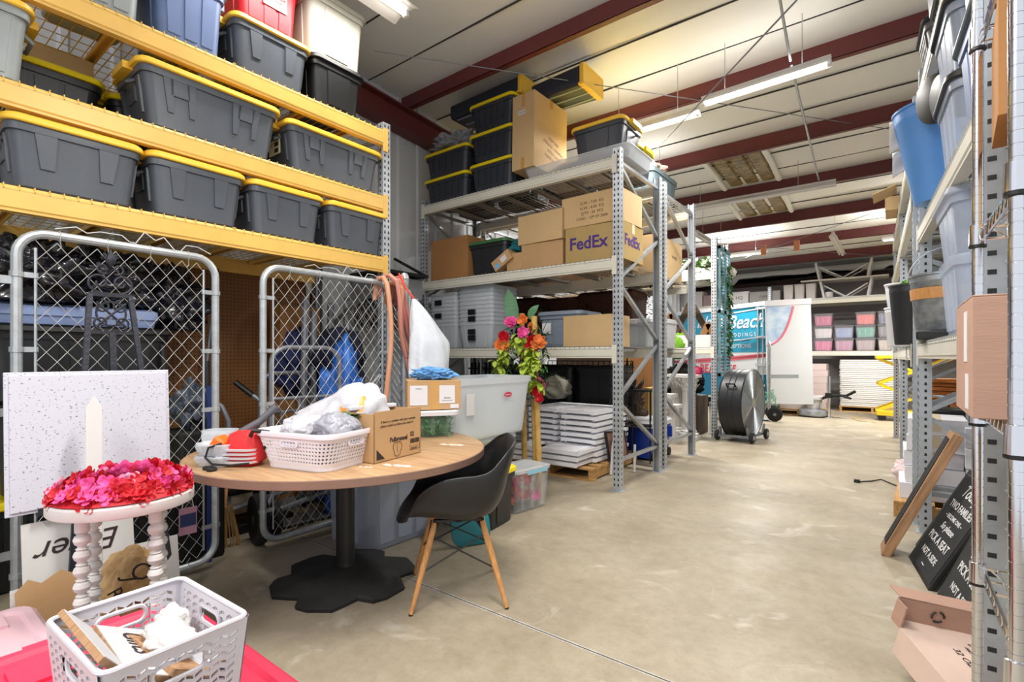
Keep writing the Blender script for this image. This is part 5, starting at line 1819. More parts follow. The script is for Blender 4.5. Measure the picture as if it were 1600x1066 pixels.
def folded_chair(label, loc, rz, group, wd=.44, L=.8):
    """resin folding chair folded flat: seat panel, backrest, two leg frames"""
    t = thing('folding_chair', label, 'folding chair', loc, rz, group)
    b = MB()
    b.loft([rrect(wd - .06, .4, .04, .022, cy=-.14), rrect(wd - .05, .41, .04, .03, cy=-.14), rrect(wd - .05, .41, .04, .048, cy=-.14), rrect(wd - .07, .39, .04, .056, cy=-.14)])
    b.build('seat', CHAIRW, t)
    b = MB()
    b.loft([rrect(wd - .08, .16, .03, .03, cy=.29), rrect(wd - .08, .16, .03, .052, cy=.29)])
    b.build('backrest', CHAIRW, t)
    for s in (-1, 1):
        MB().bar((s * (wd / 2 - .018), -L / 2, .032), (s * (wd / 2 - .018), L / 2, .032), .034, .04).build('frame_rail', CHAIRW, t, smooth=False)
        MB().bar((s * (wd / 2 - .05), -L / 2 + .02, .014), (s * (wd / 2 - .05), L * .3, .014), .028, .024).build('leg', CHAIRW, t, smooth=False)
    for s in (-1, 1): MB().bar((-wd / 2 + .02, s * (L / 2 - .02), .034), (wd / 2 - .02, s * (L / 2 - .02), .034), .03, .036).build('stretcher', CHAIRW, t, smooth=False)
    return t


g = 'white folding chairs stacked flat on the pallet'
fc = folded_chair('white folding chair lying flat in the two tall stacks on the pallet', (-3.22, 5.16, .127), 0, g)
for k in range(1, 9): dup(fc, (-3.22 + .008 * (k % 3), 5.16, .127 + .062 * k))
for k in range(9): dup(fc, (-2.74 + .008 * ((k + 1) % 3), 5.16 + .01 * (k % 2), .127 + .062 * k))
g2 = 'white folding chairs lying before the tall stacks'
for k in range(3): dup(fc, (-2.95 + .02 * k, 4.63 - .01 * k, .127 + .062 * k), R(90), 'white folding chair lying crosswise before the tall stacks', g2)
t = thing('framed_print', 'framed reddish print leaning on a white bent chair frame by the pallet', 'picture', (-2.34, 5.0, 0))
t.rotation_euler = (R(-14), 0, R(62))
MB().box(-.13, .13, -.012, .012, .14, .46).build('picture_frame', BLACK, t, smooth=False)
MB().box(-.11, .11, -.014, -.012, .16, .44).build('print', M('reddish print', (150, 110, 96), .5, rgb2=(70, 50, 46), scale=8), t, smooth=False)
b = MB()
b.tube([(-.2, 0, .01), (-.16, .02, .3), (-.1, .03, .55), (0, .03, .66), (.1, .03, .6)], .014, 8)
b.tube([(.1, 0, .01), (.12, .02, .3)], .014, 8)
tag(b.build('bent_chair_tube', WHITEP, loc=(-2.3, 5.06, 0), rz=R(60)), 'white bent tube frame beside the folding chair stacks', 'chair frame')
t = thing('cooler', 'blue cooler with white lid on wheels under the second rack', 'cooler', (-2.52, 6.12, 0), R(90))
b = MB()
b.loft([rrect(.62, .36, .03, .03), rrect(.68, .42, .04, .4)])
b.build('cooler_body', COOLB, t)
b = MB()
b.loft([rrect(.7, .44, .04, .4), rrect(.7, .44, .05, .45), rrect(.66, .4, .05, .475)])
b.build('lid', WHITEP, t)
for s in (-1, 1):
    MB().bar((s * .2, -.225, .24), (s * .2, -.225, .38), .08, .03).build('handle', COOLB, t, bevel=.008)
    wb = MB()
    wb.M = Matrix.Translation((s * .24, -.19, .05)) @ Matrix.Rotation(R(90), 4, 'X')
    wb.lathe([(.01, -.03), (.05, -.03), (.05, .03), (.01, .03)], 18)
    wb.build('wheel', RUBBER, t)
for i in range(2):
    t = thing('grid_panel', 'black wire grid panel leaning behind the chairs, ' + ('front one' if i == 0 else 'rear one'), 'grid panel', (-3.15 - .2 * i, 5.82 + .07 * i, 0))
    t.rotation_euler = (R(-4), 0, 0)
    b = MB()
    for k in range(15): b.tube([(-.55 + k * 1.1 / 14, 0, 0), (-.55 + k * 1.1 / 14, 0, 1.2)], .0035, 5)
    for k in range(17): b.tube([(-.55, .006, k * .075), (.55, .006, k * .075)], .0035, 5)
    b.build('wire_grid', BLACKM, t)
    b = MB()
    b.tube([(-.55, 0, 0), (.55, 0, 0), (.55, 0, 1.2), (-.55, 0, 1.2)], .008, 6, closed=True)
    b.build('rim', BLACKM, t)
b = MB()
for k in range(9): b.box(-.24, .24, -.2, .2, k * .08, k * .08 + .072)
tag(b.build('slatted_crate', M('grey slats', (126, 130, 132), .6), loc=(-3.62, 4.85, .13), rz=R(3), smooth=False, bevel=.006), 'grey slatted crate left of the folding chairs', 'crate')
tag(crumple('tarp', (.3, .5, .3), M('grey canvas', (140, 136, 122), .8), 62, loc=(-3.45, 5.5, .72), amp=.3), 'grey canvas slumped behind the folding chairs', 'tarp')
for i in range(4):
    x = -4.4 + .22 * i
    t = thing('black_stand', 'folded black metal stand under the crossing rack, ' + ('first from the wall', 'second from the wall', 'third from the wall', 'fourth from the wall')[i], 'stand', (x, 4.95 + .03 * i, 0))
    b = MB()
    for q in range(3): b.bar((-.08 + .08 * q, 0, 0), (-.06 + .06 * q, .05, 1.18), .02, .02)
    for zz in (.3, .7, 1.1): b.bar((-.09, .02, zz), (.09, .02, zz), .02, .02)
    b.build('frame', BLACKM, t, smooth=False)
for i, (x, y, h_) in enumerate(((-2.62, 5.62, .92), (-2.42, 5.75, .86))):
    t = thing('plant_stand', 'black square plant stand under the second rack, ' + ('taller one' if i == 0 else 'shorter one'), 'plant stand', (x, y, 0), R(20 * i))
    for sx in (-1, 1):
        for sy in (-1, 1): MB().bar((sx * .1, sy * .1, 0), (sx * .1, sy * .1, h_), .018, .018).build('leg', BLACKM, t, smooth=False)
    b = MB()
    for zz in (h_ - .02, h_ * .5): MB().box(-.12, .12, -.12, .12, zz, zz + .02).build('shelf', BLACKM, t, smooth=False)
for i, (x, w_, h_) in enumerate(((-3.05, .75, .76), (-3.75, .62, .72), (-4.35, .5, .76))):
    t = thing('wicker_chest', 'dark red brown wicker chest on the second rack low shelf, ' + ('nearest the aisle', 'middle one', 'against the wall')[i], 'chest', (x, 6.25, ML[2] + .009))
    MB().loft([rrect(w_, .5, .04, 0), rrect(w_ + .04, .52, .05, h_ - .1)]).build('chest_body', M('wicker red brown', (84, 46, 30), .7, var=.4, scale=30, bump=.5), t)
    MB().loft([rrect(w_ + .06, .54, .05, h_ - .1), rrect(w_ + .06, .54, .05, h_ - .04), rrect(w_, .48, .05, h_)]).build('lid', M('wicker red brown'), t)
for i in range(3):  # added bins, hide the bright wall and stand in for the dark there
    tote('black bin added to darken the back under the second rack, ' + ('nearest the wall', 'middle one', 'third one')[i], (-4.3 + .62 * i, 6.05, 0), 0, .58, .6, 1.14, body=TOTED, lid=BLACK, style='panel', handle=False)
tag(crumple('driftwood', (.5, .3, 1.1), WOODD, 71, loc=(-2.9, 6.35, 0), amp=.5, freq=3, crease=1.2), 'bundle of brown branches under the second rack', 'branches')
carton('gold brown board box under the second rack end', (-2.78, 6.9, 0), R(90), .26, .06, .82, M('golden board', (196, 160, 90), .6), tape=None)

for i, (x, y, w_, h_) in enumerate(((-4.0, 7.25, 1.1, 1.9), (-3.2, 7.5, .7, 1.25))):
    o = tag(MB().box(-w_ / 2, w_ / 2, -.03, .03, 0, h_).build('plywood_sheet', WOODD if i == 0 else M('mid brown wood', (150, 104, 60), .6, var=.2), loc=(x, y, 0), smooth=False, bevel=.004), ('tall dark' if i == 0 else 'lower mid brown') + ' wooden panel standing in the column aisle by the wall', 'panel')
    o.rotation_euler = (R(-4), 0, R(8))

# ---------------------------------------------------------------- columns, third rack things
def column(label, x, y, ht, r, group=None):
    t = thing('fluted_column', label, 'column', (x, y, 0), group=group)
    b = MB()
    b.box(-r * 1.5, r * 1.5, -r * 1.5, r * 1.5, 0, .06)
    b.lathe([(r * 1.45, .06), (r * 1.5, .08), (r * 1.45, .1), (r * 1.15, .115), (r * 1.2, .135), (r * 1.05, .15)], 28)
    b.build('base', WHITEPAINT, t)
    b = MB()
    n = 48
    h0, h1 = .15, ht - .24
    b.loft([[(r * (1 - (.09 if k % 3 == 0 else 0)) * s * math.cos(2 * PI * k / n), r * (1 - (.09 if k % 3 == 0 else 0)) * s * math.sin(2 * PI * k / n), z) for k in range(n)] for s, z in ((1, h0), (.93, h1))])
    b.build('shaft', WHITEPAINT, t, ang=20)
    b = MB()
    b.lathe([(r * .95, h1), (r * 1.05, h1 + .02), (r * 1.0, h1 + .05), (r * 1.3, h1 + .18), (r * 1.4, h1 + .2)], 24)
    for k in range(12):
        a = 2 * PI * k / 12
        for zz, rr_, s in ((h1 + .09, 1.12, .05), (h1 + .16, 1.3, .045)):
            a2 = a + (.26 if zz > h1 + .1 else 0)
            leaf(b, (r * 1.0 * math.cos(a2), r * 1.0 * math.sin(a2), zz - .06), (math.cos(a2) * .4, math.sin(a2) * .4, 1), .1, .05, up=(math.cos(a2), math.sin(a2), 0), bend=-.3)
    b.box(-r * 1.5, r * 1.5, -r * 1.5, r * 1.5, h1 + .2, ht)
    b.build('capital', WHITEPAINT, t)
    return t


column('white fluted column with leafy capital, nearest the aisle', -2.5, 7.72, .98, .1)
column('white fluted column standing behind the nearest one', -2.75, 7.95, .98, .1)
for i, (x, y, h_) in enumerate(((-2.62, 7.28, .56), (-2.75, 7.45, .7))):
    b = MB()
    b.box(-.12, .12, -.12, .12, 0, .05)
    b.lathe([(.1, .05), (.07, .08), (.07, h_ - .12), (.1, h_ - .08), (.1, h_ - .05)], 20)
    b.box(-.13, .13, -.13, .13, h_ - .05, h_)
    tag(b.build('plinth', WHITEPAINT, loc=(x, y, 0)), ('low' if i == 0 else 'taller') + ' white plinth beside the fluted columns', 'plinth')
# blue shutters hung on the end frame of the third rack
SHUT = M('shutter light blue', (136, 186, 198), .6, rgb2=(96, 146, 160), scale=6)
for i in range(2):
    t = thing('shutter', 'weathered light blue louvred shutter on the third rack end, ' + ('nearer one' if i == 0 else 'farther one'), 'shutter', (-2.155, 8.11 + .33 * i, .95), R(90))
    b = MB()
    for x in (.02, .27): b.box(x, x + .04, 0, .03, 0, 2.02)
    for z in (0, .98, 1.97): b.box(.02, .31, 0, .03, z, z + .05)
    b.build('stile_frame', SHUT, t, smooth=False)
    b = MB()
    for k in range(36):
        z = .07 + k * .053
        b.cbox((.165, .015, z), (.21, .036, .008), Matrix.Rotation(R(35), 4, 'X'))
    b.build('louvre_slats', SHUT, t, smooth=False)
b = MB()
rr = random.Random(14)
for k in range(160): leaf(b, (rr.uniform(-.03, .03), rr.uniform(-.05, .05), rr.uniform(-.4, 1.1)), (rr.uniform(0, 1), rr.uniform(-1, 1), rr.uniform(-1, .4)), .08, .035)
tag(b.build('ivy_garland', LEAF, loc=(-2.11, 8.46, 1.6), smooth=False), 'ivy garland hanging between the blue shutters', 'garland')
for i, (y, z, r) in enumerate(((8.72, 2.62, .075), (8.66, 2.2, .05))):
    b = MB()
    for l in range(3): flower(b, (0, 0, 0), r * (1.2 - .25 * l), 9, (.8, -.6, .1), 2, 0, l)
    tag(b.build('white_flower', M('petal white', (238, 236, 222), .6), loc=(-2.148, y, z), smooth=False), ('large' if i == 0 else 'small') + ' white flower pinned to the blue shutters', 'flower')
z = 1.39 + .009
t = thing('planter_box', 'white planter box with a moss ball on the third rack', 'planter', (-2.62, 8.3, z))
b = MB()
for q in ((-.32, .32, -.15, -.13, 0, .2), (-.32, .32, .13, .15, 0, .2), (-.32, -.3, -.13, .13, 0, .2), (.3, .32, -.13, .13, 0, .2), (-.3, .3, -.13, .13, 0, .02)): b.box(*q)
b.build('planter_body', WHITEPAINT, t, smooth=False)
for i, (x, r) in enumerate(((-2.86, .22), (-2.47, .12))):
    tag(crumple('moss_ball', (2 * r, 2 * r, 2 * r), MOSS, 80 + i, loc=(x, 8.3, z + .03 + i * .05), amp=.12, freq=6, flat=False, sub=4), ('large' if i == 0 else 'small') + ' bright green moss ball in the white planter', 'moss ball')
for i, (x, y, w_, h_, m) in enumerate(((-2.75, 8.62, .8, .78, WOODD), (-3.1, 8.66, .6, .6, M('mid brown wood', (150, 104, 60), .6, var=.2)), (-2.45, 8.56, .36, .4, M('mid brown wood')))):
    t = thing('triangle_frame', ('tall dark', 'mid brown', 'small mid brown')[i] + ' wooden triangle frame on the third rack', 'wooden frame', (x, y, z))
    b = MB()
    b.bar((-w_ / 2, 0, 0), (0, 0, h_), .1, .05, up=(0, 1, 0))
    b.bar((w_ / 2, 0, 0), (0, 0, h_), .1, .05, up=(0, 1, 0))
    b.bar((-w_ / 2, 0, .025), (w_ / 2, 0, .025), .05, .05)
    b.build('frame_bars', m, t, smooth=False)
t = thing('planter_box', 'planter of white and green flowers on the upper shelf of the third rack', 'planter', (-2.62, 8.28, 2.569))
MB().box(-.35, .35, -.1, .1, 0, .08).build('planter_body', WHITEPAINT, t, smooth=False)
b = MB()
for k in range(150):
    c = (rr.uniform(-.33, .33), rr.uniform(-.12, .12), rr.uniform(.05, .24))
    if k % 5 == 0: flower(b, c, .05, 6, (rr.uniform(-1, 1), -1, .6), 2, 1, k)
    else: leaf(b, c, (rr.uniform(-1, 1), rr.uniform(-1, 1), rr.uniform(0, 1)), .1, .05)
b.build('flowers', [M('fresh green leaf', (86, 150, 60), .5, var=.3, scale=20), M('petal white')], t, smooth=False)
b = MB()
for k in range(90): leaf(b, (rr.uniform(-.3, .3), rr.uniform(-.1, .1), rr.uniform(0, .16)), (rr.uniform(-1, 1), rr.uniform(-1, 1), rr.uniform(0, 1)), .09, .04)
tag(b.build('greenery_bundle', LEAF, loc=(-2.65, 8.7, 2.569), smooth=False), 'dull greenery bundle behind the white flowers', 'greenery')
carton('flat grey box under the planter shelf', (-3.6, 8.35, z), 0, .7, .5, .4, M('grey box', (150, 148, 146), .7), tape=None)
tag(crumple('wreath_bag', (.7, .5, .5), BLACKM, 90, loc=(-2.85, 8.42, .98 - .36), amp=.4, freq=3), 'dark wreath heap on the crate behind the columns', 'wreath')
tag(MB().box(-.4, .4, -.25, .25, 0, .62).build('crate', WOODD, loc=(-2.9, 8.45, 0), smooth=False), 'dark wooden crate behind the columns', 'crate')
t = thing('paper_lantern', 'deep pink paper lantern hanging behind the columns', 'lantern', (-2.52, 8.2, 1.02))
MB().lathe([(.02, -.09), (.07, -.06), (.085, 0), (.07, .06), (.02, .09)], 18).build('lantern_body', M('lantern pink', (196, 50, 96), .6), t)
MB().tube([(0, 0, .09), (0, 0, .26)], .002, 4).build('string', WHITEP, t)
t = thing('sign_lantern', 'small white lantern on the floor beside the fan', 'lantern', (-2.32, 8.5, .0))
b = MB()
for sx in (-1, 1):
    for sy in (-1, 1): b.bar((sx * .07, sy * .07, 0), (sx * .07, sy * .07, .5), .016, .016)
b.box(-.085, .085, -.085, .085, 0, .03)
b.box(-.085, .085, -.085, .085, .5, .52)
b.lathe([(.08, .52), (.03, .6), (.01, .62)], 12)
b.build('lantern_frame', WHITEPAINT, t, smooth=False)

# ---------------------------------------------------------------- drum fan
t = thing('drum_fan', 'large black drum fan on wheels in the aisle', 'fan', (-1.86, 8.22, 0))
t.rotation_euler = (0, 0, R(-7))
FR, FZ = .5, .56
b = MB()
b.M = Matrix.Translation((0, 0, FZ)) @ Matrix.Rotation(R(90), 4, 'Y')
b.lathe([(r_, x_ * .8) for r_, x_ in ((FR - .02, -.2), (FR, -.21), (FR + .012, -.2), (FR, -.185), (FR, -.06), (FR + .006, -.05), (FR, -.04), (FR, .04), (FR + .006, .05), (FR, .06), (FR, .19), (FR + .015, .2), (FR, .215), (FR - .02, .2), (FR - .02, -.2))], 56)
b.build('drum', M('fan black', (38, 40, 44), .45, .2, var=.1), t)
for x, nm in ((.166, 'front'), (-.166, 'rear')):
    b = MB()
    b.M = Matrix.Translation((x, 0, FZ)) @ Matrix.Rotation(R(90), 4, 'Y')
    for k in range(27):
        r = .08 + k * .0155
        b.tube([(r * math.cos(2 * PI * j / 40), r * math.sin(2 * PI * j / 40), 0) for j in range(40)], .0036, 4, closed=True)
    for k in range(6): b.tube([(.05 * math.cos(k * PI / 3), .05 * math.sin(k * PI / 3), .003), ((FR - .005) * math.cos(k * PI / 3), (FR - .005) * math.sin(k * PI / 3), .003)], .004, 5)
    b.lathe([(.001, .006), (.07, .006), (.07, -.006), (.001, -.006)], 20)
    b.build('wire_grille', GALV, t)
b = MB()
b.M = Matrix.Translation((.05, 0, FZ)) @ Matrix.Rotation(R(90), 4, 'Y')
for k in range(4):
    a = k * PI / 2 + .3
    for s in (0,):
        c, sn = math.cos(a), math.sin(a)
        b.add([(.06 * c - .05 * sn, .06 * sn + .05 * c, -.03), (.06 * c + .05 * sn, .06 * sn - .05 * c, .03), (.45 * c + .16 * sn, .45 * sn - .16 * c, .06), (.45 * c - .12 * sn, .45 * sn + .12 * c, -.06)], [(0, 1, 2, 3)])
b.build('blades', M('blade grey', (150, 150, 152), .35, .8), t, solid=.003)
b = MB()
b.M = Matrix.Translation((-.06, 0, FZ)) @ Matrix.Rotation(R(90), 4, 'Y')
b.lathe([(.001, -.1), (.08, -.1), (.09, -.08), (.09, .1), (.001, .1)], 20)
b.build('motor', BLACKM, t)
b = MB()
for s in (-1, 1): b.bar((s * .2, -.34, .08), (s * .2, .34, .08), .03, .03)
for s in (-1, 1): b.bar((-.2, s * .3, .08), (.2, s * .3, .08), .03, .03)
for sx in (-1, 1):
    for sy in (-1, 1): b.bar((sx * .2, sy * .3, .08), (sx * .2, sy * .36, .22), .03, .03)
b.build('stand', STEELG, t, smooth=False)
for sx in (-1, 1):
    for sy in (-1, 1):
        wb = MB()
        wb.M = Matrix.Translation((sx * .25, sy * .3, .08)) @ Matrix.Rotation(R(90), 4, 'Y')
        wb.lathe([(.012, -.022), (.07, -.022), (.08, -.01), (.08, .01), (.07, .022), (.012, .022)], 22)
        w_ = wb.build('wheel', RUBBER, t)
        hb = MB()
        hb.M = wb.M
        hb.lathe([(.001, -.026), (.035, -.026), (.035, .026), (.001, .026)], 14)
        hb.build('hub', GALV, w_)
b = MB()
b.tube([(-.06, -.43, FZ + .27), (-.06, -.47, FZ + .3), (.06, -.47, FZ + .3), (.06, -.43, FZ + .27)], .012, 6)
b.build('handle', BLACK, t)

# ---------------------------------------------------------------- far end: trailer side with lettering, hand truck, machine
A, B_ = V((-4.85, 13.8, 0)), V((-2.2, 12.1, 0))
ang = math.atan2(B_.y - A.y, B_.x - A.x)
TLn = (B_ - A).length
t = thing('cargo_trailer', 'teal and white lettered trailer parked at the far end, door open', 'trailer', A, ang)
TE, TE2, WT, RS = M('trailer teal', (24, 136, 168), .35), M('trailer deep teal', (20, 112, 148), .35), M('trailer white', (214, 218, 222), .35), M('trailer red stripe', (206, 96, 108), .4)
b = MB()
b.box(0, TLn, 0, .4, .25, 2.45)
b.build('trailer_body', WT, t, smooth=False)
b = MB()                                             # front side graphics: teal field over white band over teal foot
b.box(0, TLn - .02, -.006, 0, 1.36, 2.38)
b.build('teal_field', TE, t, smooth=False)
b = MB()
b.box(0, TLn - .02, -.006, 0, .3, .86)
b.build('teal_foot', TE2, t, smooth=False)
b = MB()
n = 24
top = [(TLn * k / n, -.008, 1.12 + .18 * (k / n) ** 2 + .03) for k in range(n + 1)]
bot = [(x, y, z - .07) for x, y, z in top]
b.loft([bot, top], False, False)
b.build('red_stripe', RS, t, smooth=False)
b = MB()
b.box(-.02, TLn + .02, -.03, .02, 2.38, 2.47)
b.build('top_rail', WT, t, smooth=False)
x = TLn - 1.1
text('Beach', .44, t, (x + .44, -.012, 2.05), FRONT, PAPER, shear=.35, bold=.01)
text('Island', .4, t, (x - .7, -.012, 2.12), FRONT, PAPER, shear=.35, bold=.01)
text('W E D D I N G S', .13, t, (x + .3, -.012, 1.76), FRONT, PAPER)
text('RECEPTIONS', .13, t, (x + .22, -.012, 1.5), FRONT, PAPER, sx=1.1)
text('BEACHES', .3, t, (x - .42, -.012, .95), FRONT, M('sign red', (206, 70, 84), .5), bold=.02)
b = MB()
b.bar((x - .5, -.012, 1.62), (x + .6, -.012, 1.66), .008, .02, up=(0, 0, 1))
b.bar((x + .0, -.012, 2.28), (x + .85, -.012, 2.32), .008, .02, up=(0, 0, 1))
b.build('underline', PAPER, t, smooth=False)
b = MB()
for xx in (TLn - .12, TLn - .26): b.tube([(xx, -.035, .45), (xx, -.035, 2.36)], .014, 6)
for z in (.6, 1.05, 1.66, 2.3): b.box(TLn - .32, TLn - .06, -.045, -.01, z, z + .05)
b.bar((TLn - .75, -.05, 1.64), (TLn - .1, -.05, 1.7), .03, .03)
b.build('door_lock_bar', PIPE, t)
for k in (.35, .65):
    wb = MB()
    wb.M = Matrix.Translation((TLn * k, .2, .27)) @ Matrix.Rotation(R(90), 4, 'X')
    wb.lathe([(.12, -.08), (.25, -.08), (.27, -.04), (.27, .04), (.25, .08), (.12, .08)], 28)
    wb.build('wheel', RUBBER, t)
d = thing('banner_board', 'pale board with blue sky and red curve leaning against the trailer corner', 'board', (-2.2, 11.95, .25), R(18))
d.rotation_euler = (R(-3), R(-1), R(14))
b = MB()
b.box(0, .86, -.02, .02, 0, 2.2)
b.build('board', WT, d, smooth=False)
b = MB()
pts = [(.02, 1.25)]
for k in range(13):
    f = k / 12
    pts.append((.02 + .52 * f ** .8, 1.25 + .2 * f + .62 * f ** 2.6))
pts += [(.02, 2.1)]
b.M = Matrix.Rotation(R(90), 4, 'X')
b.prism(pts, .02, .024)
b.build('sky_print', M('sky print', (142, 178, 214), .5, rgb2=(206, 220, 234), scale=4), d, smooth=False)
b = MB()
b.tube([(x, -.026, z) for x, z in pts[:-1]], .02, 6)
b.build('red_curve', RS, d)
MB().box(-.01, .87, -.03, .02, 2.1, 2.22).build('white_rail', PAPER, d, smooth=False)
MB().box(.08, .6, -.024, -.02, .55, .62).build('grey_seam', M('grey seam', (150, 154, 158), .6), d, smooth=False)
hand_truck('tall silver hand truck standing before the trailer', (-2.0, 11.05, 0), R(104), 1.55, .4, PIPE, .14)
t = thing('cargo_net', 'tangle of green cord on the silver hand truck', 'cord', (-2.03, 10.96, .3))
b = MB()
rr = random.Random(6)
for k in range(9): b.tube([(rr.uniform(-.2, .2), rr.uniform(-.05, .02), .32 - .0 * k), (rr.uniform(-.2, .2), -.06, .16), (rr.uniform(-.2, .2), rr.uniform(-.05, 0), 0)], .008, 5)
b.build('strand', M('green cord', (120, 196, 160), .6), t)
pallet('grey weathered pallet under the trailer corner', (-1.7, 12.75, 0), R(4), 1.1, .8)
for i in range(2): carton('flat white carton on the grey pallet, ' + ('lower' if i == 0 else 'upper'), (-1.66, 12.75, .126 + .14 * i), R(4), .8, .6, .136, M('off white carton', (206, 200, 198), .7), tape=None)
t = thing('floor_polisher', 'round silver floor polisher at the far end', 'floor machine', (-1.38, 12.3, 0))
MB().lathe([(.26, .02), (.28, .05), (.27, .13), (.2, .16), (.12, .17)], 36).build('polisher_deck', GALV, t)
MB().lathe([(.12, .17), (.12, .34), (.15, .36), (.15, .4), (.05, .43)], 24).build('motor', M('motor grey', (196, 196, 196), .4), t)
MB().bar((0, .1, .32), (.25, .25, .42), .05, .05).build('yoke', BLACKM, t)
t = thing('clamp_stand', 'chrome pole stand with black clamps at the far end', 'stand', (-1.1, 12.2, 0))
MB().lathe([(.001, 0), (.09, 0), (.09, .02), (.02, .03), (.001, .03)], 20).build('base', CHROME, t)
MB().tube([(0, 0, .02), (0, 0, .85)], .03, 12).build('pole', CHROME, t)
b = MB()
b.cbox((0, 0, .46), (.12, .12, .1))
b.tube([(0, 0, .46), (.3, .1, .46), (.45, .05, .56)], .028, 8)
b.tube([(.2, .06, .46), (.38, -.08, .42)], .022, 8)
b.build('clamp', BLACKM, t)
b = MB()
b.tube([(.4, -.5, .006), (.1, -.3, .006), (-.02, .1, .006), (.15, .3, .006)], .006, 6)
tag(b.build('strap_loop', M('strap yellow', (200, 170, 60), .6), loc=(-.7, 12.3, 0)), 'small dark strap lying on the floor by the clamp stand', 'strap')

# far rack with coloured bins
FY = 14.4
pallet_rack('pallet_rack', 'cream rack along the back wall with coloured bins', 'rack', (-4.86, FY, 0), 0, [2.26, 2.56, 2.5], .9, (2.66, 1.39), 3.05, holes=True)
cols = {'magenta': (206, 46, 120), 'coral': (236, 92, 92), 'slate': (88, 96, 146), 'pearl': (226, 218, 220), 'periwinkle': (138, 154, 206), 'sea green': (54, 168, 146), 'grey': (120, 116, 130), 'hot pink': (222, 74, 142), 'mauve': (196, 120, 160), 'floral taupe': (176, 148, 148), 'beige': (206, 190, 170)}
for row, names in enumerate((('hot pink', 'mauve', 'floral taupe', 'beige'), ('pearl', 'periwinkle', 'sea green', 'grey'), ('magenta', None, 'coral', 'slate'))):
    for c, nm in enumerate(names):
        if not nm: continue
        x = -1.42 + c * .425
        clear_bin('%s filled clear bin on the back rack, %s' % (nm, ('bottom row', 'middle row', 'top row')[row]), (x, FY + .3, 1.399 + row * .305), 0, .4, .5, .285, M('bin clear thin', (226, 226, 232), .25, alpha=.16), M('rim dusk', (120, 116, 126), .5), fill=M('fill ' + nm, cols[nm], .6, var=.12), group='coloured bins on the back rack', taper=.88)
for c in range(5):
    x = .28 + c * .42
    nm = ('grey', 'mauve', 'slate', 'coral', 'beige')[c]
    clear_bin('%s filled clear bin on the back rack, behind the right rack' % nm, (x, FY + .3, 1.399), 0, .4, .5, .285, M('bin clear thin'), M('rim dusk'), fill=M('fill ' + nm), group='coloured bins on the back rack', taper=.88)
# shelves over the trailer: cartons
z = 2.669
for i, (x, w_, h_, m, s) in enumerate(((-3.35, .5, .33, PAPER, 'HQ'), (-2.75, .75, .3, M('grey box'), 'PJBE'), (-4.0, .6, .3, M('mauve box', (150, 128, 130), .7), ''), (-4.6, .55, .42, M('off white carton'), ''))):
    carton('%s carton on the back rack above the trailer' % ('white printed', 'long grey printed', 'mauve', 'tall off white')[i], (x, FY + .35, z), 0, w_, .5, h_, m, tape=None, marks=(('f', s, .12, 0, .5, M('grey print')),) if s else ())
for i, x in enumerate((-2.2, -1.95, -1.7)):
    b = MB()
    b.loft([rrect(.2, .3, .03, 0), rrect(.23, .34, .04, .42), rrect(.215, .325, .04, .42), rrect(.18, .28, .03, .02)])
    tag(b.build('white_tub', M('off white carton'), loc=(x, FY + .35, z)), 'off white tub on the back rack, %s of three' % ('first', 'second', 'third')[i], 'tub')
t = thing('spray_bottle', 'dark bottle with white label on the back rack by the tables', 'bottle', (-1.32, FY + .25, z))
MB().lathe([(.001, 0), (.09, 0), (.09, .2), (.04, .27), (.035, .32), (.001, .32)], 16).build('bottle_body', M('bottle navy', (40, 48, 66), .3), t)
MB().lathe([(.092, .05), (.092, .18)], 16).build('label', PAPER, t)


def upturned_table(label, loc, L, w_, leg):
    t = thing('folding_table', label, 'table', loc)
    MB().box(-L / 2, L / 2, -w_ / 2, w_ / 2, 0, .035).build('tabletop', WHITEPAINT, t, smooth=False, bevel=.005)
    for sx in (-1, 1):
        for sy in (-1, 1): MB().bar((sx * (L / 2 - .4), sy * (w_ / 2 - .06), .035), (sx * (L / 2 - .32), sy * (w_ / 2 - .06), .035 + leg), .06, .05).build('leg', WHITEPAINT, t, smooth=False)
    b = MB()
    for sy in (-1, 1):
        b.bar((-L / 2 + .4, sy * (w_ / 2 - .1), leg * .8), (0, sy * (w_ / 2 - .1), .05), .03, .03)
        b.bar((L / 2 - .4, sy * (w_ / 2 - .1), leg * .8), (0, sy * (w_ / 2 - .1), .05), .03, .03)
    b.build('strut', WHITEPAINT, t, smooth=False)
    return t


upturned_table('white folding table upside down on the top back shelf, lower one', (-.97, FY + .46, z), 1.68, .72, .42)
upturned_table('white folding table upside down above the other upturned one', (-1.02, FY + .46, z + .46), 1.78, .72, .42)
pallet('pallet under the stacked white tabletops', (-.42, FY - .1, 0), 0, 1.25, .9)
g = 'white tabletops stacked flat on the pallet'
b = MB()
b.loft([rrect(1.22, .86, .05, 0), rrect(1.24, .88, .06, .008), rrect(1.24, .88, .06, .032), rrect(1.22, .86, .05, .038)])
ft = tag(b.build('folded_tabletop', M('tabletop white', (218, 216, 214), .45), loc=(-.42, FY - .1, .127)), 'white folded tabletop in the flat stack on the far pallet', 'folding table', g)
rr = random.Random(17)
for k in range(1, 25):
    c = ft.copy()
    COL.objects.link(c)
    c.location = (-.42 + rr.uniform(-.008, .008), FY - .1 + rr.uniform(-.006, .006), .127 + k * .0425)
for k in range(7):
    carton('pinkish white carton in the tall pile by the back rack, %s' % ('bottom', 'second up', 'third up', 'fourth up', 'fifth up', 'sixth up', 'topmost')[k], (-1.55 + .012 * (k % 3), FY - .05, .002 + k * .155), R(k % 2), .46, .5, .152, M('pinkish carton', (206, 186, 184), .7), tape=None)
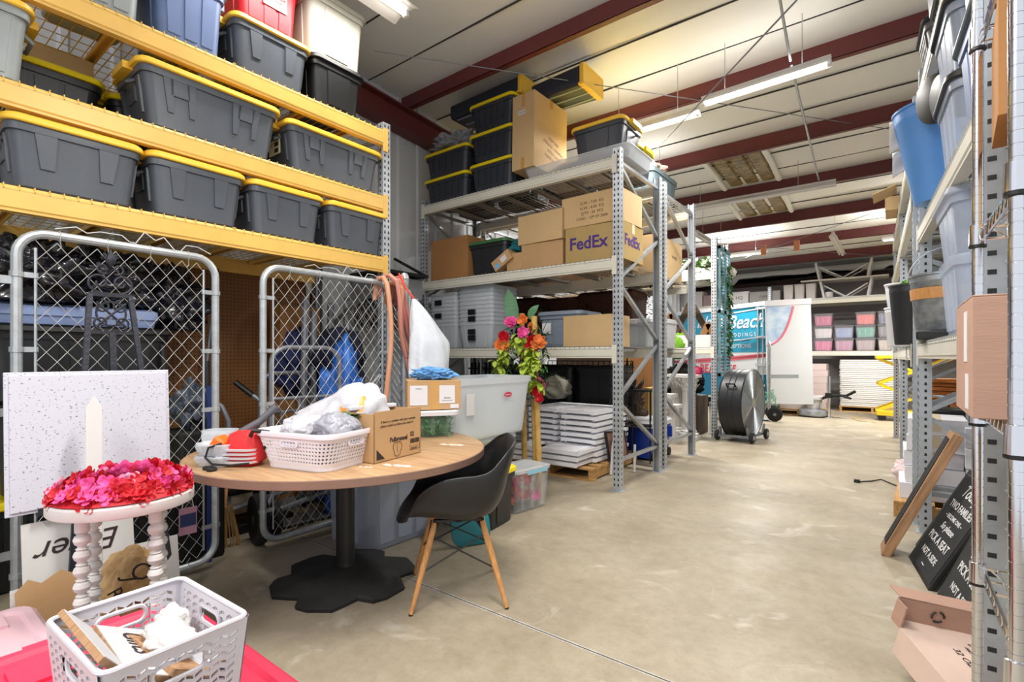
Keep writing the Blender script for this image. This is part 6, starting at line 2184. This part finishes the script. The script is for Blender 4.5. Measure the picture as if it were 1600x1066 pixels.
# yellow scissor lift
t = thing('scissor_lift', 'yellow scissor lift cart behind the right rack uprights', 'lift', (.12, 12.6, 0), R(4))
YL = M('lift yellow', (236, 204, 40), .45)
b = MB()
b.box(-.45, .75, -.3, .3, .1, .2)
b.build('base', YL, t, smooth=False, bevel=.01)
for sy in (-1, 1):
    b = MB()
    for (p, q) in (((-.42, .2), (.7, .72)), ((.7, .2), (-.42, .72)), ((-.42, .72), (.7, 1.22)), ((.7, .72), (-.42, 1.22))): b.bar((p[0], sy * .25, p[1]), (q[0], sy * .25, q[1]), .06, .05)
    b.build('scissor_arm', YL, t, smooth=False)
MB().box(-.45, .75, -.32, .32, 1.22, 1.28).build('platform', YL, t, smooth=False)
for sx in (-.36, .66):
    for sy in (-1, 1):
        wb = MB()
        wb.M = Matrix.Translation((sx, sy * .27, .07)) @ Matrix.Rotation(R(90), 4, 'X')
        wb.lathe([(.01, -.025), (.07, -.025), (.07, .025), (.01, .025)], 16)
        wb.build('wheel', RUBBER, t)
g = 'orange pine folding chairs stacked on the far right'
b = MB()
b.box(-.45, .45, -.3, .3, 0, .02)
for k in range(4): b.box(-.45, .45, -.28 + k * .16, -.2 + k * .16, .02, .045)
oc = tag(b.build('folded_wood_chair', WOODO, loc=(.72, 9.6, .05), smooth=False), 'orange pine chair folded flat in the stack beyond the right rack', 'folding chair', g)
for k in range(1, 16):
    c = oc.copy()
    COL.objects.link(c)
    c.location = (.72 + rr.uniform(-.03, .03), 9.6 + rr.uniform(-.02, .02), .05 + k * .056)
tag(MB().box(-.5, .5, -.35, .35, 0, .048).build('wood_pallet', WOODL, loc=(.72, 9.6, 0), smooth=False), 'low pallet under the orange pine chairs', 'pallet')
t = thing('grey_tray_table', 'small grey tray on black legs before the orange chairs', 'tray table', (.62, 8.6, 0), R(20))
MB().cbox((0, 0, .72), (.4, .3, .03), Matrix.Rotation(R(6), 4, 'Y')).build('tray', STEELG, t, bevel=.01)
for sx in (-1, 1):
    for sy in (-1, 1): MB().bar((sx * .15, sy * .1, 0), (sx * .12, -sy * .1, .7), .02, .02).build('leg', BLACKM, t, smooth=False)
t = thing('ramp_rail', 'grey perforated ramp with yellow marks slanting under the right rack shelf', 'ramp', (.85, 6.5, 1.02))
t.rotation_euler = (0, R(20), R(70))
MB().box(-.8, .8, -.18, .18, 0, .05).build('ramp_plate', STEELG, t, smooth=False)
b = MB()
for k in range(8): b.box(-.7 + k * .2, -.62 + k * .2, -.19, -.1, .05, .054)
b.build('yellow_mark', YL, t, smooth=False)
MB().bar((.5, 0, 0), (.1, 0, -1.2), .04, .04).build('support_leg', STEELG, t, smooth=False)


# ---------------------------------------------------------------- right rack: near bay from the aisle end (0.247, 2.3) to (0.12, 4.65)
NB, FB = V((.255, 2.3, 0)), V((.13, 4.65, 0))
RANG = math.atan2((NB - FB).y, (NB - FB).x)
RL = (3.13, 2.165, 1.345)
pallet_rack('pallet_rack', 'grey rack with cream beams on the right, the bay nearest the wire shelves', 'rack', FB, RANG, [(NB - FB).length], 1.0, RL, 3.3)
F2 = V((-.03, 9.9, 0))
d2 = (V((.1, 4.85, 0)) - F2)
pallet_rack('pallet_rack', 'grey rack with cream beams on the right, the far bays', 'rack', F2, math.atan2(d2.y, d2.x), [2.52, 2.52], 1.0, (3.0, 2.5, 1.33), 3.2, cells=True)
RB = R(-90)


def rx(y): return .255 + (.13 - .255) * (y - 2.3) / 2.35      # front line of the near bay


def rtote(label, y0, y1, z, ht, dp=.5, off=0.02, **k):
    ym = (y0 + y1) / 2
    return tote(label, (rx(ym) + off + dp / 2, ym, z + .009), RB + R(3), y1 - y0 - .03, dp - .03, ht, **k)


rtote('frosted bin on the low right shelf, lower of the stacked pair', 3.16, 3.74, RL[2], .385, body=CLEARB, lid=None, style='panel', handle=False, off=-.01, dp=.55)
rtote('frosted bin stacked in the lower frosted bin on the right', 3.14, 3.76, RL[2] + .37, .34, body=CLEARB, lid=CLEARB, style='panel', handle=False, off=-.02, dp=.55)
rtote('frosted bin at the near end of the low right shelf', 2.45, 3.1, RL[2], .4, body=CLEARB, lid=CLEARB, style='panel', handle=False, off=.05, dp=.55)
rtote('blue bin behind the frosted bins under the right beam', 2.4, 2.9, RL[2] + .43, .3, body=BLUET, lid=BLUET, style='panel', handle=False, off=.1)
rtote('grey blue bin above the right beam nearest the wire shelves', 2.36, 2.95, RL[1], .4, body=BLUET, lid=GREYD, style='panel', handle=False, off=-.03)
rtote('second grey blue bin stacked above the right beam', 2.36, 2.95, RL[1] + .41, .4, body=BLUET, lid=GREYD, style='panel', handle=False, off=-.03)
rtote('clear grey bin with dark lid in the middle of the upper right shelf', 2.98, 3.5, RL[1], .36, body=CLEARB, lid=BLACK, style='panel', handle=False, off=-.04)
rtote('clear grey bin with dark lid stacked on the middle one', 2.98, 3.5, RL[1] + .37, .34, body=CLEARB, lid=BLACK, style='panel', handle=False, off=-.05)
rtote('black bin at the roof over the right rack', 3.2, 3.8, RL[0], .36, body=TOTED, lid=BLACK, style='tabs', handle=False, off=-.08)
rtote('grey ribbed bin at the far end of the top right shelf', 4.1, 4.5, RL[0], .26, body=M('ribbed grey', (110, 110, 110), .5, bump=.2), lid=TOTED, style='many', handle=False, off=-.03)
rtote('pale bin at the roof nearest the wire shelves', 2.5, 3.1, RL[0], .4, body=GREYT, lid=GREYT, style='panel', handle=False, off=-.02)


def pail(name, label, cat, loc, r0, r1, ht, m, rim=True, tilt=None, group=None, bail=None):
    t = thing(name, label, cat, loc, group=group)
    if tilt: t.rotation_euler = tilt
    b = MB()
    b.lathe([(.001, 0), (r0 * .96, 0), (r0, .01), (r1 * .985, ht * .86), (r1, ht * .87), (r1, ht * .9), (r1 * 1.0, ht - .015), (r1 * 1.05, ht - .012), (r1 * 1.05, ht), (r1 * .97, ht), (r0 * .94, .015), (.001, .012)], 36)
    b.build('pail_body', m, t)
    if bail:
        MB().tube(arc((0, 0, ht - .05), r1 * 1.05, R(-20), R(-160), 10, 'xz') if bail < 0 else arc((0, -.02, ht * .9), r1 * 1.06, 0, PI, 12, 'xz'), .004, 5).build('bail', GALV, t)
    return t


pail('plastic_tub', 'tall sky blue tub hanging over the upper right shelf edge', 'tub', (.2, 4.1, RL[1] + .05), .11, .165, .6, BLUEB, tilt=(0, R(-5), 0))
for i, (x, y, z) in enumerate(((.16, 3.75, 2.72), (.2, 3.62, 2.66))):
    b = MB()
    b.lathe([(.001, -.012), (.1, -.012), (.13, 0), (.135, .02), (.125, .02), (.1, .0), (.001, -.004)], 28)
    tag(b.build('black_pan', BLACK, loc=(x, y, z)), 'round black pan tucked beside the sky blue tub, ' + ('outer' if i == 0 else 'inner'), 'pan').rotation_euler = (R(-80), 0, R(-60 - 10 * i))
pail('trash_bin', 'black waste bin standing on the right rack edge', 'waste bin', (.09, 4.98, RL[2] + .0), .1, .135, .46, M('waste bin black', (44, 46, 52), .4))
pail('bucket', 'white bucket behind the black waste bin', 'bucket', (.06, 5.55, 1.34), .12, .14, .34, WHITEP)
pail('bucket', 'second white bucket behind the black waste bin', 'bucket', (.06, 5.55, 1.685), .12, .14, .2, WHITEP)
t = pail('galvanised_tub', 'galvanised tub with a brown band on the low right shelf', 'metal tub', (.27, 4.25, RL[2] + .072), .17, .2, .36, M('galvanised sheet', (176, 184, 192), .4, .7, rgb2=(140, 148, 156), scale=22), bail=1)
MB().lathe([(.192, .2), (.198, .27), (.2, .27), (.194, .2)], 36).build('brown_band', WOODB, t)
tag(MB().box(-.2, .2, -.22, .22, 0, .058).build('black_tray', BLACK, loc=(.31, 4.24, RL[2] + .012), rz=R(-3), bevel=.01), 'flat black tray under the galvanised tub', 'tray')
tag(crumple('green_leaves', (.14, .1, .06), M('moss green'), 95, loc=(.1, 4.95, RL[2] + .44), amp=.6, freq=4), 'bright green leaves on top of the black waste bin', 'leaves')
for i, (y, z, s) in enumerate(((4.12, 2.78, 1), (4.2, 2.6, .8))):
    b = MB()
    b.grid(lambda u, v: ((u - .5) * .16 * s, -.02 * math.sin(v * 5 + u * 3), -.2 * s * v * (1 - .4 * u)), 8, 8)
    tag(b.build('paper_scrap', PAPER, loc=(.045, y, z), solid=.002), 'white paper scrap hanging behind the sky blue tub, ' + ('upper' if i == 0 else 'lower'), 'paper')
# far bays: bins and boxes seen edge on
def fx_(y): return -.03 + .13 * (9.9 - y) / 5.05
for i, (y, z, sz, m, nm) in enumerate(((6.0, 2.51, (.7, .5, .4), CREAM, 'cream bin on the far right bays, upper shelf'), (6.95, 2.51, (.6, .5, .36), GREYB, 'blue grey bin on the far right bays, upper shelf'), (8.6, 2.51, (.8, .5, .4), CREAM, 'cream bin deepest on the far right bays'), (6.6, 1.34, (.8, .5, .5), GREYT, 'pale bin on the far right bays, low shelf'), (8.2, 1.34, (.8, .5, .45), CREAM, 'cream bin on the far right bays, low shelf'))):
    tote(nm, (fx_(y) + .32, y, z), RB, sz[0], sz[1], sz[2], body=m, lid=m, style='panel', handle=False)
carton('open cardboard box high on the far right bays', (.12, 7.8, 3.01), RB, .5, .45, .16, KRAFT2)
t = thing('cardboard_flap', 'loose cardboard flap sticking out at the top of the far right bays', 'cardboard', (-.1, 6.9, 3.02))
MB().cbox((0, 0, .02), (.22, .4, .005), Matrix.Rotation(R(-20), 4, 'Y')).build('sheet', KRAFT2, t, smooth=False)

# floor under the right rack
WB = M('white carton', (228, 228, 236), .6, var=.04)
pallet('low wooden pallet under the white cartons', (.5, 5.4, 0), R(88), .9, 1.0)
rr = random.Random(23)
for k in range(5):
    carton('white carton at the aisle end of the right rack pile, %s' % ('bottom', 'second up', 'third up', 'fourth up', 'topmost')[k], (.2 + .02 * (k % 2) + .015 * k, 5.35 + .02 * (k % 3), .127 + k * .128), R(88 + rr.uniform(-3, 3)), .5, .36, .124, WB, tape=TAPEW, marks=(('r', 'USA', .04, 0, .5, M('label blue')),) if k in (1, 2) else ())
for k in range(4):
    carton('white carton in the inner pile behind the rack upright, %s' % ('bottom', 'second up', 'third up', 'topmost')[k], (.62, 5.25 + .02 * (k % 2), .127 + k * .15), R(90 + rr.uniform(-4, 4)), .55, .4, .145, WB, tape=TAPEW)
clear_bin('grey bin of papers behind the white cartons', (.75, 5.9, 0), R(90), .5, .5, .78, GREYB, None, fill=PAPER)
tag(crumple('plastic_bag', (.3, .3, .22), M('clear bag film pink', (228, 206, 208), .25, alpha=.6), 77, loc=(.12, 5.75, .126), amp=.3), 'clear crinkled bag behind the white cartons', 'plastic bag')
t = thing('equipment_case', 'black equipment case standing deep under the right rack', 'case', (.55, 7.0, .35), R(4))
MB().box(-.36, .36, -.2, .2, 0, .36).build('case_body', M('case black', (24, 24, 26), .5), t, bevel=.02)
b = MB()
for s in (-1, 1): b.box(s * .2 - .04, s * .2 + .04, -.215, -.2, .22, .3)
b.tube([(-.08, -.21, .2), (-.08, -.24, .18), (.08, -.24, .18), (.08, -.21, .2)], .01, 6)
b.build('latch', GALV, t)
tag(MB().box(-.4, .4, -.22, .22, 0, .349).build('crate', WOODD, loc=(.55, 7.0, 0), smooth=False), 'dark crate under the black equipment case', 'crate')
b = MB()
b.tube([(.1, 6.0, .01), (-.02, 6.15, .012), (-.12, 6.35, .008), (-.2, 6.2, .008), (-.3, 6.1, .008)], .006, 6)
b.cbox((-.31, 6.09, .014), (.05, .04, .028))
tag(b.build('power_cord', RUBBER), 'black power cord with plug lying on the aisle floor', 'cord')
# leaning brown board, seen edge on
t = thing('leaning_board', 'tall brown framed board leaning against the right rack upright', 'board', (-.055, 4.0, 0))
lean = math.atan2(.345, .78)
t.rotation_euler = (0, lean, R(2))
b = MB()
b.box(-.025, .025, -.06, .14, 0, .86)
b.build('board_frame', BOARD, t, smooth=False, bevel=.003)
MB().box(-.029, -.025, -.03, .12, .06, .82).build('board_face', BLACKM, t, smooth=False)
CHALK = M('chalkboard', (40, 42, 46), .7, var=.25, scale=5)
CHW = M('chalk white', (224, 224, 226), .8)


def chalkboard(label, p0, p1, ht, lean_deg, lines):
    p0, p1 = V(p0), V(p1)
    d = p1 - p0
    t = thing('chalkboard', label, 'chalkboard', p0)
    t.rotation_euler = Matrix(((1, 0, 0), (0, 1, 0), (0, 0, 1))).to_euler()
    mz = Matrix.Rotation(math.atan2(d.y, d.x), 4, 'Z') @ Matrix.Rotation(R(-lean_deg), 4, 'X')
    t.rotation_euler = mz.to_euler()
    L = d.length
    MB().box(0, L, 0, .02, 0, ht).build('frame', BLACK, t, smooth=False, bevel=.004)
    MB().box(.025, L - .025, -.002, 0, .025, ht - .025).build('slate', CHALK, t, smooth=False)
    MB().box(0, L, .02, .034, 0, ht * .97).build('rear_leaf', BLACK, t, smooth=False)
    for s, sz, v, sh, sx in lines: text(s, sz, t, (L * .5, -.003, ht * v), FRONT, CHW, shear=sh, sx=sx, bold=.01)
    return t


LN = (('Today', .105, .86, .4, 1), ('TWO FAMILIES', .062, .7, 0, .95), ('~ BECOME ONE ~', .038, .59, 0, 1), ('So please', .06, .49, .4, 1), ('PICK A SEAT', .07, .35, 0, .95), ('NOT A SIDE', .055, .2, 0, 1), ('~', .05, .1, 0, 2))
chalkboard('lettered chalkboard leaning between the brown board and the nearer chalkboard', (.06, 4.02, 0), (.135, 3.5, 0), .62, 27, LN)
chalkboard('lettered chalkboard nearest the wire shelves', (.16, 3.42, 0), (.215, 2.9, 0), .66, 22, LN)
chalkboard('plain backed black board leaning behind the first lettered chalkboard', (.1, 4.3, 0), (.12, 4.06, 0), .6, 27, ())
t = thing('bamboo_bundle', 'short yellow bamboo piece with knobs leaning behind the chalkboards', 'bamboo', (.38, 3.72, .02))
t.rotation_euler = (0, R(14), 0)
b = MB()
b.tube([(0, 0, 0), (0, 0, .72)], .035, 14)
for z in (.2, .45, .66):
    b.lathe([(.035, z - .02), (.043, z), (.035, z + .02)], 14)
    b.tube([(0, 0, z), (-.1, -.02, z - .01)], .02, 8)
b.build('bamboo_stem', BAMBOO, t)
tag(crumple('black_bag', (.26, .3, .4), FILMB, 61, loc=(.38, 4.05, 0), amp=.4, freq=3, crease=1), 'crumpled black bag behind the leaning boards', 'black bag')

# ---------------------------------------------------------------- chrome wire shelving in the near right corner
CX, CY0, CY1, CD = .19, 1.40, 2.0, .46
SHZ = (.62, 1.085, 1.605, 2.18)
t = thing('wire_shelving', 'chrome wire shelving unit in the near right corner', 'wire shelf', (0, 0, 0))
for x in (CX, CX + CD):
    for y in (CY0, CY1):
        b = MB()
        pts, rs = [], []
        z = .0
        while z < 2.7:
            for dz, r in ((0, .0135), (.022, .0135), (.0225, .0122), (.0252, .0122), (.0255, .0135)):
                pts.append((x, y, z + dz))
                rs.append(r)
            z += .0257
        b.tube(pts, rs, 14)
        p = b.build('post', CHROME, t)
        for z in SHZ:
            c = MB()
            c.lathe([(.0136, -.03), (.02, -.028), (.0185, .03), (.0136, .032)], 14, (x, y, z))
            c.build('collar', CHROME, p)
            k = MB()
            k.lathe([(.0137, -.038), (.0205, -.036), (.0205, -.029), (.0137, -.029)], 14, (x, y, z))
            k.build('sleeve', BLACK, p)
for z in SHZ:
    b = MB()
    x0, x1, y0, y1 = CX + .012, CX + CD - .012, CY0 + .012, CY1 - .012
    for (p, q) in (((x0, y0), (x1, y0)), ((x1, y0), (x1, y1)), ((x1, y1), (x0, y1)), ((x0, y1), (x0, y0))):
        p, q = V((*p, z)), V((*q, z))
        b.tube([p + V((0, 0, .018)), q + V((0, 0, .018))], .0035, 6)
        b.tube([p - V((0, 0, .016)), q - V((0, 0, .016))], .0035, 6)
        n = max(4, int((q - p).length / .03))
        b.tube([p.lerp(q, (k + .5) / n) + V((0, 0, .016 if k % 2 else -.014)) for k in range(n)], .003, 5)
    k = 0
    x = x0 + .03
    while x < x1:
        b.tube([(x, y0, z + .02), (x, y1, z + .02)], .0026, 5)
        x += .028
    for y in (y0 + (y1 - y0) / 3, y0 + 2 * (y1 - y0) / 3): b.tube([(x0, y, z + .015), (x1, y, z + .015)], .0035, 5)
    b.build('wire_tray', CHROME, t)
t = carton('large rosy brown box overhanging the wire shelf', (.33, 1.765, SHZ[1] + .023), R(0), .38, .38, .285, KRAFTP, tape=None)
for z0, z1, y in ((.13, .255, -.06), (.015, .1, -.09)):
    MB().box(-.1915, -.19, y - .03, y + .03, z0, z1).build('label', PAPER, t, smooth=False)
MB().box(-.1905, .1905, -.03, .03, .284, .2862).build('tape', KRAFT2, t, smooth=False)
t = carton('brown box with black and yellow print on the upper wire shelf', (.335, 1.855, SHZ[2] + .244), R(-4), .25, .27, .3, KRAFTD, tape=None)
MB().box(-.1215, -.12, -.1, .02, .12, .22).build('black_print', INK, t, smooth=False)
MB().box(-.122, -.1215, -.08, 0, .15, .17).build('yellow_print', LIDY, t, smooth=False)
MB().cbox((.02, -.152, .18), (.2, .005, .3), Matrix.Rotation(R(8), 4, 'X')).build('flap', KRAFT2, t, smooth=False)
carton('tan box on the upper wire shelf under the brown printed box', (.37, 1.82, SHZ[2] + .023), R(-3), .25, .28, .22, KRAFT2, tape=None)
carton('tan box standing on the lowest wire shelf', (.37, 1.72, SHZ[0] + .023), R(-4), .28, .3, .36, KRAFT2, tape=None)
carton('pinkish white carton on the floor behind the wire shelves', (.5, 2.2, 0), R(-6), .4, .34, .3, M('pinkish carton'), tape=TAPEW)
# flattened open carton on the floor
t = thing('cardboard_tray', 'torn open flat carton with printing lying before the wire shelves', 'cardboard', (.3, 2.28, 0))
t.rotation_euler = (R(0), R(0), R(-62))
KP = KRAFTPINK
b = MB()
b.M = Matrix.Translation((0, 0, .12)) @ Matrix.Rotation(R(10), 4, 'Y') @ Matrix.Rotation(R(-10), 4, 'X')
b.box(-.36, .3, -.17, .17, 0, .006)
b.build('tray_panel', KP, t, smooth=False)
b2 = MB()
b2.M = b.M.copy()
b2.box(-.366, -.36, -.17, .17, 0, .1)
b2.box(-.36, -.3, -.176, -.17, 0, .09)
b2.box(-.44, -.36, -.165, .165, .096, .1)
b2.build('end_flap', KRAFTP, t, smooth=False)
b3 = MB()
b3.M = b.M.copy()
b3.box(-.32, .26, .17, .176, -.1, .006)
b3.box(-.3, .25, -.176, -.17, -.1, .006)
b3.build('side_flap', KP, t, smooth=False)
e = (b.M.to_euler().x, b.M.to_euler().y, b.M.to_euler().z)
for s, sz, x, y in (('DO NOT STACK', .024, -.14, .06), ('FIRST QUALITY', .018, -.14, .03), ('32 OZ PET', .034, -.1, -.02)):
    o = text(s, sz, t, b.M @ V((x - .06, y, .0075)), e, INK)
r = MB()
r.M = b.M.copy()
for q in (1.0, .8): r.tube([(.06 + .06 * q * math.cos(2 * PI * k / 28), -.04 + .09 * q * math.sin(2 * PI * k / 28), .0072) for k in range(28)], .0012, 4, closed=True)
r.build('printed_seal', INK, t)
r = MB()
r.M = b.M.copy()
for k in range(3):
    a0 = 2 * PI * k / 3
    r.tube([(-.355, -.02 + .022 * math.cos(a0 + q * .5), .05 + .022 * math.sin(a0 + q * .5)) for q in range(4)], .004, 4)
r.build('recycling_mark', INK, t)

# grey wall cabinet and black bracket shelf between the two racks
p = at(632, 395, y=3.9)
t = thing('wall_shelf', 'black bracket shelf with a grey cabinet between the yellow and grey racks', 'shelf', (-4.6, 3.75, 1.9))
MB().box(-.3, .3, -.32, .32, .26, .29).build('shelf_board', BLACKM, t, smooth=False)
for s in (-1, 1): MB().bar((-.28, s * .3, .55), (.28, s * .3, .28), .02, .03).build('bracket', BLACKM, t, smooth=False)
MB().box(-.28, .22, -.3, .3, .0, .24).build('cabinet', M('cabinet grey', (132, 134, 138), .5), t, bevel=.01)
MB().box(-.2, .26, -.34, .3, -.32, -.04).build('lower_cabinet', M('cabinet dark', (52, 52, 56), .5), t, bevel=.01)
MB().lathe([(.001, -.1), (.05, -.1), (.05, .1), (.001, .1)], 16, (.3, .1, -.1)).build('spray_can', WHITEP, t)

# lone galvanised upright between the wire shelves and the right rack
t = thing('rack_upright', 'broad galvanised upright with square holes behind the chrome wire shelves', 'upright', (.252, 2.2, 0))
b = MB()
b.prism([(-.036, 0), (.036, 0), (.036, .05), (.03, .05), (.03, .006), (-.03, .006), (-.03, .05), (-.036, .05)], .006, 3.3)
b.box(-.05, .05, -.01, .055, 0, .006)
b.mi = 1
z = .08
while z < 3.25:
    b.add([(-.02, -.0008, z - .008), (.002, -.0008, z - .008), (.002, -.0008, z + .008), (-.02, -.0008, z + .008)], [(0, 1, 2, 3)])
    z += .06
b.build('post', [GALV, HOLE], t, smooth=False)
b = MB()
z = .11
while z < 3.25:
    b.lathe([(.001, -.0035), (.006, -.003), (.007, 0), (.001, 0)], 8, (.02, 0, z)) if False else b.cbox((.024, -.002, z), (.008, .004, .008))
    z += .12
b.build('rivet', GALVP, t, smooth=False)
